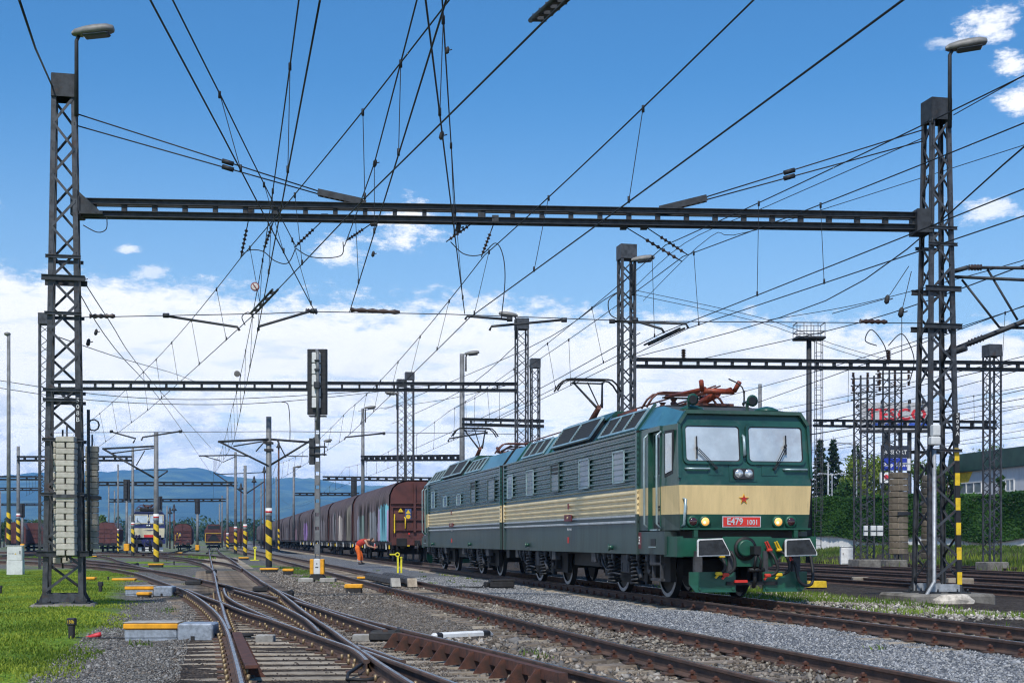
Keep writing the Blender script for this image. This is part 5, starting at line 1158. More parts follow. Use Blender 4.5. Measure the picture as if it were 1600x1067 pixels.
    # windscreens: raised rounded frame and glass lying in the face
    def face(w, z, k=0.0):                             # point on the front face
        z0, z1 = (2.265, 3.47) if z >= 2.265 else ((1.70, 2.265) if z >= 1.70 else (1.39, 1.70)); (wa, ta), (wb, tb_) = FW[z0], FW[z1]; u = (z-z0)/(z1-z0); return V(w, ta+(tb_-ta)*u-k, z)
    def rrect(x0, x1, z0, z1, r, n=5):
        p = []
        for cx, cz, a0 in ((x1-r, z1-r, 0), (x0+r, z1-r, 90), (x0+r, z0+r, 180), (x1-r, z0+r, 270)):
            for i in range(n+1): a = R(a0+90*i/n); p.append((cx+r*math.cos(a), cz+r*math.sin(a)))
        return p
    for x0, x1 in ((-1.225, -.105), (.085, 1.215)):
        z0, z1 = 2.73, 3.43
        outer, inner = rrect(x0-.055, x1+.055, z0-.055, z1+.055, .11), rrect(x0, x1, z0, z1, .07); n = len(outer)
        b = MB(); b.use(S['up']); b.add([face(x, z, .045) for x, z in outer]+[face(x, z, .045) for x, z in inner]+[face(x, z, -.002) for x, z in outer], [(i, (i+1) % n, n+(i+1) % n, n+i) for i in range(n)]+[(2*n+i, 2*n+(i+1) % n, (i+1) % n, i) for i in range(n)]); fo = b.build('windscreen_frame', c)
        b = MB(); b.use(m_black); i2 = rrect(x0+.018, x1-.018, z0+.018, z1-.018, .06); b.add([face(x, z, .046) for x, z in inner]+[face(x, z, .022) for x, z in i2], [(i, (i+1) % n, n+(i+1) % n, n+i) for i in range(n)]); b.build('seal', fo)
        b = MB(); b.use(g_wind); b.add([face(x, z, .02) for x, z in rrect(x0+.015, x1-.015, z0+.015, z1-.015, .06)], [tuple(range(n))]); b.build('pane', fo)
    # wipers
    for wx, wz, ax, az_, bx, bz0, bz1 in ((-.62, 2.60, -1.0, 2.98, -1.0, 2.78, 3.22), (.60, 2.60, .83, 3.02, .86, 2.88, 3.26)):
        b = MB(); b.use(m_black)
        for o in (-.02, .02): b.bar(face(wx+o, wz, .07), face(ax+o, az_, .10), .013)
        b.bar(face(bx-.01, bz0, .06), face(bx, bz1, .06), .022); b.bar(face(ax-.02, az_, .1), face(bx, (bz0+bz1)/2, .06), .04); b.cyl(face(wx, wz, 0), face(wx, wz, .08), .03, n=8); b.build('wiper', c)
    b = MB(); b.use(g_rail); b.ring([face(-.02, 2.84, .01), face(-.03, 2.87, .10), face(-.035, 3.22, .10), face(-.03, 3.25, .01)], .028, 7); b.build('handrail', c)
    for x0, x1 in ((-1.24, -.74), (.80, 1.30)):
        b = MB(); b.use(g_rail); b.ring([face(x0, 2.585, .0), face(x0+.02, 2.585, .06), face(x1-.02, 2.585, .06), face(x1, 2.585, .0)], .022, 7); b.build('grab_bar', c)
    b = MB(); b.use(m_rubber)
    for k, dz in enumerate((0, .03, .06, .11)):
        pass
    # hatch plates
    if detail:
        for x0, x1, z0, z1 in ((-.78, -.45, 2.46, 2.68), (.34, .68, 2.46, 2.68), (-.34, .24, 2.34, 2.69)):
            b = MB(); b.use(S['up']); q = [face(x, z, .0) for x, z in ((x0, z0), (x1, z0), (x1, z1), (x0, z1))]; b.prism(q, V(0, -.012, 0)-V(0, 0, 0)); hp = b.build('hatch_plate', c)
            b = MB(); b.use(g_up)
            for x in (x0+.03, x1-.03):
                for z in (z0+.03, z1-.03): b.cyl(face(x, z, .01), face(x, z, .018), .012, n=6)
            b.build('screws', hp)
    # twin top lamp
    b = MB(); b.use(m_black); b.add([face(x, z, .055) for x, z in rrect(-.26, .16, 2.39, 2.60, .05)]+[face(x, z, -.0) for x, z in rrect(-.26, .16, 2.39, 2.60, .05)], [tuple(range(24))]+[(24+i, 24+(i+1) % 24, (i+1) % 24, i) for i in range(24)]); tl2 = b.build('top_lamp', c)
    for x in (-.15, .05): b = MB(); b.use(g_chrome); b.lathe(face(x, 2.495, .05), V(0, -1, 0)-V(0, 0, 0), [(.088, 0), (.085, .012), (.05, .02), (.03, .03)], 16); b.build('reflector', tl2)
    # lamps above the buffers
    for x, lit in ((-1.09, 0), (-.84, 1), (.68, 1), (.95, 0)):
        z = 1.555; b = MB(); b.use(S['buf']); b.lathe(face(x, z, -.01), V(0, -1, 0)-V(0, 0, 0), [(.12, 0), (.12, .05), (.10, .065), (.092, .06)], 18); lp = b.build('headlight' if lit else 'tail_light', c)
        lm = g_hl if (lit and detail) else g_hld
        b = MB(); b.use(lm); b.lathe(face(x, z, .045), V(0, -1, 0)-V(0, 0, 0), [(.086, 0), (.08, .015), (.05, .028), (.01, .033)], 16); b.build('lens', lp)
        if lit and detail: b = MB(); b.use(g_hlc); b.lathe(face(x-.02, z-.015, .072), V(0, -1, 0)-V(0, 0, 0), [(.034, 0), (.02, .012), (.005, .014)], 10); b.build('bulb', lp)
    b = MB(); b.use(g_rail); b.ring([face(-1.28, 2.0, 0), face(-1.27, 1.99, .09), face(-1.285, 1.50, .09), face(-1.30, 1.46, .0)], .028, 7); b.build('handrail', c)
    # ledge and gap above the buffer beam
    b = MB(); b.use(S['buf']); b.bar(V(-1.33, .72, 1.415), V(1.33, .72, 1.415), .14, .03); b.bar(V(-1.1, .70, 1.32), V(-1.02, .70, 1.32), .10, .14); b.bar(V(.98, .70, 1.32), V(1.06, .70, 1.32), .10, .14); b.build('ledge', c)
    b = MB(); b.use(g_louv).box(V(0, 2.0, 1.2), (2.5, 1.9, .5)); b.build('underframe', c)
    # side sills below the doors
    for s in (-1, 1):
        b = MB(); b.use(S['low']).box(V(s*(BW-.12), 2.05, 1.14), (.26, 1.68, .46)); si = b.build('side_sill', c)
        b = MB(); b.use(g_louv).box(V(s*(BW+.012), 1.92, 1.14), (.012, .30, .16)); b.use(g_rail).box(V(s*(BW+.03), 1.92, 1.055), (.06, .32, .025)); b.build('step_pocket', si)
    # buffer beam, coupling, plough
    b = MB(); b.use(S['buf']); b.prism([V(-1.40, .62, .88), V(-.60, .62, .88), V(-.42, .62, .68), (V(.50, .62, .68)), V(.68, .62, .88), V(1.36, .62, .88), V(1.36, .62, 1.235), V(.5, .62, 1.235), V(.48, .62, 1.265), V(-.48, .62, 1.265), V(-.5, .62, 1.235), V(-1.40, .62, 1.235)], V(0, .1, 0)-V(0, 0, 0)); b.box(V(-1.40, 1.0, 1.07), (.12, .8, .40)); b.box(V(1.36, 1.0, 1.07), (.12, .8, .40)); bb = b.build('buffer_beam', root)
    for x in (-.90, .88):
        s = -1 if x < 0 else 1; b = MB(); b.use(g_bog); b.lathe(V(x, .62, 1.065), V(0, -1, 0)-V(0, 0, 0), [(.17, 0), (.17, .05), (.13, .06), (.12, .56)], 14); bf = b.build('buffer', bb)
        tr = [(-.43, -.19), (.39, -.17), (.39, -.12), (.20, .185), (-.40, .165), (-.43, .13)]; tr = [(a*(-s)*.80, c_*.93) for a, c_ in tr]
        tr = [(-a if True else a, c_) for a, c_ in tr] if s > 0 else [(a, c_) for a, c_ in tr]
        pts = [(x+(a if s < 0 else a), 1.06+c_) for a, c_ in tr]
        b = MB(); b.use(m_white if detail else g_buf); b.prism([V(a, .06, z) for a, z in pts], V(0, .04, 0)-V(0, 0, 0)); hd = b.build('buffer_head', bf)
        cx = sum(a for a, z in pts)/6; cz = sum(z for a, z in pts)/6; b = MB(); b.use(g_buf); b.prism([V(cx+(a-cx)*.93, .045, cz+(z-cz)*.86) for a, z in pts], V(0, .03, 0)-V(0, 0, 0)); b.build('buffer_face', hd)
    b = MB(); b.use(g_bog); b.lathe(V(-.06, .62, 1.03), V(0, -1, 0)-V(0, 0, 0), [(.235, -.01), (.235, .02), (.17, .03)], 20); b.use(S['buf']); b.lathe(V(-.08, .62, 1.04), V(0, -1, 0)-V(0, 0, 0), [(.165, .02), (.165, .10), (.14, .12)], 18); b.use(g_bog); b.box(V(.06, .42, 1.0), (.14, .3, .16)); b.ring([V(.06, .32, .98), V(.02, .30, .8), V(.0, .32, .62)], .03, 6); b.ring([V(.06, .32, .98), V(.14, .30, .8), V(.12, .32, .62)], .03, 6); b.cyl(V(-.10, .33, .62), V(.22, .33, .62), .04, n=8); b.ring([V(.05, .4, .62), V(.06, .42, .4), V(.06, .5, .28)], .04, 6); b.bar(V(-.5, .5, .36), V(.55, .5, .36), .07, .07); b.build('coupling', bb)
    if detail:
        b = MB(); b.use(g_plate); b.bar(V(-.36, .42, .40), V(-.1, .42, .40), .05, .05); b.build('coupling_handle', bb)
    for x0, x1, s in ((-1.24, -.30, -1), (.27, 1.19, 1)):
        b = MB(); b.use(S['buf'])
        xo, xi = (x0, x1) if s < 0 else (x1, x0)
        b.prism([V(xo, .52, .58), V(xo, .52, .34), V(xo-s*.12, .50, .19), V(xi, .50, .19), V(xi, .52, .58)], V(0, .05, 0)-V(0, 0, 0)); pl = b.build('plough', root)
        for x in (xo-s*.20, xi+s*.08): b = MB(); b.use(g_bogl); b.box(V(x, .62, .76), (.16 if x == xo-s*.20 else .10, .10, .45)); b.build('plough_bracket', pl)
        b = MB(); b.use(S['buf'])
        for x in (xo-s*.2, xi+s*.06): b.cyl(V(x, .51, .26), V(x, .48, .26), .03, n=8); b.box(V(x, .51, .34), (.02, .02, .1))
        b.build('bolts', pl)
    # hoses
    if detail:
        my, mr = m_yellow, mat('hose_red', (.62, .05, .03), .5)
        hoses = (([(.42, .6, 1.0), (.45, .45, .9), (.50, .40, .75), (.52, .40, .62), (.45, .42, .53), (.34, .44, .51)], mr), ([(.62, .6, 1.0), (.70, .42, .9), (.76, .38, .72), (.74, .38, .6), (.66, .42, .54), (.58, .44, .52)], my), ([(.85, .6, .80), (.90, .42, .72), (.93, .38, .5), (.98, .38, .38), (1.12, .4, .31), (1.25, .42, .36), (1.30, .5, .6), (1.30, .6, .9)], mr),
                 ([(-.52, .6, 1.0), (-.42, .42, .95), (-.37, .38, .8), (-.38, .38, .65), (-.46, .42, .56), (-.52, .44, .53)], mr), ([(-.56, .6, .88), (-.56, .42, .75), (-.57, .4, .62), (-.66, .44, .55)], my))
        for pts, m in hoses:
            b = MB(); b.use(m_rubber).ring(smooth([V(*p) for p in pts], 4), .032, 8); ho = b.build('hose', bb)
            a, e = V(*pts[0]), V(*pts[-1]); b = MB(); b.use(m).bbox(a+Vector((0, -.04, 0)), (.11, .1, .07), .02); b.bar(a+Vector((.03, -.06, 0)), a+Vector((-.07, -.08, .17)), .03); b.bar(a+Vector((-.03, -.06, 0)), a+Vector((-.11, -.08, .16)), .025)
            if len(pts) != 8: b.bbox(e+Vector((-.02, -.02, 0)), (.14, .08, .07), .02); b.bar(e, e+Vector((-.1, -.05, -.08)), .03)
            b.build('hose_cock', ho)
    return c, face
def bogies(root, ts, detail=True, boxes=True):
    # wheels
    b = MB(); b.use(g_bog); 
    def wheel_mesh():
        b = MB(); b.use(g_tyre); ax = Vector((1, 0, 0)); b.ring([(-.07, 0, .61), (-.07, 0, .61)], .01, 3, cap=False) if False else None
        n = 28; prof = [(.06, .66), (-.055, .615), (-.062, .60), (-.062, .53), (-.02, .52), (-.02, .20), (-.10, .17), (-.10, .0)]
        vs = []; 
        for x, r in prof: vs += [Vector((x, r*math.cos(2*math.pi*i/n), r*math.sin(2*math.pi*i/n))) for i in range(n)]
        for k in range(len(prof)-1):
            b.use(g_bog if k == 0 else (g_tyre if k in (1, 2) else g_bog)); o = len(b.v)
            b.add(vs[k*n:(k+2)*n], [(i, (i+1) % n, n+(i+1) % n, n+i) for i in range(n)], k in (0, 4))
        return b.mesh('wheel')
    wm = wheel_mesh(); OX = -.07
    for t in ts:
        for s in (-1, 1):
            o = obj('wheel', wm, root, (OX+s*.755, t, .615)); o.rotation_euler = (0, 0, 0 if s < 0 else math.pi)
        b = MB(); b.use(g_bog).cyl((OX-.7, t, .615), (OX+.7, t, .615), .09, n=10); b.build('axle', root)
    for a, e in zip(ts[0::2], ts[1::2]):
        m_ = (a+e)/2; b = MB(); b.use(g_bog); b.box((OX, m_, .62), (1.2, e-a+.2, .34))
        for s in (-1, 1):
            x = OX+s*1.02; b.box((x-s*.06, m_, .62), (.12, e-a+1.6, .56)); b.box((x-s*.03, m_, .48), (.10, (e-a)*.6, .46))
        bg_ = b.build('bogie', root)
        for s in (-1, 1):
            x = OX+s*1.08
            for t in (a, e): b = MB(); b.use(g_bog).bbox((x, t, .60), (.22, .34, .34), .03); b.use(g_bogl).cyl((x+s*.11, t, .60), (x+s*.15, t, .60), .11, n=12); b.build('axle_box', bg_)
            for t in (a+.72, e-.72) :
                b = MB(); b.use(mat('spring_steel', (.04, .04, .042), .5, .2, .3, 8)); n = 60; xx = x+s*.16
                b.ring([(xx+.125*math.cos(i*.62), t+.125*math.sin(i*.62), .30+i*.0085) for i in range(n)], .026, 6); b.build('spring', bg_)
                b = MB(); b.use(g_bog).cyl((xx, t, .25), (xx, t, .30), .17, n=12); b.cyl((xx, t, .80), (xx, t, .86), .17, n=12); b.build('spring_seat', bg_)
            if detail and s < 0:
                b = MB(); b.use(g_bogl).bbox((x-.14, m_, .68), (.07, .62, .42), .02); b.box((x-.18, m_-.2, .60), (.012, .04, .18)); b.box((x-.18, m_+.2, .60), (.012, .04, .18)); b.build('cover_plate', bg_)
                for t in (a-.75, e+.5): b = MB(); b.use(g_bogl).bbox((x-.24, t, .80), (.16, .34, .26), .02); b.build('sand_box', bg_)
                b = MB(); b.use(g_bogl)
                for t in (a-.3, a+.35, m_-.55, m_+.6, e-.3, e+.2): b.bbox((x-.26, t, .83), (.09, .10, .16), .02); b.cyl((x-.26, t+.02, .75), (x-.2, t+.06, .60), .03, n=6)
                b.ring(smooth([Vector((x-.22, e+.15, .85)), Vector((x-.22, e-.1, .6)), Vector((x-.22, e-.6, .48)), Vector((x-.22, m_+.2, .44))], 5), .022, 6); b.ring([(x-.2, a+.5, .62), (x-.2, a+.3, .38)], .06, 8); b.build('brake_gear', bg_)
def pantograph(root, t, up, mdir, col, zr=3.74, top=5.66):
    if not up: zr = 3.64
    """half scissor pantograph; mdir: which way the elbow points along t"""
    pg = MB(); pg.use(col)
    for x in (-.55, .55): pg.bar((x, t-.9, zr+.30), (x, t+.9, zr+.30), .07, .07)
    for y in (-.8, .8): pg.bar((-.55, t+y, zr+.30), (.55, t+y, zr+.30), .07, .07)
    p = pg.build('pantograph', root)
    b = MB(); b.use(m_insul)
    for x in (-.55, .55):
        for y in (-.8, .8): b.ring([(x, t+y, zr+.28*i/7) for i in range(8)], [.06 if i % 2 else .10 for i in range(8)], 10, smooth=False)
    b.build('insulator', p)
    zb = zr+.42; base = Vector((0, t-mdir*.3, zb))
    if up:
        el_ = Vector((0, t+mdir*1.25, zb+(top-zb)*.42)); hd = Vector((0, t+mdir*.1, top-.08))
        b = MB(); b.use(col).ring([base, el_], [.11, .07], 8); b.bar((-.4, base.y, zb), (.4, base.y, zb), .10, .10); b.build('lower_arm', p)
        b = MB(); b.use(g_bog)
        for s in (-1, 1): b.ring([el_+Vector((s*.08, 0, 0)), hd+Vector((s*.42, 0, 0))], [.035, .025], 6)
        b.ring([el_, hd], .02, 5); b.ring([base+Vector((.1, mdir*.15, .1)), el_+Vector((.05, -.1, .12))], .02, 5); b.build('upper_arm', p)
    else:
        el_ = Vector((0, t+mdir*1.35, zb+.16)); hd = Vector((0, t-mdir*.75, zb+.30))
        b = MB(); b.use(col).ring([base, el_], [.095, .07], 8); b.ring([base+Vector((-.35, 0, 0)), base+Vector((.35, 0, 0))], .09, 10); b.ring([el_+Vector((-.35, 0, .05)), el_+Vector((.35, 0, .05))], .06, 10); b.build('lower_arm', p)
        b = MB(); b.use(col)
        for s in (-1, 1): b.ring([el_+Vector((s*.28, 0, .10)), hd+Vector((s*.42, 0, 0))], [.042, .03], 8); b.ring([el_+Vector((s*.35, mdir*.02, .05)), el_+Vector((s*.42, mdir*.15, .24))], .05, 6)
        b.build('upper_arm', p); b = MB(); b.use(col).ring([base+Vector((-.25, mdir*.4, .02)), base+Vector((-.25, -mdir*1.0, .02))], .075, 10); b.ring([base+Vector((.25, mdir*.4, .02)), base+Vector((.25, -mdir*1.0, .02))], .075, 10); b.build('drive_cylinder', p)
        b = MB(); b.use(g_pan_d)
        for s in (-1, 1): b.ring([base+Vector((s*.45, -mdir*.6, .05)), base+Vector((s*.2, mdir*.3, .14)), el_+Vector((s*.12, -mdir*.2, .10))], .022, 5); b.ring([hd+Vector((s*.42, 0, .02)), hd+Vector((s*.1, mdir*.5, -.02)), el_+Vector((s*.05, 0, .16))], .018, 5)
        for k in (-.9, -.4, .2, .7): b.bar((-.52, t+k, zb-.02), (.52, t+k, zb-.02), .04, .05)
        b.build('linkage', p)
        b = MB(); b.use(g_bog); b.ring(smooth([el_+Vector((.2, mdir*.1, .3)), el_+Vector((.4, mdir*.35, .1)), el_+Vector((.45, mdir*.3, -.25)), el_+Vector((.5, mdir*.1, -.2))], 4), .015, 5); b.build('cable', p)
    for dy in (-.18, .18):
        b = MB(); b.use(g_bog if up else g_pan_d); pts = []
        for i in range(15):
            u = -1+2*i/14; a = abs(u); pts.append(hd+Vector((u*.92, dy, .08-(0 if a < .62 else (a-.62)**2*2.3))))
        b.ring(pts, .026, 6); b.build('contact_strip', p)
    b = MB(); b.use(g_bog); b.bar(hd+Vector((-.42, -.2, .0)), hd+Vector((-.42, .2, .0)), .03); b.bar(hd+Vector((.42, -.2, .0)), hd+Vector((.42, .2, .0)), .03); b.bar(hd+Vector((-.45, 0, -.02)), hd+Vector((.45, 0, -.02)), .04); b.build('head_frame', p)
loco = thing('electric_locomotive', 'dark green double electric locomotive with a cream stripe and red star', 'locomotive', (LX, LY, 0), TH)
body(loco, GREEN, 2.89, 16.40); body(loco, GREEN, 16.85, 31.51)
cb, face = cab(loco, GREEN, True); cab(loco, GREEN, False)
b = MB(); b.use(m_rubber).box((0, 16.62, 2.3), (2.6, .46, 2.7)); b.box((0, 16.62, 1.1), (2.7, .40, .9)); b.build('gangway_bellows', loco)
bogies(loco, [2.87, 6.05, 11.15, 14.35, 20.05, 23.25, 28.35, 31.55])
b = MB(); b.use(g_bog)
b.box((-.07, 8.6, .72), (1.9, 2.6, .34)); b.box((-.07, 25.8, .72), (1.9, 2.6, .34)); b.box((0, 17, .9), (2.2, 30, .12)); b.build('underframe', loco)
# entrance steps under the near cab, rear snow guard
b = MB(); b.use(g_bogl)
for t in (1.65, 2.15): b.bar((-1.42, t, .9), (-1.42, t, .38), .06, .06)
for z in (.40, .72): b.bar((-1.42, 1.62, z), (-1.42, 2.18, z), .12, .05)
b.build('entry_steps', loco)
W_ = BW+.042
def sw(x0, x1, y0, y1, split=None, dark=False, m=None):
    t1, t0 = tat(x0, -W_), tat(x1, -W_); xm = (x0+x1)/2; side_window(loco, t0, t1, zat(y1, xm, -W_), zat(y0, xm, -W_), dark, zat(split, xm, -W_) if split else None, m)
m_gd = mat('grey_blind', (.17, .20, .21), .25, 0, .2, 3, spec=.6)
sw(957.7, 975.8, 704, 755); sw(905, 920.8, 717, 763.5); sw(860.8, 873.8, 724, 769, 741, True, m_gd); sw(822.7, 833.8, 734, 774, None, False, m_gd); sw(792.8, 801, 741.5, 778.5)
sw(674.6, 679.4, 767.5, 794); sw(692.8, 698.6, 775, 792); sw(713.6, 720, 771.5, 789.2, None, False, m_gd); sw(735.7, 743, 752, 786, 764.3, True, m_gd); sw(762.2, 773.4, 748, 783, None, True, m_gd)
for x0, x1, n, o in ((936.5, 994.5, 3, .02), (866, 926, 2, .10), (816.5, 849.5, 3, .02), (727.5, 750.5, 4, .02), (693, 722.5, 2, .10), (671, 689, 4, .02)):
    ta, tb_ = tat(x1, -1.47), tat(x0, -1.47); louvre(loco, ta, tb_, n, o, hi=.93 if o < .05 else 1.08)
# raised roof housings over the middle louvres, roof gear
for x0, x1 in ((858, 930), (690, 725)):
    ta, tb_ = tat(x1, -1.47), tat(x0, -1.47); b = MB(); b.use(g_up).prism([(-1.22, ta, 4.0), (-.95, ta, 4.22), (.95, ta, 4.22), (1.22, ta, 4.0)], (0, tb_-ta, 0)); b.build('roof_housing', loco)
for px in (934, 860.5, 810, 998, 725.5, 690): 
    t_ = tat(px, -1.47); b = MB(); b.use(g_up).bar((-1.53, t_, 3.46), (-1.10, t_, 4.06), .07, .06); b.build('roof_rib', loco)
pantograph(loco, 3.6, False, -1, g_pan); pantograph(loco, 12.4, True, -1, g_pan_d); pantograph(loco, 21.3, False, 1, g_pan_d); pantograph(loco, 29.3, True, -1, g_pan_d)
b = MB(); b.use(g_pan_d)
for t in (5.6, 6.4, 15.2, 18.2, 19.2, 24.6): b.ring([(.2, t, 4.05+i*.05) for i in range(9)], [.05 if i % 2 else .09 for i in range(9)], 8, smooth=False)
b.ring([(.2, 5.6, 4.5), (.2, 11.5, 4.5)], .02, 6); b.ring([(.2, 15.2, 4.5), (.2, 24.6, 4.5)], .02, 6); b.build('roof_busbar', loco)
b = MB(); b.use(g_pan); b.bar((-.9, 5.0, 4.12), (-.9, 6.8, 4.12), .05, .05); b.build('roof_rail', loco)
for x in (-.95, .30):                                  # horns
    b = MB(); b.use(g_up); b.lathe((x, 1.25, 3.97), (0, -1, 0), [(.025, -.35), (.035, -.1), (.06, 0), (.11, .1), (.12, .12), (.09, .09)], 16); b.bar((x, 1.4, 3.78), (x, 1.4, 3.97), .05); ho = b.build('horn', loco); b = MB(); b.use(g_louv).cyl((x, 1.132, 3.97), (x, 1.126, 3.97), .085, n=14); b.build('horn_mouth', ho)  # black disc stands in for the shade inside the bell
for x in (-.85, .75): b = MB(); b.use(g_up); b.lathe((x, 1.5, 3.78), (0, 0, 1), [(.26, 0), (.24, .05), (.12, .10), (.02, .12)], 16); b.build('roof_vent', loco)
# number plates, star, lettering
FR = (R(90), 0, 0)
p0 = face(.0, 1.555, .02); b = MB(); b.use(g_trim).box((-.08, p0.y, 1.555), (.80, .02, .215)); pl = b.build('number_plate', loco)
b = MB(); b.use(g_plate).box((-.08, p0.y-.008, 1.555), (.765, .02, .18)); fc = b.build('plate_field', pl)
text('E479', .185, g_trim, fc, (-.225, p0.y-.022, 1.556), FR, sx=.92, bold=.004); text('1001', .14, g_trim, fc, (.135, p0.y-.022, 1.540), FR, sx=.88, bold=.003)
def star(r, m, k, nm, parent):
    c = face(-.04, 2.0, k); vs = [Vector((c.x+(r if i % 2 == 0 else r*.40)*math.sin(i*math.pi/5), c.y, c.z+(r if i % 2 == 0 else r*.40)*math.cos(i*math.pi/5))) for i in range(10)]
    b = MB(); b.use(m); b.prism(vs, (0, .006, 0)); return b.build(nm, parent)
st = star(.112, m_yellow, .012, 'star', loco); star(.088, mat('star_red', (.42, .02, .02), .4), .018, 'star_field', st)
SIDE = (R(90), 0, R(-90))
for px, py, w, hgt, txt in ((887.5, 809, 10.5, 10, 'E479'), (705, 820, 5.5, 6, 'E479')):
    t_ = tat(px, -1.55); z = zat(py, px, -1.55); dw = abs(tat(px-w/2, -1.55)-tat(px+w/2, -1.55)); dh = hgt*(LY+t_*CT)/F
    b = MB(); b.use(g_plate_d).box((-1.55, t_, z), (.03, dw, dh)); q = b.build('side_plate', loco); text(txt, dh*.55, g_beige_s, q, (-1.568, t_, z), SIDE, sx=.7)
b = MB(); b.use(g_plate_d)
for px, py in ((888, 791), (705, 801)): b.box((-1.545, tat(px, -1.545), zat(py, px, -1.545)), (.02, .12, .13))
b.build('side_plate', loco)
b = MB(); b.use(g_plate)
for px, py in ((887.5, 843.5), (705.5, 844)): b.box((-1.507, tat(px, -1.507), zat(py, px, -1.507)), (.012, .14, .15))
b.build('label_red', loco)
t_ = tat(890, -1.505); text('91 54 7 479 001-1', .10, m_white, loco, (-1.506, t_, zat(827, 890, -1.505)), SIDE, sx=.62)
t_ = tat(706, -1.505); text('91 54 7 479 001-1', .10, m_white, loco, (-1.506, t_, zat(829, 706, -1.505)), SIDE, sx=.55)
t_ = tat(1025, -1.42); text('RUŠNO\nLUŠTĚ', .06, m_black, loco, (-1.408, 1.82, 1.83), SIDE)
b = MB(); b.use(g_plate_d).box((-1.508, tat(1000, -1.5), zat(844, 1000, -1.5)), (.012, .24, .34)); q = b.build('data_board', loco)
text('84 t\n100\nR+Mg', .06, m_white, q, (-1.516, tat(1000, -1.5), zat(844, 1000, -1.5)), SIDE, sx=.8)
b = MB(); b.use(g_up)
for px, py in ((957.5, 855), (826.5, 851), (735.8, 850), (678, 849.5)): t_ = tat(px, -1.5); z = zat(py, px, -1.5); b.cyl((-1.5, t_, z), (-1.60, t_, z), .05, n=8); b.cyl((-1.58, t_, z), (-1.62, t_, z), .075, n=8)
b.build('lifting_lugs', loco)
# ---------------------------------------------------------------- the white and blue locomotive
wz = dip(122); w_rz = .295; wl_ = thing('electric_locomotive', 'white and blue electric locomotive with a cream nose standing in the far yard', 'locomotive', (P(233, 842.5, 121.5).x, 121.5, wz), w_rz)
body(wl_, WHITE, 2.89, 14.0); wc, wf = cab(wl_, WHITE, True, detail=False); cab(wl_, WHITE, False, TL=16.9, detail=False)
for x0, x1 in ((-1.30, -.06), (.04, 1.29)):
    b = MB(); b.use(w_c); z0, z1 = 2.66, 3.50
    for (a, c, e, f) in ((x0, x1, z0, z0+.07), (x0, x1, z1-.07, z1), (x0, x0+.07, z0, z1), (x1-.07, x1, z0, z1)): q = wf((a+c)/2, (e+f)/2, .05); b.box(q, (c-a, .03, f-e))
    b.build('cream_window_surround', wc)
b = MB(); b.use(g_plate).box(wf(0, 1.56, .02), (.85, .03, .22)); b.build('number_plate', wc)
bogies(wl_, [2.87, 6.05, 11.15, 14.35], detail=False)
pantograph(wl_, 3.6, False, -1, g_pan_d); pantograph(wl_, 13, False, 1, g_pan_d)
b = MB(); b.use(g_bog).bbox((0, 1.6, 3.95), (1.5, .7, .25), .05); b.build('roof_box', wl_)
b = MB()
for i in range(8): b.use(m_white if i % 2 else m_black).box((-1.1+i*.31, .49, .38), (.31, .03, .34))
b.build('striped_plough', wl_)
b = MB(); b.use(w_b).prism([wf(-.45, 2.06, .01), wf(.15, 2.03, .01), wf(.55, 2.12, .01), wf(-.1, 2.10, .01)], (0, -.01, 0)); b.build('logo', wl_)
# ================================================================== WAGONS
m_wag = mat('wagon_oxide', (.088, .027, .023), .6, 0, .3, 1.5, dirt=((.06, .025, .02), 3, .58))
m_wag2 = mat('hopper_oxide', (.100, .031, .026), .6, 0, .3, 1.2, dirt=((.07, .03, .022), 2.5, .6))
def tarp_mat(name, blobs):
    m = mat(name, (.092, .060, .055), .6, 0, .35, 1.2, stretch=(1, 2.4, .45), dirt=((.155, .125, .12), 2.0, .54)); t = m.node_tree; b = t.nodes['Principled BSDF']; L = t.links.new
    src = b.inputs['Base Color'].links[0].from_socket; co = t.nodes.new('ShaderNodeTexCoord').outputs['Object']; se = t.nodes.new('ShaderNodeSeparateXYZ'); L(co, se.inputs[0])
    no = t.nodes.new('ShaderNodeTexNoise'); no.inputs['Scale'].default_value = 2.6; no.inputs['Detail'].default_value = 6; mp = t.nodes.new('ShaderNodeMapping'); mp.inputs['Scale'].default_value = (.6, .7, .8); L(co, mp.inputs[0]); L(mp.outputs[0], no.inputs['Vector'])
    def ma(op, a, c):
        x = t.nodes.new('ShaderNodeMath'); x.operation = op
        for i, q in enumerate((a, c)):
            if isinstance(q, (int, float)): x.inputs[i].default_value = q
            else: L(q, x.inputs[i])
        return x.outputs[0]
    for (y, z, ry, rz_, col, k) in blobs:               # sprayed paint fields on the tarpaulin
        u = ma('DIVIDE', ma('SUBTRACT', se.outputs[1], y), ry); v = ma('DIVIDE', ma('SUBTRACT', se.outputs[2], z), rz_)
        u2 = ma('POWER', ma('ABSOLUTE', u, 0), 4.0); v2 = ma('POWER', ma('ABSOLUTE', v, 0), 4.0); r = ma('ADD', ma('ADD', u2, v2), ma('MULTIPLY', ma('SUBTRACT', no.outputs['Fac'], .5), 3.4))
        mr = t.nodes.new('ShaderNodeMapRange'); L(r, mr.inputs[0]); mr.inputs[1].default_value = 1.25; mr.inputs[2].default_value = .85; mr.inputs[3].default_value = 0; mr.inputs[4].default_value = k
        mx = t.nodes.new('ShaderNodeMix'); mx.data_type = 'RGBA'; L(mr.outputs[0], mx.inputs[0]); L(src, mx.inputs[6]); mx.inputs[7].default_value = (*col, 1); src = mx.outputs[2]
    L(src, b.inputs['Base Color']); return m
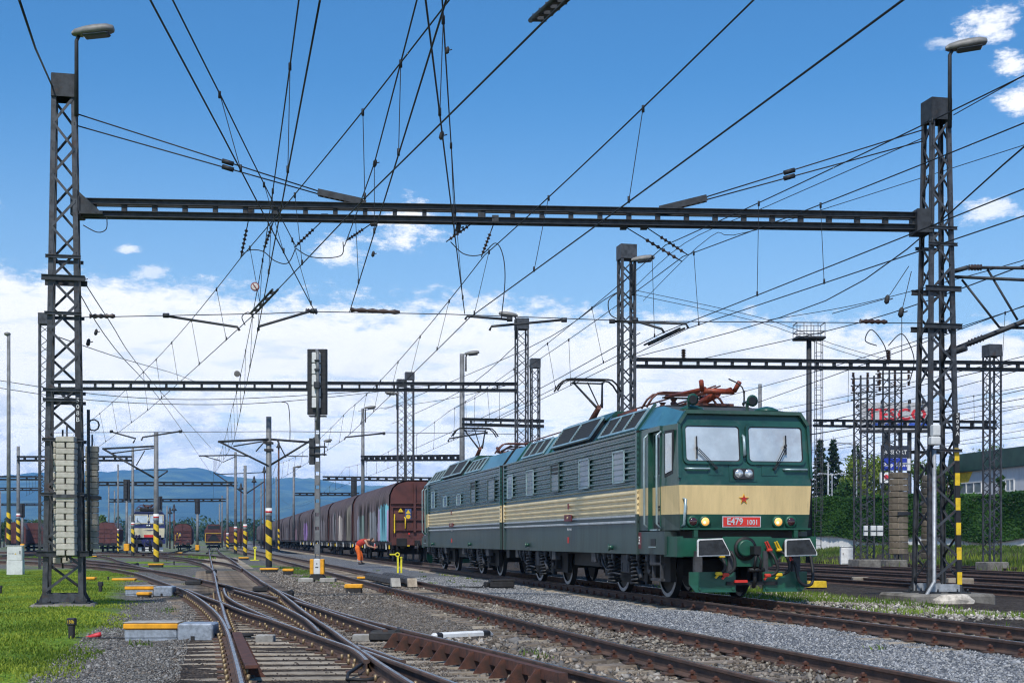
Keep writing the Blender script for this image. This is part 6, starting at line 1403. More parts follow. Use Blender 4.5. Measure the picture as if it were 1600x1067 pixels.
TARPS = [tarp_mat('tarpaulin_teal_paint', [(3.0, 2.0, 2.6, 1.05, (.16, .46, .52), 1), (1.1, 1.9, .6, .95, (.48, .25, .42), .8), (5.3, 1.9, .5, 1.0, (.50, .28, .45), .7), (8.4, 1.85, 2.0, .95, (.22, .24, .25), .7), (10.4, 1.8, .5, .9, (.42, .27, .16), .6), (14.2, 1.8, 1.4, .9, (.16, .27, .22), .6), (16.4, 1.8, .7, .9, (.26, .30, .36), .6)]),
         tarp_mat('tarpaulin_cream_paint', [(9.5, 1.9, 1.8, 1.0, (.50, .42, .36), .95), (3.0, 2.2, 1.5, 1.3, (.25, .23, .15), .55), (14.5, 2.1, 1.2, 1.2, (.26, .26, .26), .6)]), tarp_mat('tarpaulin_plain', [(6, 1.9, 2.5, .9, (.22, .20, .20), .5)]),
         tarp_mat('tarpaulin_violet_paint', [(9, 1.9, 3.0, .95, (.34, .18, .44), .9)]), tarp_mat('tarpaulin_pink_paint', [(7, 1.7, 3.0, .7, (.32, .16, .20), .5)])]
def arch(w, z0, ze, zt, n=9):                         # end wall outline from left foot over the roof to right foot
    p = [(-w, z0), (-w, ze-.5)]
    for i in range(n+1): a = math.pi*(1-i/n); p.append((w*math.copysign(abs(math.cos(a))**.62, math.cos(a)), ze-.5+(zt-ze+.5)*abs(math.sin(a))**.62))
    return p+[(w, ze-.5), (w, z0)]
def wagon_bogies(root, L, ts):
    wb = MB(); n = 16
    for r0, x0, x1 in ((.46, -.07, .06), (.50, .05, .07)): wb.use(g_bogl if r0 < .5 else g_bog).cyl((x0, 0, 0), (x1, 0, 0), r0, n=n)
    me = wb.mesh('wheel')
    for t in ts:
        for k in (-.9, .9):
            for s in (-1, 1): obj('wheel', me, root, (s*.755, t+k, .46))
        b = MB(); b.use(g_bog)
        for s in (-1, 1): b.box((s*1.0, t, .52), (.12, 2.9, .22)); b.bbox((s*1.02, t-.9, .48), (.22, .3, .3), .03); b.bbox((s*1.02, t+.9, .48), (.22, .3, .3), .03)
        b.box((0, t, .55), (2.0, .5, .3)); b.build('bogie', root)
def buffers(root, t, s):
    for x in (-.875, .875):
        b = MB(); b.use(g_bog); b.cyl((x, t, 1.06), (x, t-s*.45, 1.06), .12, n=10); b.bbox((x, t-s*.5, 1.06), (.56, .06, .44), .03); b.build('buffer', root)
    b = MB(); b.use(g_bog); b.bbox((0, t-s*.1, 1.02), (.3, .4, .3), .03); b.ring([(0, t-s*.3, 1.0), (0, t-s*.35, .5)], .05, 6); b.build('coupling', root)
def tarp_wagon(label, origin, rz, tm, full=True):
    t = thing('freight_wagon', label, 'freight wagon', origin, rz, 'arched freight wagons with tarpaulin covers'); Lw = 19.0; y0 = .55; w = 1.42
    out = arch(w, 1.05, 3.3, 4.30)
    for s, y in ((1, y0), (-1, y0+Lw)):
        b = MB(); b.use(m_wag); b.prism([(x, y, z) for x, z in out], (0, s*.14, 0)); e = b.build('end_wall', t)
        if full:
            b = MB(); b.use(m_wag); yy = y-s*.05
            for z in (1.30, 1.72, 2.26, 2.92, 3.12): b.box((0, yy, z), (2.76 if z < 3 else 2.78, .10, .07 if z < 3 else .05))
            for x in (-1.32, 1.32): b.box((x, yy, 2.0), (.10, .12, 1.9))
            b.box((-.12, yy-s*.03, 2.9), (.12, .14, 2.6)); b.build('rib', e)
            if s > 0:
                b = MB(); b.use(m_yellow); b.bar((-1.20, yy-.10, 1.55), (-1.20, yy-.10, 2.55), .06); b.ring([(-.62, yy-.05, 1.78), (-.62, yy-.12, 1.82), (-.62, yy-.12, 2.32), (-.66, yy-.05, 2.38)], .035, 6); b.bar((-1.0, yy-.5, .88), (-.45, yy-.5, .88), .05); b.build('handrail', e)
                b = MB(); b.use(m_yellow).prism([(-1.0, yy-.0, 2.66), (-.72, yy, 2.66), (-.86, yy, 2.88)], (0, -.02, 0)); ws = b.build('warning_sign', e); b = MB(); b.use(m_black).prism([(-.875, yy-.021, 2.71), (-.845, yy-.021, 2.71), (-.86, yy-.021, 2.82)], (0, -.004, 0)); b.build('sign_mark', ws)
                b = MB(); b.use(mat('sign_blue', (.05, .08, .20), .5)).box((-.46, yy-.01, 2.56), (.34, .02, .56)); ws = b.build('warning_sign', e); b = MB(); b.use(m_yellow).prism([(-.59, yy-.022, 2.58), (-.33, yy-.022, 2.58), (-.46, yy-.022, 2.80)], (0, -.004, 0)); b.cyl((-.46, yy-.022, 2.42), (-.46, yy-.026, 2.42), .12, n=12); b.build('sign_mark', ws)
                text('Metrans', .09, m_white, e, (-.72, yy-.012, 2.26), FR, sx=.9) if False else None
                text('81 54 354 2', .10, m_white, e, (.72, yy-.055, 1.56), FR); b = MB(); b.use(m_red).cyl((-.42, yy-.06, 1.52), (-.42, yy-.09, 1.52), .05, n=8); b.cyl((.1, yy-.06, .95), (.1, yy-.09, .95), .05, n=8); b.build('red_mark', e)
    # ribbed tarpaulin: folds run over the hoop frames
    cov = arch(w+.03, 1.12, 3.3, 4.34, 10); ny = 100; b = MB(); b.use(tm); vs = []; n = len(cov)
    for j in range(ny+1):
        y = y0+.14+(Lw-.28)*j/ny; f = .035*math.cos(j*2*math.pi/ny*25); sg = 1-.010*(1-math.cos(j*2*math.pi/ny*25))
        for i, (x, z) in enumerate(cov): r = random.uniform(-.008, .008); vs.append(Vector((x*(1+f*.6)*1.0+r, y, (z-1.1)*(sg+f*.25)+1.1+(.03*math.cos(j*2*math.pi/ny*25) if i in (0, n-1) else 0))))
    b.add(vs, [(j*n+i, j*n+i+1, j*n+n+i+1, j*n+n+i) for j in range(ny) for i in range(n-1)], True); b.build('tarpaulin', t)
    b = MB(); b.use(g_bog); b.box((0, y0+Lw/2, 1.0), (2.7, Lw+.3, .16)); b.box((0, y0+Lw/2, .82), (.5, Lw-5, .3)); b.build('underframe', t)
    b = MB(); b.use(m_wag); b.box((0, y0-.12, 1.08), (2.7, .2, .34)); b.build('head_stock', t)
    if full:
        b = MB()
        for i in range(14): b.use(m_boxgrey if i % 4 == 1 else (m_yellow if i % 5 == 0 else g_bogl)).box((-1.38, 1.2+i*1.35, .84 if i % 2 else .80), (.05, .22, .34 if i % 2 else .2))
        b.build('side_plates', t)
    wagon_bogies(t, Lw, (3.2, Lw-2.2)); buffers(t, .45, 1); buffers(t, y0+Lw+.1, -1); return t
ords = ('nearest', 'second', 'third', 'fourth', 'fifth', 'sixth', 'seventh', 'eighth', 'ninth', 'tenth', 'eleventh', 'twelfth')
for i in range(12):
    p = LD(10.42, 71.5+i*20.0*CT); lab = {0: 'arched brown wagon with teal graffiti, coupled nearest the green locomotive', 1: 'arched brown wagon with a cream graffiti patch, second behind the locomotive', 3: 'arched brown wagon with violet graffiti, fourth behind the locomotive'}.get(i, 'arched brown wagon, %s in the row behind the locomotive' % ords[i])
    tarp_wagon(lab, p, TH, TARPS[{0: 0, 1: 1, 2: 2, 3: 3, 4: 4}.get(i, 2 if i % 2 else 4)], i < 4)
p = P(285.5, 842.5, 221); tarp_wagon('lone arched brown wagon standing right of the white locomotive', (p.x, p.y, dip(221)), TH, TARPS[2], True)
def hopper(label, px, d, open_end=False, rz=TH, L=13.0):
    p = P(px, 842.5, d); t = thing('hopper_wagon', label, 'hopper wagon', (p.x, p.y, dip(d)), rz, 'brown hopper wagons'); w = 1.42; y0 = .5
    sec = [(-w*.92, 1.15), (-w, 1.5), (-w, 3.25), (-w*.93, 3.45), (-w*.7, 4.15), (w*.7, 4.15), (w*.93, 3.45), (w, 3.25), (w, 1.5), (w*.92, 1.15)]
    b = MB(); b.use(m_wag2); b.prism([(x, y0, z) for x, z in sec], (0, L, 0)); bd = b.build('body', t)
    b = MB(); b.use(m_wag2)
    for z in (1.25, 2.0, 2.7, 3.28): b.box((0, y0-.03, z), (2.9, .08, .08))
    for x in (-1.3, -.45, .45, 1.3): b.box((x, y0-.03, 2.25), (.08, .09, 2.1))
    for s in (-1, 1):
        for i in range(9): b.box((s*1.44, y0+.3+i*L/8.6, 2.35), (.10, .12, 1.8))
    b.build('rib', bd)
    b = MB(); b.use(m_wag2); b.prism([(-w*1.02, y0-.05, 3.25), (-w*.95, y0-.05, 3.5), (w*.95, y0-.05, 3.5), (w*1.02, y0-.05, 3.25)], (0, L+.1, 0)); b.prism([(-w*.7, y0-.02, 4.1), (-w*.62, y0-.02, 4.24), (w*.62, y0-.02, 4.24), (w*.7, y0-.02, 4.1)], (0, L, 0)); b.build('roof', t)
    if open_end:
        b = MB(); b.use(m_louv := g_louv).box((0, y0-.06, 3.75), (1.9, .05, .55)); b.prism([(-1.0, y0-.08, 1.6), (1.0, y0-.08, 1.6), (.25, y0-.08, 2.6), (-.25, y0-.08, 2.6)], (0, -.02, 0)); b.build('dark_opening', bd)
        b = MB(); b.use(m_yellow)
        for a, c in (((-1.35, 1.35), (1.35, 1.35)), ((-1.35, 2.75), (1.35, 2.75)), ((-1.35, 1.35), (-1.35, 2.75)), ((1.35, 1.35), (1.35, 2.75))): b.bar((a[0], y0-.35, a[1]), (c[0], y0-.35, c[1]), .06)
        b.build('yellow_railing', t)
    b = MB(); b.use(g_bog); b.box((0, y0+L/2, 1.0), (2.6, L+.4, .3)); b.build('underframe', t); wagon_bogies(t, L, (2.4, L-1.6)); buffers(t, .4, 1)
hopper('small hopper wagon with yellow railing in the middle of the yard', 334, 223, True); hopper('brown covered hopper wagon left of the white locomotive', 167, 198)
hopper('brown hopper wagon at the left edge behind the cabinet', 24, 196, rz=TH+.05); p2_ = P(24, 842.5, 196)
hopper('second brown hopper wagon at the left edge, nearer the left tower', 52, 203, rz=TH+.05)
hopper('far brown wagon peeping out right of the small hopper wagon', 362, 262); hopper('far brown wagon beside the row of striped poles', 377, 300)
# ================================================================== PERSON
def skin_body(name, joints, edges, radii, m, parent, sub=2):
    me = bpy.data.meshes.new(name); me.from_pydata([tuple(j) for j in joints], edges, []); o = obj(name, me, parent)
    md = o.modifiers.new('skin', 'SKIN'); o.modifiers.new('sub', 'SUBSURF').levels = sub; o.modifiers['sub'].render_levels = sub
    if not me.skin_vertices: me.skin_vertices.new(name='')
    for i, r in enumerate(radii):
        me.skin_vertices[0].data[i].radius = r if isinstance(r, tuple) else (r, r)
    me.skin_vertices[0].data[0].use_root = True; me.materials.append(m); return o
pc = G(564, 881.5, -.2); pe = thing('person', 'person bending forward in orange trousers and red vest beside the wagon', 'person', (pc.x, pc.y, -.2), .06); pe.scale = (1.1, 1.1, 1.1)
skin = mat('skin', (.46, .25, .17), .6, 0, .1, 8); m_tr = mat('orange_trousers', (.85, .16, .02), .8, 0, .15, 9); m_ve = mat('red_vest', (.50, .045, .03), .8, 0, .15, 9); m_shoe = mat('dark_shoe', (.02, .022, .03), .6); m_hair = mat('dark_hair', (.03, .02, .015), .8); m_refl = mat('reflective_band', (.55, .55, .55), .4)
# faces right (+x), hips back at -x: pelvis, chest, neck, head; arms reach forward to the right
J = [(-.22, 0, .93), (-.02, 0, 1.12), (.20, 0, 1.24), (.40, 0, 1.25), (.50, 0, 1.24),        # 0 pelvis .. 3 neck 4 skull base
     (.24, -.19, 1.20), (.36, -.24, .96), (.62, -.22, .88), (.70, -.21, .87),               # 5 shoulder 6 elbow 7 wrist 8 palm (near)
     (.24, .19, 1.20), (.42, .24, .98), (.66, .16, .90), (.74, .14, .90),                   # 9..12 far arm
     (-.20, -.10, .88), (-.08, -.12, .48), (-.10, -.13, .10), (.03, -.14, .05),            # 13 hip 14 knee 15 ankle 16 toe
     (-.20, .10, .88), (.0, .14, .48), (.02, .16, .10), (.15, .17, .05)]
E_ = [(0, 1), (1, 2), (2, 3), (3, 4), (2, 5), (5, 6), (6, 7), (7, 8), (2, 9), (9, 10), (10, 11), (11, 12), (0, 13), (13, 14), (14, 15), (15, 16), (0, 17), (17, 18), (18, 19), (19, 20)]
Rr = [.13, .125, .13, .06, .06, .065, .047, .034, .036, .065, .047, .034, .036, .10, .068, .045, .04, .10, .068, .045, .04]
bodyo = skin_body('body', J, E_, Rr, skin, pe)
sh = lambda a: tuple(x for x in a)
skin_body('vest', [J[0], J[1], J[2], (.32, 0, 1.25), (.22, -.16, 1.21), (.22, .16, 1.21)], [(0, 1), (1, 2), (2, 3), (2, 4), (2, 5)], [.17, .185, .185, .12, .115, .115], m_ve, pe)
skin_body('trousers', [(-.24, 0, .92), (-.12, 0, 1.02), J[13], J[14], (-.10, -.13, .14), J[17], J[18], (.02, .16, .14)], [(0, 1), (0, 2), (2, 3), (3, 4), (0, 5), (5, 6), (6, 7)], [.18, .165, .14, .108, .10, .14, .108, .10], m_tr, pe)
for a, e in ((J[15], J[16]), (J[19], J[20])): skin_body('shoe', [(a[0]-.04, a[1], .06), (a[0]+.04, a[1], .06), (e[0]+.04, e[1], .045)], [(0, 1), (1, 2)], [.058, .058, .045], m_shoe, pe)
b = MB(); b.use(m_refl)
for k, z in ((4, .22), (4, .16)):
    b.cyl((-.10, -.13, z), (-.10, -.13, z+.04), .088, n=12); b.cyl((.02, .16, z), (.02, .16, z+.04), .088, n=12)
b.box((-.38, -.06, .98), (.03, .12, .14)); b.build('reflective_bands', pe)
b = MB(); b.use(skin); hc = Vector((.585, 0, 1.235)); ax = Vector((.80, 0, -.60)); n = 12
b.ring([hc+Vector((-.02, 0, .11)), hc+Vector((-.01, 0, .085)), hc+Vector((.0, 0, .03)), hc+Vector((.015, 0, -.04)), hc+Vector((.02, 0, -.09)), hc+Vector((.02, 0, -.115))], [.03, .075, .098, .092, .065, .03], n); b.cyl(hc+Vector((.09, 0, -.02)), hc+Vector((.125, 0, -.045)), .018, .022, 6)
for s in (-1, 1): b.bbox(hc+Vector((-.01, s*.098, -.01)), (.045, .02, .06), .008)
hd = b.build('head', pe); b = MB(); b.use(m_hair); b.ring([hc+Vector((-.025, 0, .125)), hc+Vector((-.02, 0, .095)), hc+Vector((-.02, 0, .04)), hc+Vector((-.035, 0, -.02))], [.04, .085, .105, .088], n); b.build('hair', hd)
b = MB(); b.use(m_black)
for s in (-1, 1): b.cyl(hc+Vector((.086, s*.035, .005)), hc+Vector((.097, s*.035, .003)), .012, n=6)
b.box(hc+Vector((.10, 0, -.075)), (.012, .05, .008)); b.build('eyes_and_mouth', hd)
for c, s in ((Vector(J[8]), -1), (Vector(J[12]), 1)):
    b = MB(); b.use(skin); b.bbox(c, (.09, .035, .08), .012)
    for k in range(4): b.ring([c+Vector((.04, 0, .03-k*.02)), c+Vector((.085+.004*(k % 2), 0, .03-k*.021)), c+Vector((.10, .03*-s, .028-k*.021)), c+Vector((.08, .045*-s, .027-k*.021))], [.0095, .009, .0085, .007], 6)
    b.ring([c+Vector((-.02, -s*.02, .03)), c+Vector((.03, -s*.045, .045)), c+Vector((.065, -s*.05, .035))], [.013, .012, .009], 6); b.build('hand', pe)
b = MB(); b.use(m_red).cyl((.76, -.05, .84), (.80, .02, 1.15), .03, n=8); o = b.build('red_tool', None, pe.location); tag(o, 'red tool held by the person bending beside the wagon', 'tool')
# ================================================================== VEGETATION
leafm = attr_mat('leaves', .6, .25, .35)
def leaf_cloud(name, centers, radii, n, size, c0, c1, parent=None, flat=.8, seed=1, upl=0.0, shell=.55):
    r = np.random.default_rng(seed); C = np.array(centers, float); Rd = np.array(radii, float).reshape(len(C), -1)
    if Rd.shape[1] == 1: Rd = np.repeat(Rd, 3, 1)
    w = (Rd.prod(1))**(2/3); idx = r.choice(len(C), n, p=w/w.sum()); d = r.normal(size=(n, 3)); d /= np.linalg.norm(d, axis=1, keepdims=True)
    rad = shell+(1.06-shell)*r.random((n, 1))**.7; pos = C[idx]+d*rad*Rd[idx]
    nrm = d+r.normal(size=(n, 3))*flat; nrm /= np.linalg.norm(nrm, axis=1, keepdims=True); a = np.cross(nrm, r.normal(size=(n, 3))); a /= np.linalg.norm(a, axis=1, keepdims=True); b = np.cross(nrm, a)
    s = size*(.6+.8*r.random((n, 1))); V = np.stack([pos-a*s, pos-b*s*.45, pos+a*s, pos+b*s*.45], 1).reshape(-1, 3); Fc = np.arange(4*n).reshape(-1, 4)
    k = r.random((n, 1)); clump = r.random(len(C))[idx][:, None]; k = np.clip(.55*k+.45*clump, 0, 1); col = np.array(c0)*(1-k)+np.array(c1)*k
    return np_mesh(name, V, Fc, [leafm], np.repeat(col, 4, 0), parent)
m_bark = mat('bark', (.09, .065, .045), .9, 0, .3, 8, .5, 20)
def broad_tree(label, px, d, ytop, w_px, c0, c1, seed, n=2600, name='broadleaf_tree', zb=0.0, leaf=None):
    r = random.Random(seed); p = P(px, 842.5, d); k = d/F; h = P(0, ytop, d).z-zb; w = w_px*k/2; t = thing(name, label, 'tree', (p.x, p.y, zb)); b = MB(); b.use(m_bark)
    b.ring([(0, 0, 0), (.05, 0, h*.3), (0, .05, h*.62)], [h*.03, h*.022, h*.012], 8); cs = []; rs = []
    for i in range(15):
        a = r.uniform(0, 6.28); q = r.uniform(.15, 1)**.6; z = r.uniform(.30, .92); ww = w*(1-abs(z-.5)*.9); cs.append((math.cos(a)*ww*q*.8, math.sin(a)*ww*q*.8, h*z)); rs.append(w*r.uniform(.22, .42))
        b.ring([(0, 0, h*.35*z+h*.15), (cs[-1][0]*.6, cs[-1][1]*.6, h*z*.85), cs[-1]], [h*.010, h*.006, h*.003], 5)
    b.build('trunk', t); leaf_cloud('crown', cs, rs, n, leaf or max(.16, 2.6*k), c0, c1, t, seed=seed, shell=.35); return t
def conifer(label, px, d, ytop, w_px, seed, c0=(.020, .040, .018), c1=(.045, .085, .035)):
    r = random.Random(seed); p = P(px, 842.5, d); k = d/F; zb = .5; h = P(0, ytop, d).z-zb; w = w_px*k/2; t = thing('conifer', label, 'tree', (p.x, p.y, zb)); b = MB(); b.use(m_bark).ring([(0, 0, 0), (0, 0, h)], [h*.02, .02], 7); cs = []; rs = []
    for i in range(90):
        z = h*(.12+.86*(i/90)); L_ = w*(1-(z/h))**.75*r.uniform(.7, 1.12)+.12; a = i*2.4; e = Vector((math.cos(a)*L_, math.sin(a)*L_, z-L_*.10+.12*L_)); b.ring([(0, 0, z), tuple(e)], [.03, .012], 4, cap=False)
        for q in (.35, .6, .85, 1.0): cs.append((e.x*q, e.y*q, z+(e.z-z)*q-.08)); rs.append((L_*.16+.08, L_*.16+.08, .14))
    b.build('trunk', t); leaf_cloud('crown', cs, rs, 5200, max(.16, 2.2*k), c0, c1, t, seed=seed, shell=.1); return t
conifer('dark spruce just right of the cab roof', 1281, 122, 683, 44, 1); conifer('tallest dark spruce behind the ivy wall', 1302, 120, 682, 46, 2); conifer('broad dark larch beside the street lamp', 1337, 126, 693, 64, 3, (.018, .045, .015), (.04, .09, .03))
broad_tree('light green round tree behind the ivy wall left of the billboard', 1350, 112, 712, 112, (.14, .21, .03), (.30, .38, .07), 4, 4200); broad_tree('dark green tree between the street lamps', 1322, 108, 752, 70, (.025, .07, .015), (.06, .13, .03), 5, 2600)
broad_tree('bright green tree right of the pylon sign', 1452, 118, 710, 90, (.05, .11, .015), (.14, .22, .04), 6, 3600); broad_tree('low bushy tree between the pylon sign and the building', 1480, 104, 728, 56, (.045, .10, .015), (.12, .20, .035), 7, 2600)
broad_tree('tree behind the green roof, left', 1545, 150, 690, 110, (.06, .12, .02), (.17, .25, .05), 8, 3000); broad_tree('tree behind the green roof, right', 1604, 155, 694, 90, (.05, .10, .02), (.14, .21, .04), 9, 2600); broad_tree('tree behind the lattice tower left of the green roof', 1510, 150, 700, 60, (.06, .12, .02), (.16, .24, .05), 10, 2000)
broad_tree('slim young tree in front of the building wall', 1563, 84, 735, 14, (.03, .08, .012), (.08, .16, .03), 11, 900, zb=.8); broad_tree('far round tree seen over the arched wagons', 603, 250, 786, 34, (.05, .12, .02), (.12, .20, .04), 12, 1500)
broad_tree('far tree just right of the left tower weights', 158, 300, 806, 34, (.04, .09, .02), (.11, .17, .04), 13, 1300, zb=-.5); broad_tree('far tree behind the hoppers at the left edge', 6, 300, 812, 40, (.03, .07, .015), (.08, .13, .03), 14, 1300, zb=-.5); broad_tree('far tree left of the left tower', 62, 310, 814, 44, (.04, .09, .02), (.10, .16, .04), 15, 1300, zb=-.5)
# far wood along the horizon
r_ = np.random.default_rng(3); cs = []; rs = []
for x in np.arange(-60, 700, 3.2):
    d = r_.uniform(560, 800); z = r_.uniform(2, 7); q = P(x, 842.5, d); cs.append((q.x, q.y, z)); rs.append((r_.uniform(4, 7), r_.uniform(4, 7), r_.uniform(3.5, 5.5)))
tag(leaf_cloud('far_wood', cs, rs, 26000, .9, (.025, .055, .018), (.085, .13, .045), seed=8), 'low far wood along the foot of the hills', 'wood', kind='stuff')
# ivy wall
A, B_ = P(1120, 842.5, 98), P(1720, 842.5, 76); A.z = B_.z = 0; v = B_-A; Lw = v.length; iw = thing('noise_wall', 'ivy covered wall along the right side of the yard', 'wall', (A.x, A.y, 0), math.atan2(v.y, v.x))
b = MB(); b.use(m_white)
for i in range(int(Lw/2)): b.bbox((i*2+1, 0, .9), (1.96, .25, 1.3), .02)
b.build('base_panels', iw); b = MB(); b.use(m_conc).box((Lw/2, .05, 2.45), (Lw, .2, 2.6)); b.build('wall_panel', iw)
n = 42000; r = np.random.default_rng(5); x = r.random(n)*Lw; zt = 3.80+.06*np.sin(x*.55)+.05*np.sin(x*1.9+1)+.10*r.random(n); zz = 1.25+.22*np.sin(x*.8)+(zt-1.25)*r.random(n); bul = .16+.09*np.sin(x*.9+zz*1.4)+.08*np.sin(x*2.3-zz*2.1); top = r.random(n) < .16; zz = np.where(top, zt+.05*r.normal(size=n), zz)
pos = np.stack([x, np.where(top, r.random(n)*.6-.35, -.12-np.abs(bul)-.10*r.random(n)), zz], 1); nr = np.stack([r.normal(size=n)*.5, -np.ones(n)+r.normal(size=n)*.3, .75+r.normal(size=n)*.55], 1); nr /= np.linalg.norm(nr, axis=1, keepdims=True); a = np.cross(nr, r.normal(size=(n, 3))); a /= np.linalg.norm(a, axis=1, keepdims=True); bb_ = np.cross(nr, a); s = .085*(.6+.8*r.random((n, 1)))
V = np.stack([pos-a*s, pos-bb_*s*.7, pos+a*s, pos+bb_*s*.7], 1).reshape(-1, 3); k = np.clip(r.random((n, 1))*.6+.25*np.sin(x*1.1+zz)[:, None]+.15, 0, 1); col = np.array((.012, .048, .010))*(1-k)+np.array((.055, .145, .022))*k
tag(np_mesh('ivy', V, np.arange(4*n).reshape(-1, 4), [leafm], np.repeat(col, 4, 0), iw), kind='stuff')
# ================================================================== BUILDING, SIGNS, STREET LAMPS AT THE RIGHT
m_groof = mat('green_roof_sheet', (.035, .085, .065), .5, .1, .2, 1.5); m_wall = mat('pale_wall', (.55, .56, .58), .7, 0, .1, 2, stretch=(6, 1, .3)); m_yw = mat('yellow_wall', (.78, .50, .03), .6)
d0, d1 = 118, 98; A, B_ = P(1488, 842.5, d0), P(1700, 842.5, d1); A.z = B_.z = 0; v = B_-A; Lb = v.length; bd = thing('building', 'low building with a green sheet metal roof behind the ivy wall', 'building', (A.x, A.y, 0), math.atan2(v.y, v.x))
zr0 = P(0, 738, d0).z; zr1 = P(0, 711, d0).z; b = MB(); b.use(m_wall).box((Lb/2, 6, zr0/2), (Lb, 12, zr0)); b.build('wall', bd)
b = MB(); b.use(m_wall)
for i in range(int(Lb/1.0)): b.box((i*1.0+.5, -.03, zr0/2+.8), (.97, .05, zr0-1.6))
b.build('wall_panel', bd)
b = MB(); b.use(m_groof); b.prism([(-.3, -.35, zr0-.05), (-.3, -.1, zr1), (-.3, 3, zr1+.2), (-.3, 12, zr0)], (Lb+.6, 0, 0)); rf = b.build('roof', bd)
b = MB(); b.use(m_groof)
for i in range(18): z = zr0+(zr1-zr0)*(i+.5)/18; y = -.35+.25*(i+.5)/18; b.bar((-.3, y-.02, z), (Lb+.3, y-.02, z), .05, .06)
b.build('roof_seams', rf)
vh = v.normalized()
def kx(px): q = (px-800)/F; return (q*A.y-A.x)/(vh.x-q*vh.y)
zz = lambda y: P(0, y, d0-3).z
b = MB(); b.use(m_yw).prism([(kx(1490), -.06, zz(760)), (kx(1511), -.06, zz(760)), (kx(1521), -.06, zz(737)), (kx(1490), -.06, zz(737))], (0, -.02, 0)); b.build('yellow_field', bd)
for x0, x1 in ((1500, 1535), (1567, 1586)):
    b = MB(); b.use(m_white); q0, q1 = kx(x0), kx(x1)*1.0; za, zb_ = zz(771), zz(754); 
    for X in np.linspace(q0, q1, 4): b.box((X, -.10, (za+zb_)/2), (.10, .08, zb_-za))
    for Z in (za, zb_): b.box(((q0+q1)/2, -.10, Z), (q1-q0+.1, .08, .10))
    wf_ = b.build('window', bd); b = MB(); b.use(g_glass).box(((q0+q1)/2, -.07, (za+zb_)/2), (q1-q0, .03, zb_-za)); b.build('pane', wf_)
# billboard
d = 135; k = d/F; c = P(1400, 842.5, d); bb = thing('billboard', 'large white billboard with red and blue supermarket lettering on posts', 'billboard', (c.x, c.y, 0), -.03)
zc = lambda y: P(0, y, d).z; b = MB(); b.use(mat('billboard_white', (.45, .45, .46), .6)).bbox((0, 0, (zc(629)+zc(672))/2), (112*k, .5, zc(629)-zc(672)), .03); b.build('panel', bb); b = MB(); b.use(m_dark).box((0, .0, zc(674)), (112*k, .9, .25)); 
for x in (-14, 8, 22): b.bar((x*k, .3, 0), (x*k, .3, zc(672)), .35, .35)
b.build('posts', bb); sr = mat('sign_red', (.62, .03, .04), .5); sb = mat('sign_blue_bright', (.03, .09, .45), .5)
o = text('TESCO', 24.5*k, sr, bb, (0, -.27, zc(648.5)), FR, sx=1.22, bold=.045)
b = MB(); b.use(sb)
for i in range(5): x = (-38+i*18.5)*k; b.prism([(x, -.26, zc(665)), (x+11*k, -.26, zc(665)), (x+13.5*k, -.26, zc(661)), (x+2.5*k, -.26, zc(661))], (0, -.03, 0))
b.build('blue_dashes', bb); b = MB(); b.use(m_dark)
for x in (-24, 18, 39): b.bar((x*k, -.3, zc(629)), (x*k, -.6, zc(625)), .06); b.bbox((x*k, -.7, zc(629)), (.28, .3, .35), .04)
b.bar((-56*k, -.3, zc(633)), (-63*k, -.9, zc(633)), .06); b.bbox((-63*k, -.9, zc(636)), (.3, .3, .3), .04); b.build('floodlights', bb)
# pylon sign
d = 108; k = d/F; c = P(1398, 842.5, d); ps = thing('pylon_sign', 'pylon sign with black, blue and white shop panels beside the billboard', 'sign', (c.x, c.y, 0)); zc = lambda y: P(0, y, d).z; navy = mat('panel_black', (.022, .028, .045), .4); pb = mat('panel_blue', (.015, .04, .36), .4)
for x in (-19, 22): b = MB(); b.use(m_steel).bar((x*k, .1, 0), (x*k, .1, zc(695)), .2, .2); b.build('post', ps)
for y0, y1, x0, x1, m, tx, tm, ts in ((696, 715.5, -20.5, 21, navy, 'A3SPORT', m_white, 7.5), (715.5, 735, -20.5, 18, pb, 'Shop Salon', m_white, 7.5), (737.5, 755, -23, -3, m_white, None, None, 0), (716, 736, 19, 24, m_white, None, None, 0)):
    b = MB(); b.use(m).bbox(((x0+x1)/2*k, 0, (zc(y0)+zc(y1))/2), ((x1-x0)*k, .3, zc(y0)-zc(y1)-.03), .02); pn = b.build('sign_panel', ps)
    if tx: text(tx, ts*k*1.15, tm, pn, ((x0+x1)/2*k, -.16, (zc(y0)+zc(y1))/2-.05), FR, sx=1.0, bold=.01)
    elif x0 < -20: b = MB(); b.use(sr).cyl((-14*k, -.15, zc(745)), (-14*k, -.18, zc(745)), 3.6*k, n=14); b.build('red_emblem', pn)
for lab, px, yt, arm, d in (('street lamp with a long curved arm left of the billboard towers', 1338, 692, -1, 100), ('double armed street lamp behind the ivy wall', 1300, 740, 0, 104), ('slim pale lamp post beside the double street lamp', 1294, 722, 9, 104), ('street lamp with a curved arm right of the pylon sign', 1444, 724, -1, 102)):
    c = P(px, 842.5, d); k = d/F; t = thing('street_lamp', lab, 'street lamp', (c.x, c.y, .3)); h = P(0, yt, d).z-.3; b = MB(); b.use(m_steel_l)
    if arm == 9: b.ring([(0, 0, 0), (0, 0, h)], [.09, .06], 8); b.build('pole', t); continue
    for s in ((-1, 1) if arm == 0 else (arm,)):
        w = 14*k if arm == 0 else 26*k; b.ring(smooth([Vector((0, 0, 0)), Vector((0, 0, h*.9)), Vector((s*w*.25, 0, h*.985)), Vector((s*w, 0, h))], 5), .05, 6)
        b.bbox((s*(w+4*k), 0, h), (8*k, .25, .13), .03)
    b.build('pole', t)
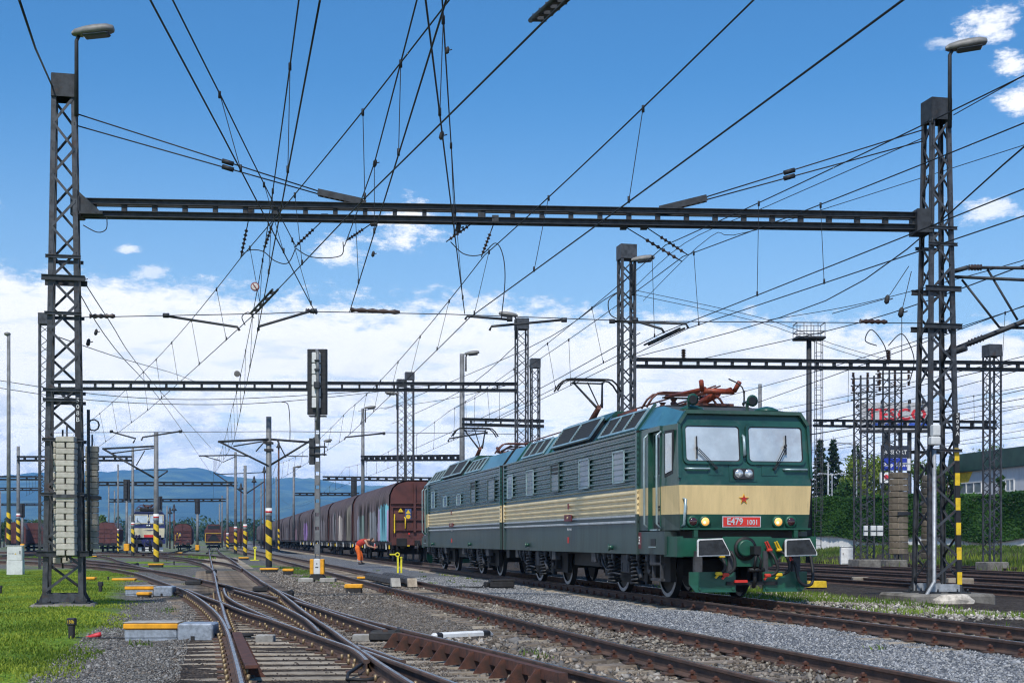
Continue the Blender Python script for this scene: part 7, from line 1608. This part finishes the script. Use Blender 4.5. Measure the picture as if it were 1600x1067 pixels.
# ================================================================== HILLS
xs = np.linspace(-500, 2300, 240); rows = np.linspace(0, 1, 26); prof_x = [-500, -200, 0, 30, 60, 100, 150, 200, 245, 310, 326, 350, 400, 460, 500, 545, 600, 640, 700, 800, 1000, 1400, 2300]; prof_y = [760, 752, 741, 739, 735.5, 738, 736, 732, 729.5, 728.5, 731, 741, 746, 744, 746, 756, 756.5, 766, 778, 794, 815, 828, 836]
pr = np.interp(xs, prof_x, prof_y); r = np.random.default_rng(11); DR = 6500.0; V = []; ph = r.random(12)*6.28
for j, u in enumerate(rows):
    for i, x in enumerate(xs):
        d = 3200+(DR-3200)*u; zr = (HY-pr[i])*DR/F; X = (x-800)*DR/F*(.55+.45*u if False else 1); n_ = sum(math.sin(X*.0021*(q+1)+d*.0012*(q+1.5)+ph[q])/(q+1) for q in range(8))
        s_ = u**1.35; V.append((X, d, -5+zr*s_+n_*22*math.sin(math.pi*min(1, u))*min(1, zr/200)+(3*math.sin(x*1.3)+2.5*math.sin(x*2.9)+2*math.sin(x*.37)) * (u > .95)*.8))
nx = len(xs); i = np.arange(nx-1)[None, :]+np.arange(len(rows)-1)[:, None]*nx; m_hill = mat('hill_forest', (.05, .085, .05), .9, 0, .4, .0035, coords='Position', col2=(.15, .20, .08), mix=(.46, .60), dirt=((.025, .045, .02), .012, .50))
hl = np_mesh('hills', np.array(V), np.stack([i, i+1, i+1+nx, i+nx], -1).reshape(-1, 4), [m_hill]); hl.data.polygons.foreach_set('use_smooth', [True]*len(hl.data.polygons)); tag(hl, 'long forested ridge of hills fading into blue haze', 'hills', kind='structure')
b = MB(); mh = bpy.data.materials.new('haze_air'); mh.use_nodes = True; t = mh.node_tree; t.nodes.remove(t.nodes['Principled BSDF']); pv = t.nodes.new('ShaderNodeVolumePrincipled'); pv.inputs['Color'].default_value = (.15, .47, 1.0, 1); pv.inputs['Density'].default_value = .000125; pv.inputs['Anisotropy'].default_value = -.3; t.links.new(pv.outputs[0], t.nodes['Material Output'].inputs['Volume'])
b.use(mh).box((0, 3600, 192), (8400, 8000, 390)); hz = b.build('haze'); tag(hz, 'thin blue air between the yard and the hills', 'haze', kind='stuff')
# ================================================================== STONES, GRASS, WEEDS
stonem = attr_mat('ballast_stone', .9, .15)
def stones(name, label, P3, size, c_list, seed, col_j=.25):
    n = len(P3); r = np.random.default_rng(seed); base = np.array([(1, 0, 0), (-1, 0, 0), (0, 1, 0), (0, -1, 0), (0, 0, 1), (0, 0, -1)], float)
    f = np.array([(0, 2, 4), (2, 1, 4), (1, 3, 4), (3, 0, 4), (2, 0, 5), (1, 2, 5), (3, 1, 5), (0, 3, 5)])
    s = size*np.exp(r.normal(size=(n, 1, 1))*.32); sc = s*(.55+.6*r.random((n, 1, 3)))*np.array([1, 1, .75]); v = base[None]*(.8+.4*r.random((n, 6, 1)))+r.normal(size=(n, 6, 3))*.16
    a = r.random(n)*6.28; ti = r.normal(size=n)*.5; ca, sa = np.cos(a), np.sin(a); ct, st = np.cos(ti), np.sin(ti); v = v*sc
    x, y, z = v[..., 0], v[..., 1], v[..., 2]; x, z = x*ct[:, None]+z*st[:, None], -x*st[:, None]+z*ct[:, None]; x, y = x*ca[:, None]-y*sa[:, None], x*sa[:, None]+y*ca[:, None]
    V = np.stack([x, y, z], -1)+P3[:, None, :]; Fc = (f[None]+np.arange(n)[:, None, None]*6).reshape(-1, 3); cl_ = np.array(c_list)[r.integers(0, len(c_list), n)]*(1-col_j+2*col_j*r.random((n, 1)))
    return tag(np_mesh(name, V.reshape(-1, 3), Fc, [stonem], np.repeat(cl_, 6, 0)), label, 'gravel', kind='stuff')
def scatter(L0, L1, d0, d1, dens, seed, power=1.0):
    r = np.random.default_rng(seed); n = int((L1-L0)*(d1-d0)/CT*dens); u = r.random(n)**power; d = d0+(d1-d0)*u; L = L0+(L1-L0)*r.random(n); X = (L-d*ST)/CT
    keep = (np.abs(X*F/d) < 840) & ((H+.2)*F/d < 1100-HY+20); return np.stack([X[keep], d[keep], L[keep]], 1)
def seat(a, dz): return np.array([(x, y, gz(x, y)+dz) for x, y, L in a])
bluec = [(.15, .16, .175), (.215, .225, .24), (.31, .317, .33), (.095, .105, .118), (.26, .26, .255), (.37, .37, .365)]; brownc = [(.14, .115, .09), (.20, .17, .14), (.09, .075, .06), (.26, .225, .185), (.17, .16, .15)]; greyc = [(.13, .125, .115), (.19, .185, .175), (.08, .078, .075), (.27, .26, .245), (.16, .14, .12)]
a = scatter(6.3, 11.6, 11, 50, 560, 1, 1.4); tag(stones('grey_ballast', 'pale blue grey ballast stones along the locomotive track', seat(a, .002), .0175, bluec, 1), None)
a = scatter(1.75, 4.3, 10.5, 30, 420, 2, 1.3); a2_ = scatter(1.9, 4.4, 28, 62, 130, 12); stones('brown_gravel', 'brown gravel further back beside the middle track', seat(a2_, .004), .026, brownc+[(.32, .29, .25)], 12); stones('brown_gravel', 'brown gravel between the turnouts and the middle track', seat(a, .002), .0165, brownc, 2)
a = scatter(4.2, 6.5, 10.5, 40, 110, 3, 1.3); stones('track_gravel', 'loose brown stones covering the sleepers of the middle track', seat(a, .018), .030, brownc+[(.30, .27, .22)], 3)
a = scatter(-1.8, -.35, 11, 34, 620, 4, 1.3); stones('grey_gravel', 'grey gravel left of the foreground turnouts', seat(a, .002), .0150, greyc, 4)
a = scatter(-.5, 2.6, 10.5, 34, 260, 5, 1.2); stones('slip_gravel', 'dark ballast between the timbers of the double slip', seat(a, -.008), .020, [(.06, .048, .04), (.09, .072, .06), (.04, .034, .03)], 5)
a = scatter(2.6, 4.6, 13, 19.5, 60, 6); stones('rubble', 'coarse pale rubble around the white marker bar', seat(a, .012), .045, brownc+[(.36, .33, .29), (.30, .24, .18)], 6)
a = scatter(11.6, 14.2, 22, 34, 90, 7); stones('pale_rubble', 'pale broken stones before the right tower foundation', seat(a, .012), .035, [(.40, .37, .33), (.28, .25, .21), (.20, .18, .15), (.5, .46, .4)], 7)
grassm = attr_mat('grass_blades', .6, .2, .3)
def blades(name, label, P3, h, c0, c1, seed, w=.006, lean=.5):
    n = len(P3); r = np.random.default_rng(seed); a = r.random(n)*6.28; hh = h*(.45+.9*r.random(n)); le = lean*hh*r.random(n); b_ = r.random(n)*6.28; ww = w*(.7+.7*r.random(n)); dx, dy = np.cos(a)*ww, np.sin(a)*ww
    p0 = P3+np.stack([-dx, -dy, 0*dx], 1); p1 = P3+np.stack([dx, dy, 0*dx], 1); mid = P3+np.stack([np.cos(b_)*le*.4, np.sin(b_)*le*.4, hh*.6], 1); p2 = mid+np.stack([dx, dy, 0*dx], 1)*.7; p3 = mid-np.stack([dx, dy, 0*dx], 1)*.7; p4 = P3+np.stack([np.cos(b_)*le, np.sin(b_)*le, hh], 1)
    V = np.stack([p0, p1, p2, p3, p4], 1).reshape(-1, 3); q = np.arange(n)[:, None]*5; Fc = np.concatenate([q+np.array([[0, 1, 2]]), q+np.array([[0, 2, 3]]), q+np.array([[3, 2, 4]])]); k = np.clip(.5+.25*np.sin(P3[:, :1]*1.3+P3[:, 1:2]*.7)+.25*np.sin(P3[:, :1]*.5-P3[:, 1:2]*1.1)+.3*r.normal(size=(n, 1)), 0, 1); col = np.array(c0)*(1-k)+np.array(c1)*k
    return tag(np_mesh(name, V, Fc, [grassm], np.repeat(col, 5, 0)), label, 'grass', kind='stuff')
r = np.random.default_rng(21); a = scatter(-9, -1.35, 11, 58, 480, 21, 1.9); e = -1.75+.5*np.sin(a[:, 1]*.9)+.3*np.sin(a[:, 1]*2.3+1)-np.clip((a[:, 1]-24)*.065, 0, 1.7); a = a[a[:, 2] < e+r.normal(size=len(a))*.22]; a = a[np.sin(a[:, 0]*2.3+a[:, 1]*.8)+np.sin(a[:, 0]*.9-a[:, 1]*1.7)+np.sin(a[:, 1]*3.1)*.5+r.normal(size=len(a))*.7 > -1.5]
blades('grass', 'lush green grass around the left tower', seat(a, 0), .036, (.085, .145, .015), (.36, .42, .05), 21, .0085, .9)
a = scatter(11.9, 14.2, 21, 40, 260, 22, 1.2); a = a[np.sin(a[:, 1]*1.1+a[:, 2]*2)+np.sin(a[:, 1]*.43)+r.normal(size=len(a))*.5 > -.3+np.clip((24.5-a[:, 1])*.45, 0, 2.4)]; blades('grass_strip', 'narrow strip of bright grass beyond the locomotive track', seat(a, 0), .10, (.09, .17, .02), (.26, .36, .05), 22, .009)
def bank(n, L0, L1, d0, d1, seed, h, w):
    a = scatter(L0, L1, d0, d1, n, seed); return a
a = scatter(34.8, 46, 42, 100, 80, 23); a = a[(a[:, 0]*F/a[:, 1] > 420) & (np.sin(a[:, 1]*.31)+np.sin(a[:, 0]*.7+a[:, 1]*.2)+r.normal(size=len(a))*.5 > -.5)]; blades('bank_grass', 'rough grass on the bank before the ivy wall', seat(a, 0), .15, (.05, .10, .015), (.17, .24, .05), 23, .02)
a = scatter(30, 37, 38, 80, 22, 24); a = a[(np.sin(a[:, 1]*.5)+np.sin(a[:, 0]*.9)+r.normal(size=len(a))*.6 > .2) & (a[:, 0]*F/a[:, 1] > 420)]; blades('track_weeds', 'yellow green weeds growing between the far right tracks', seat(a, 0), .34, (.10, .16, .02), (.30, .36, .05), 24, .02)
a = scatter(2.6, 4.2, 44, 66, 120, 25); a = a[np.sin(a[:, 1]*.8)+np.sin(a[:, 2]*4) > .3]; blades('gravel_weeds', 'grass tuft strip in the gravel beside the middle track', seat(a, 0), .10, (.07, .14, .02), (.16, .25, .04), 25, .012)
a = scatter(-22, 0, 62, 110, 14, 26); a = a[(np.sin(a[:, 1]*.25+1)+np.sin(a[:, 0]*.5) > .7) & (a[:, 1] > 85)]; blades('yard_grass', 'patches of grass among the far left tracks', seat(a, 0), .16, (.08, .16, .02), (.20, .30, .04), 26, .03)

r_ = np.random.default_rng(31); pts = []
for q in range(46):
    L0 = r_.choice([4.35, 6.5, 8.6, 11.3, 2.9, 3.6, -.9, 6.9, 7.6]) + r_.normal()*.12; d0_ = r_.uniform(15, 60)
    for k_ in range(r_.integers(8, 26)): L1_, d1_ = L0+r_.normal()*.07, d0_+r_.normal()*.10; x1_ = (L1_-d1_*ST)/CT; pts.append((x1_, d1_, gz(x1_, d1_)))
blades('weed_tufts', 'small green weed tufts scattered in the ballast between the tracks', np.array(pts), .07, (.05, .11, .015), (.20, .27, .05), 31, .012, 1.0)
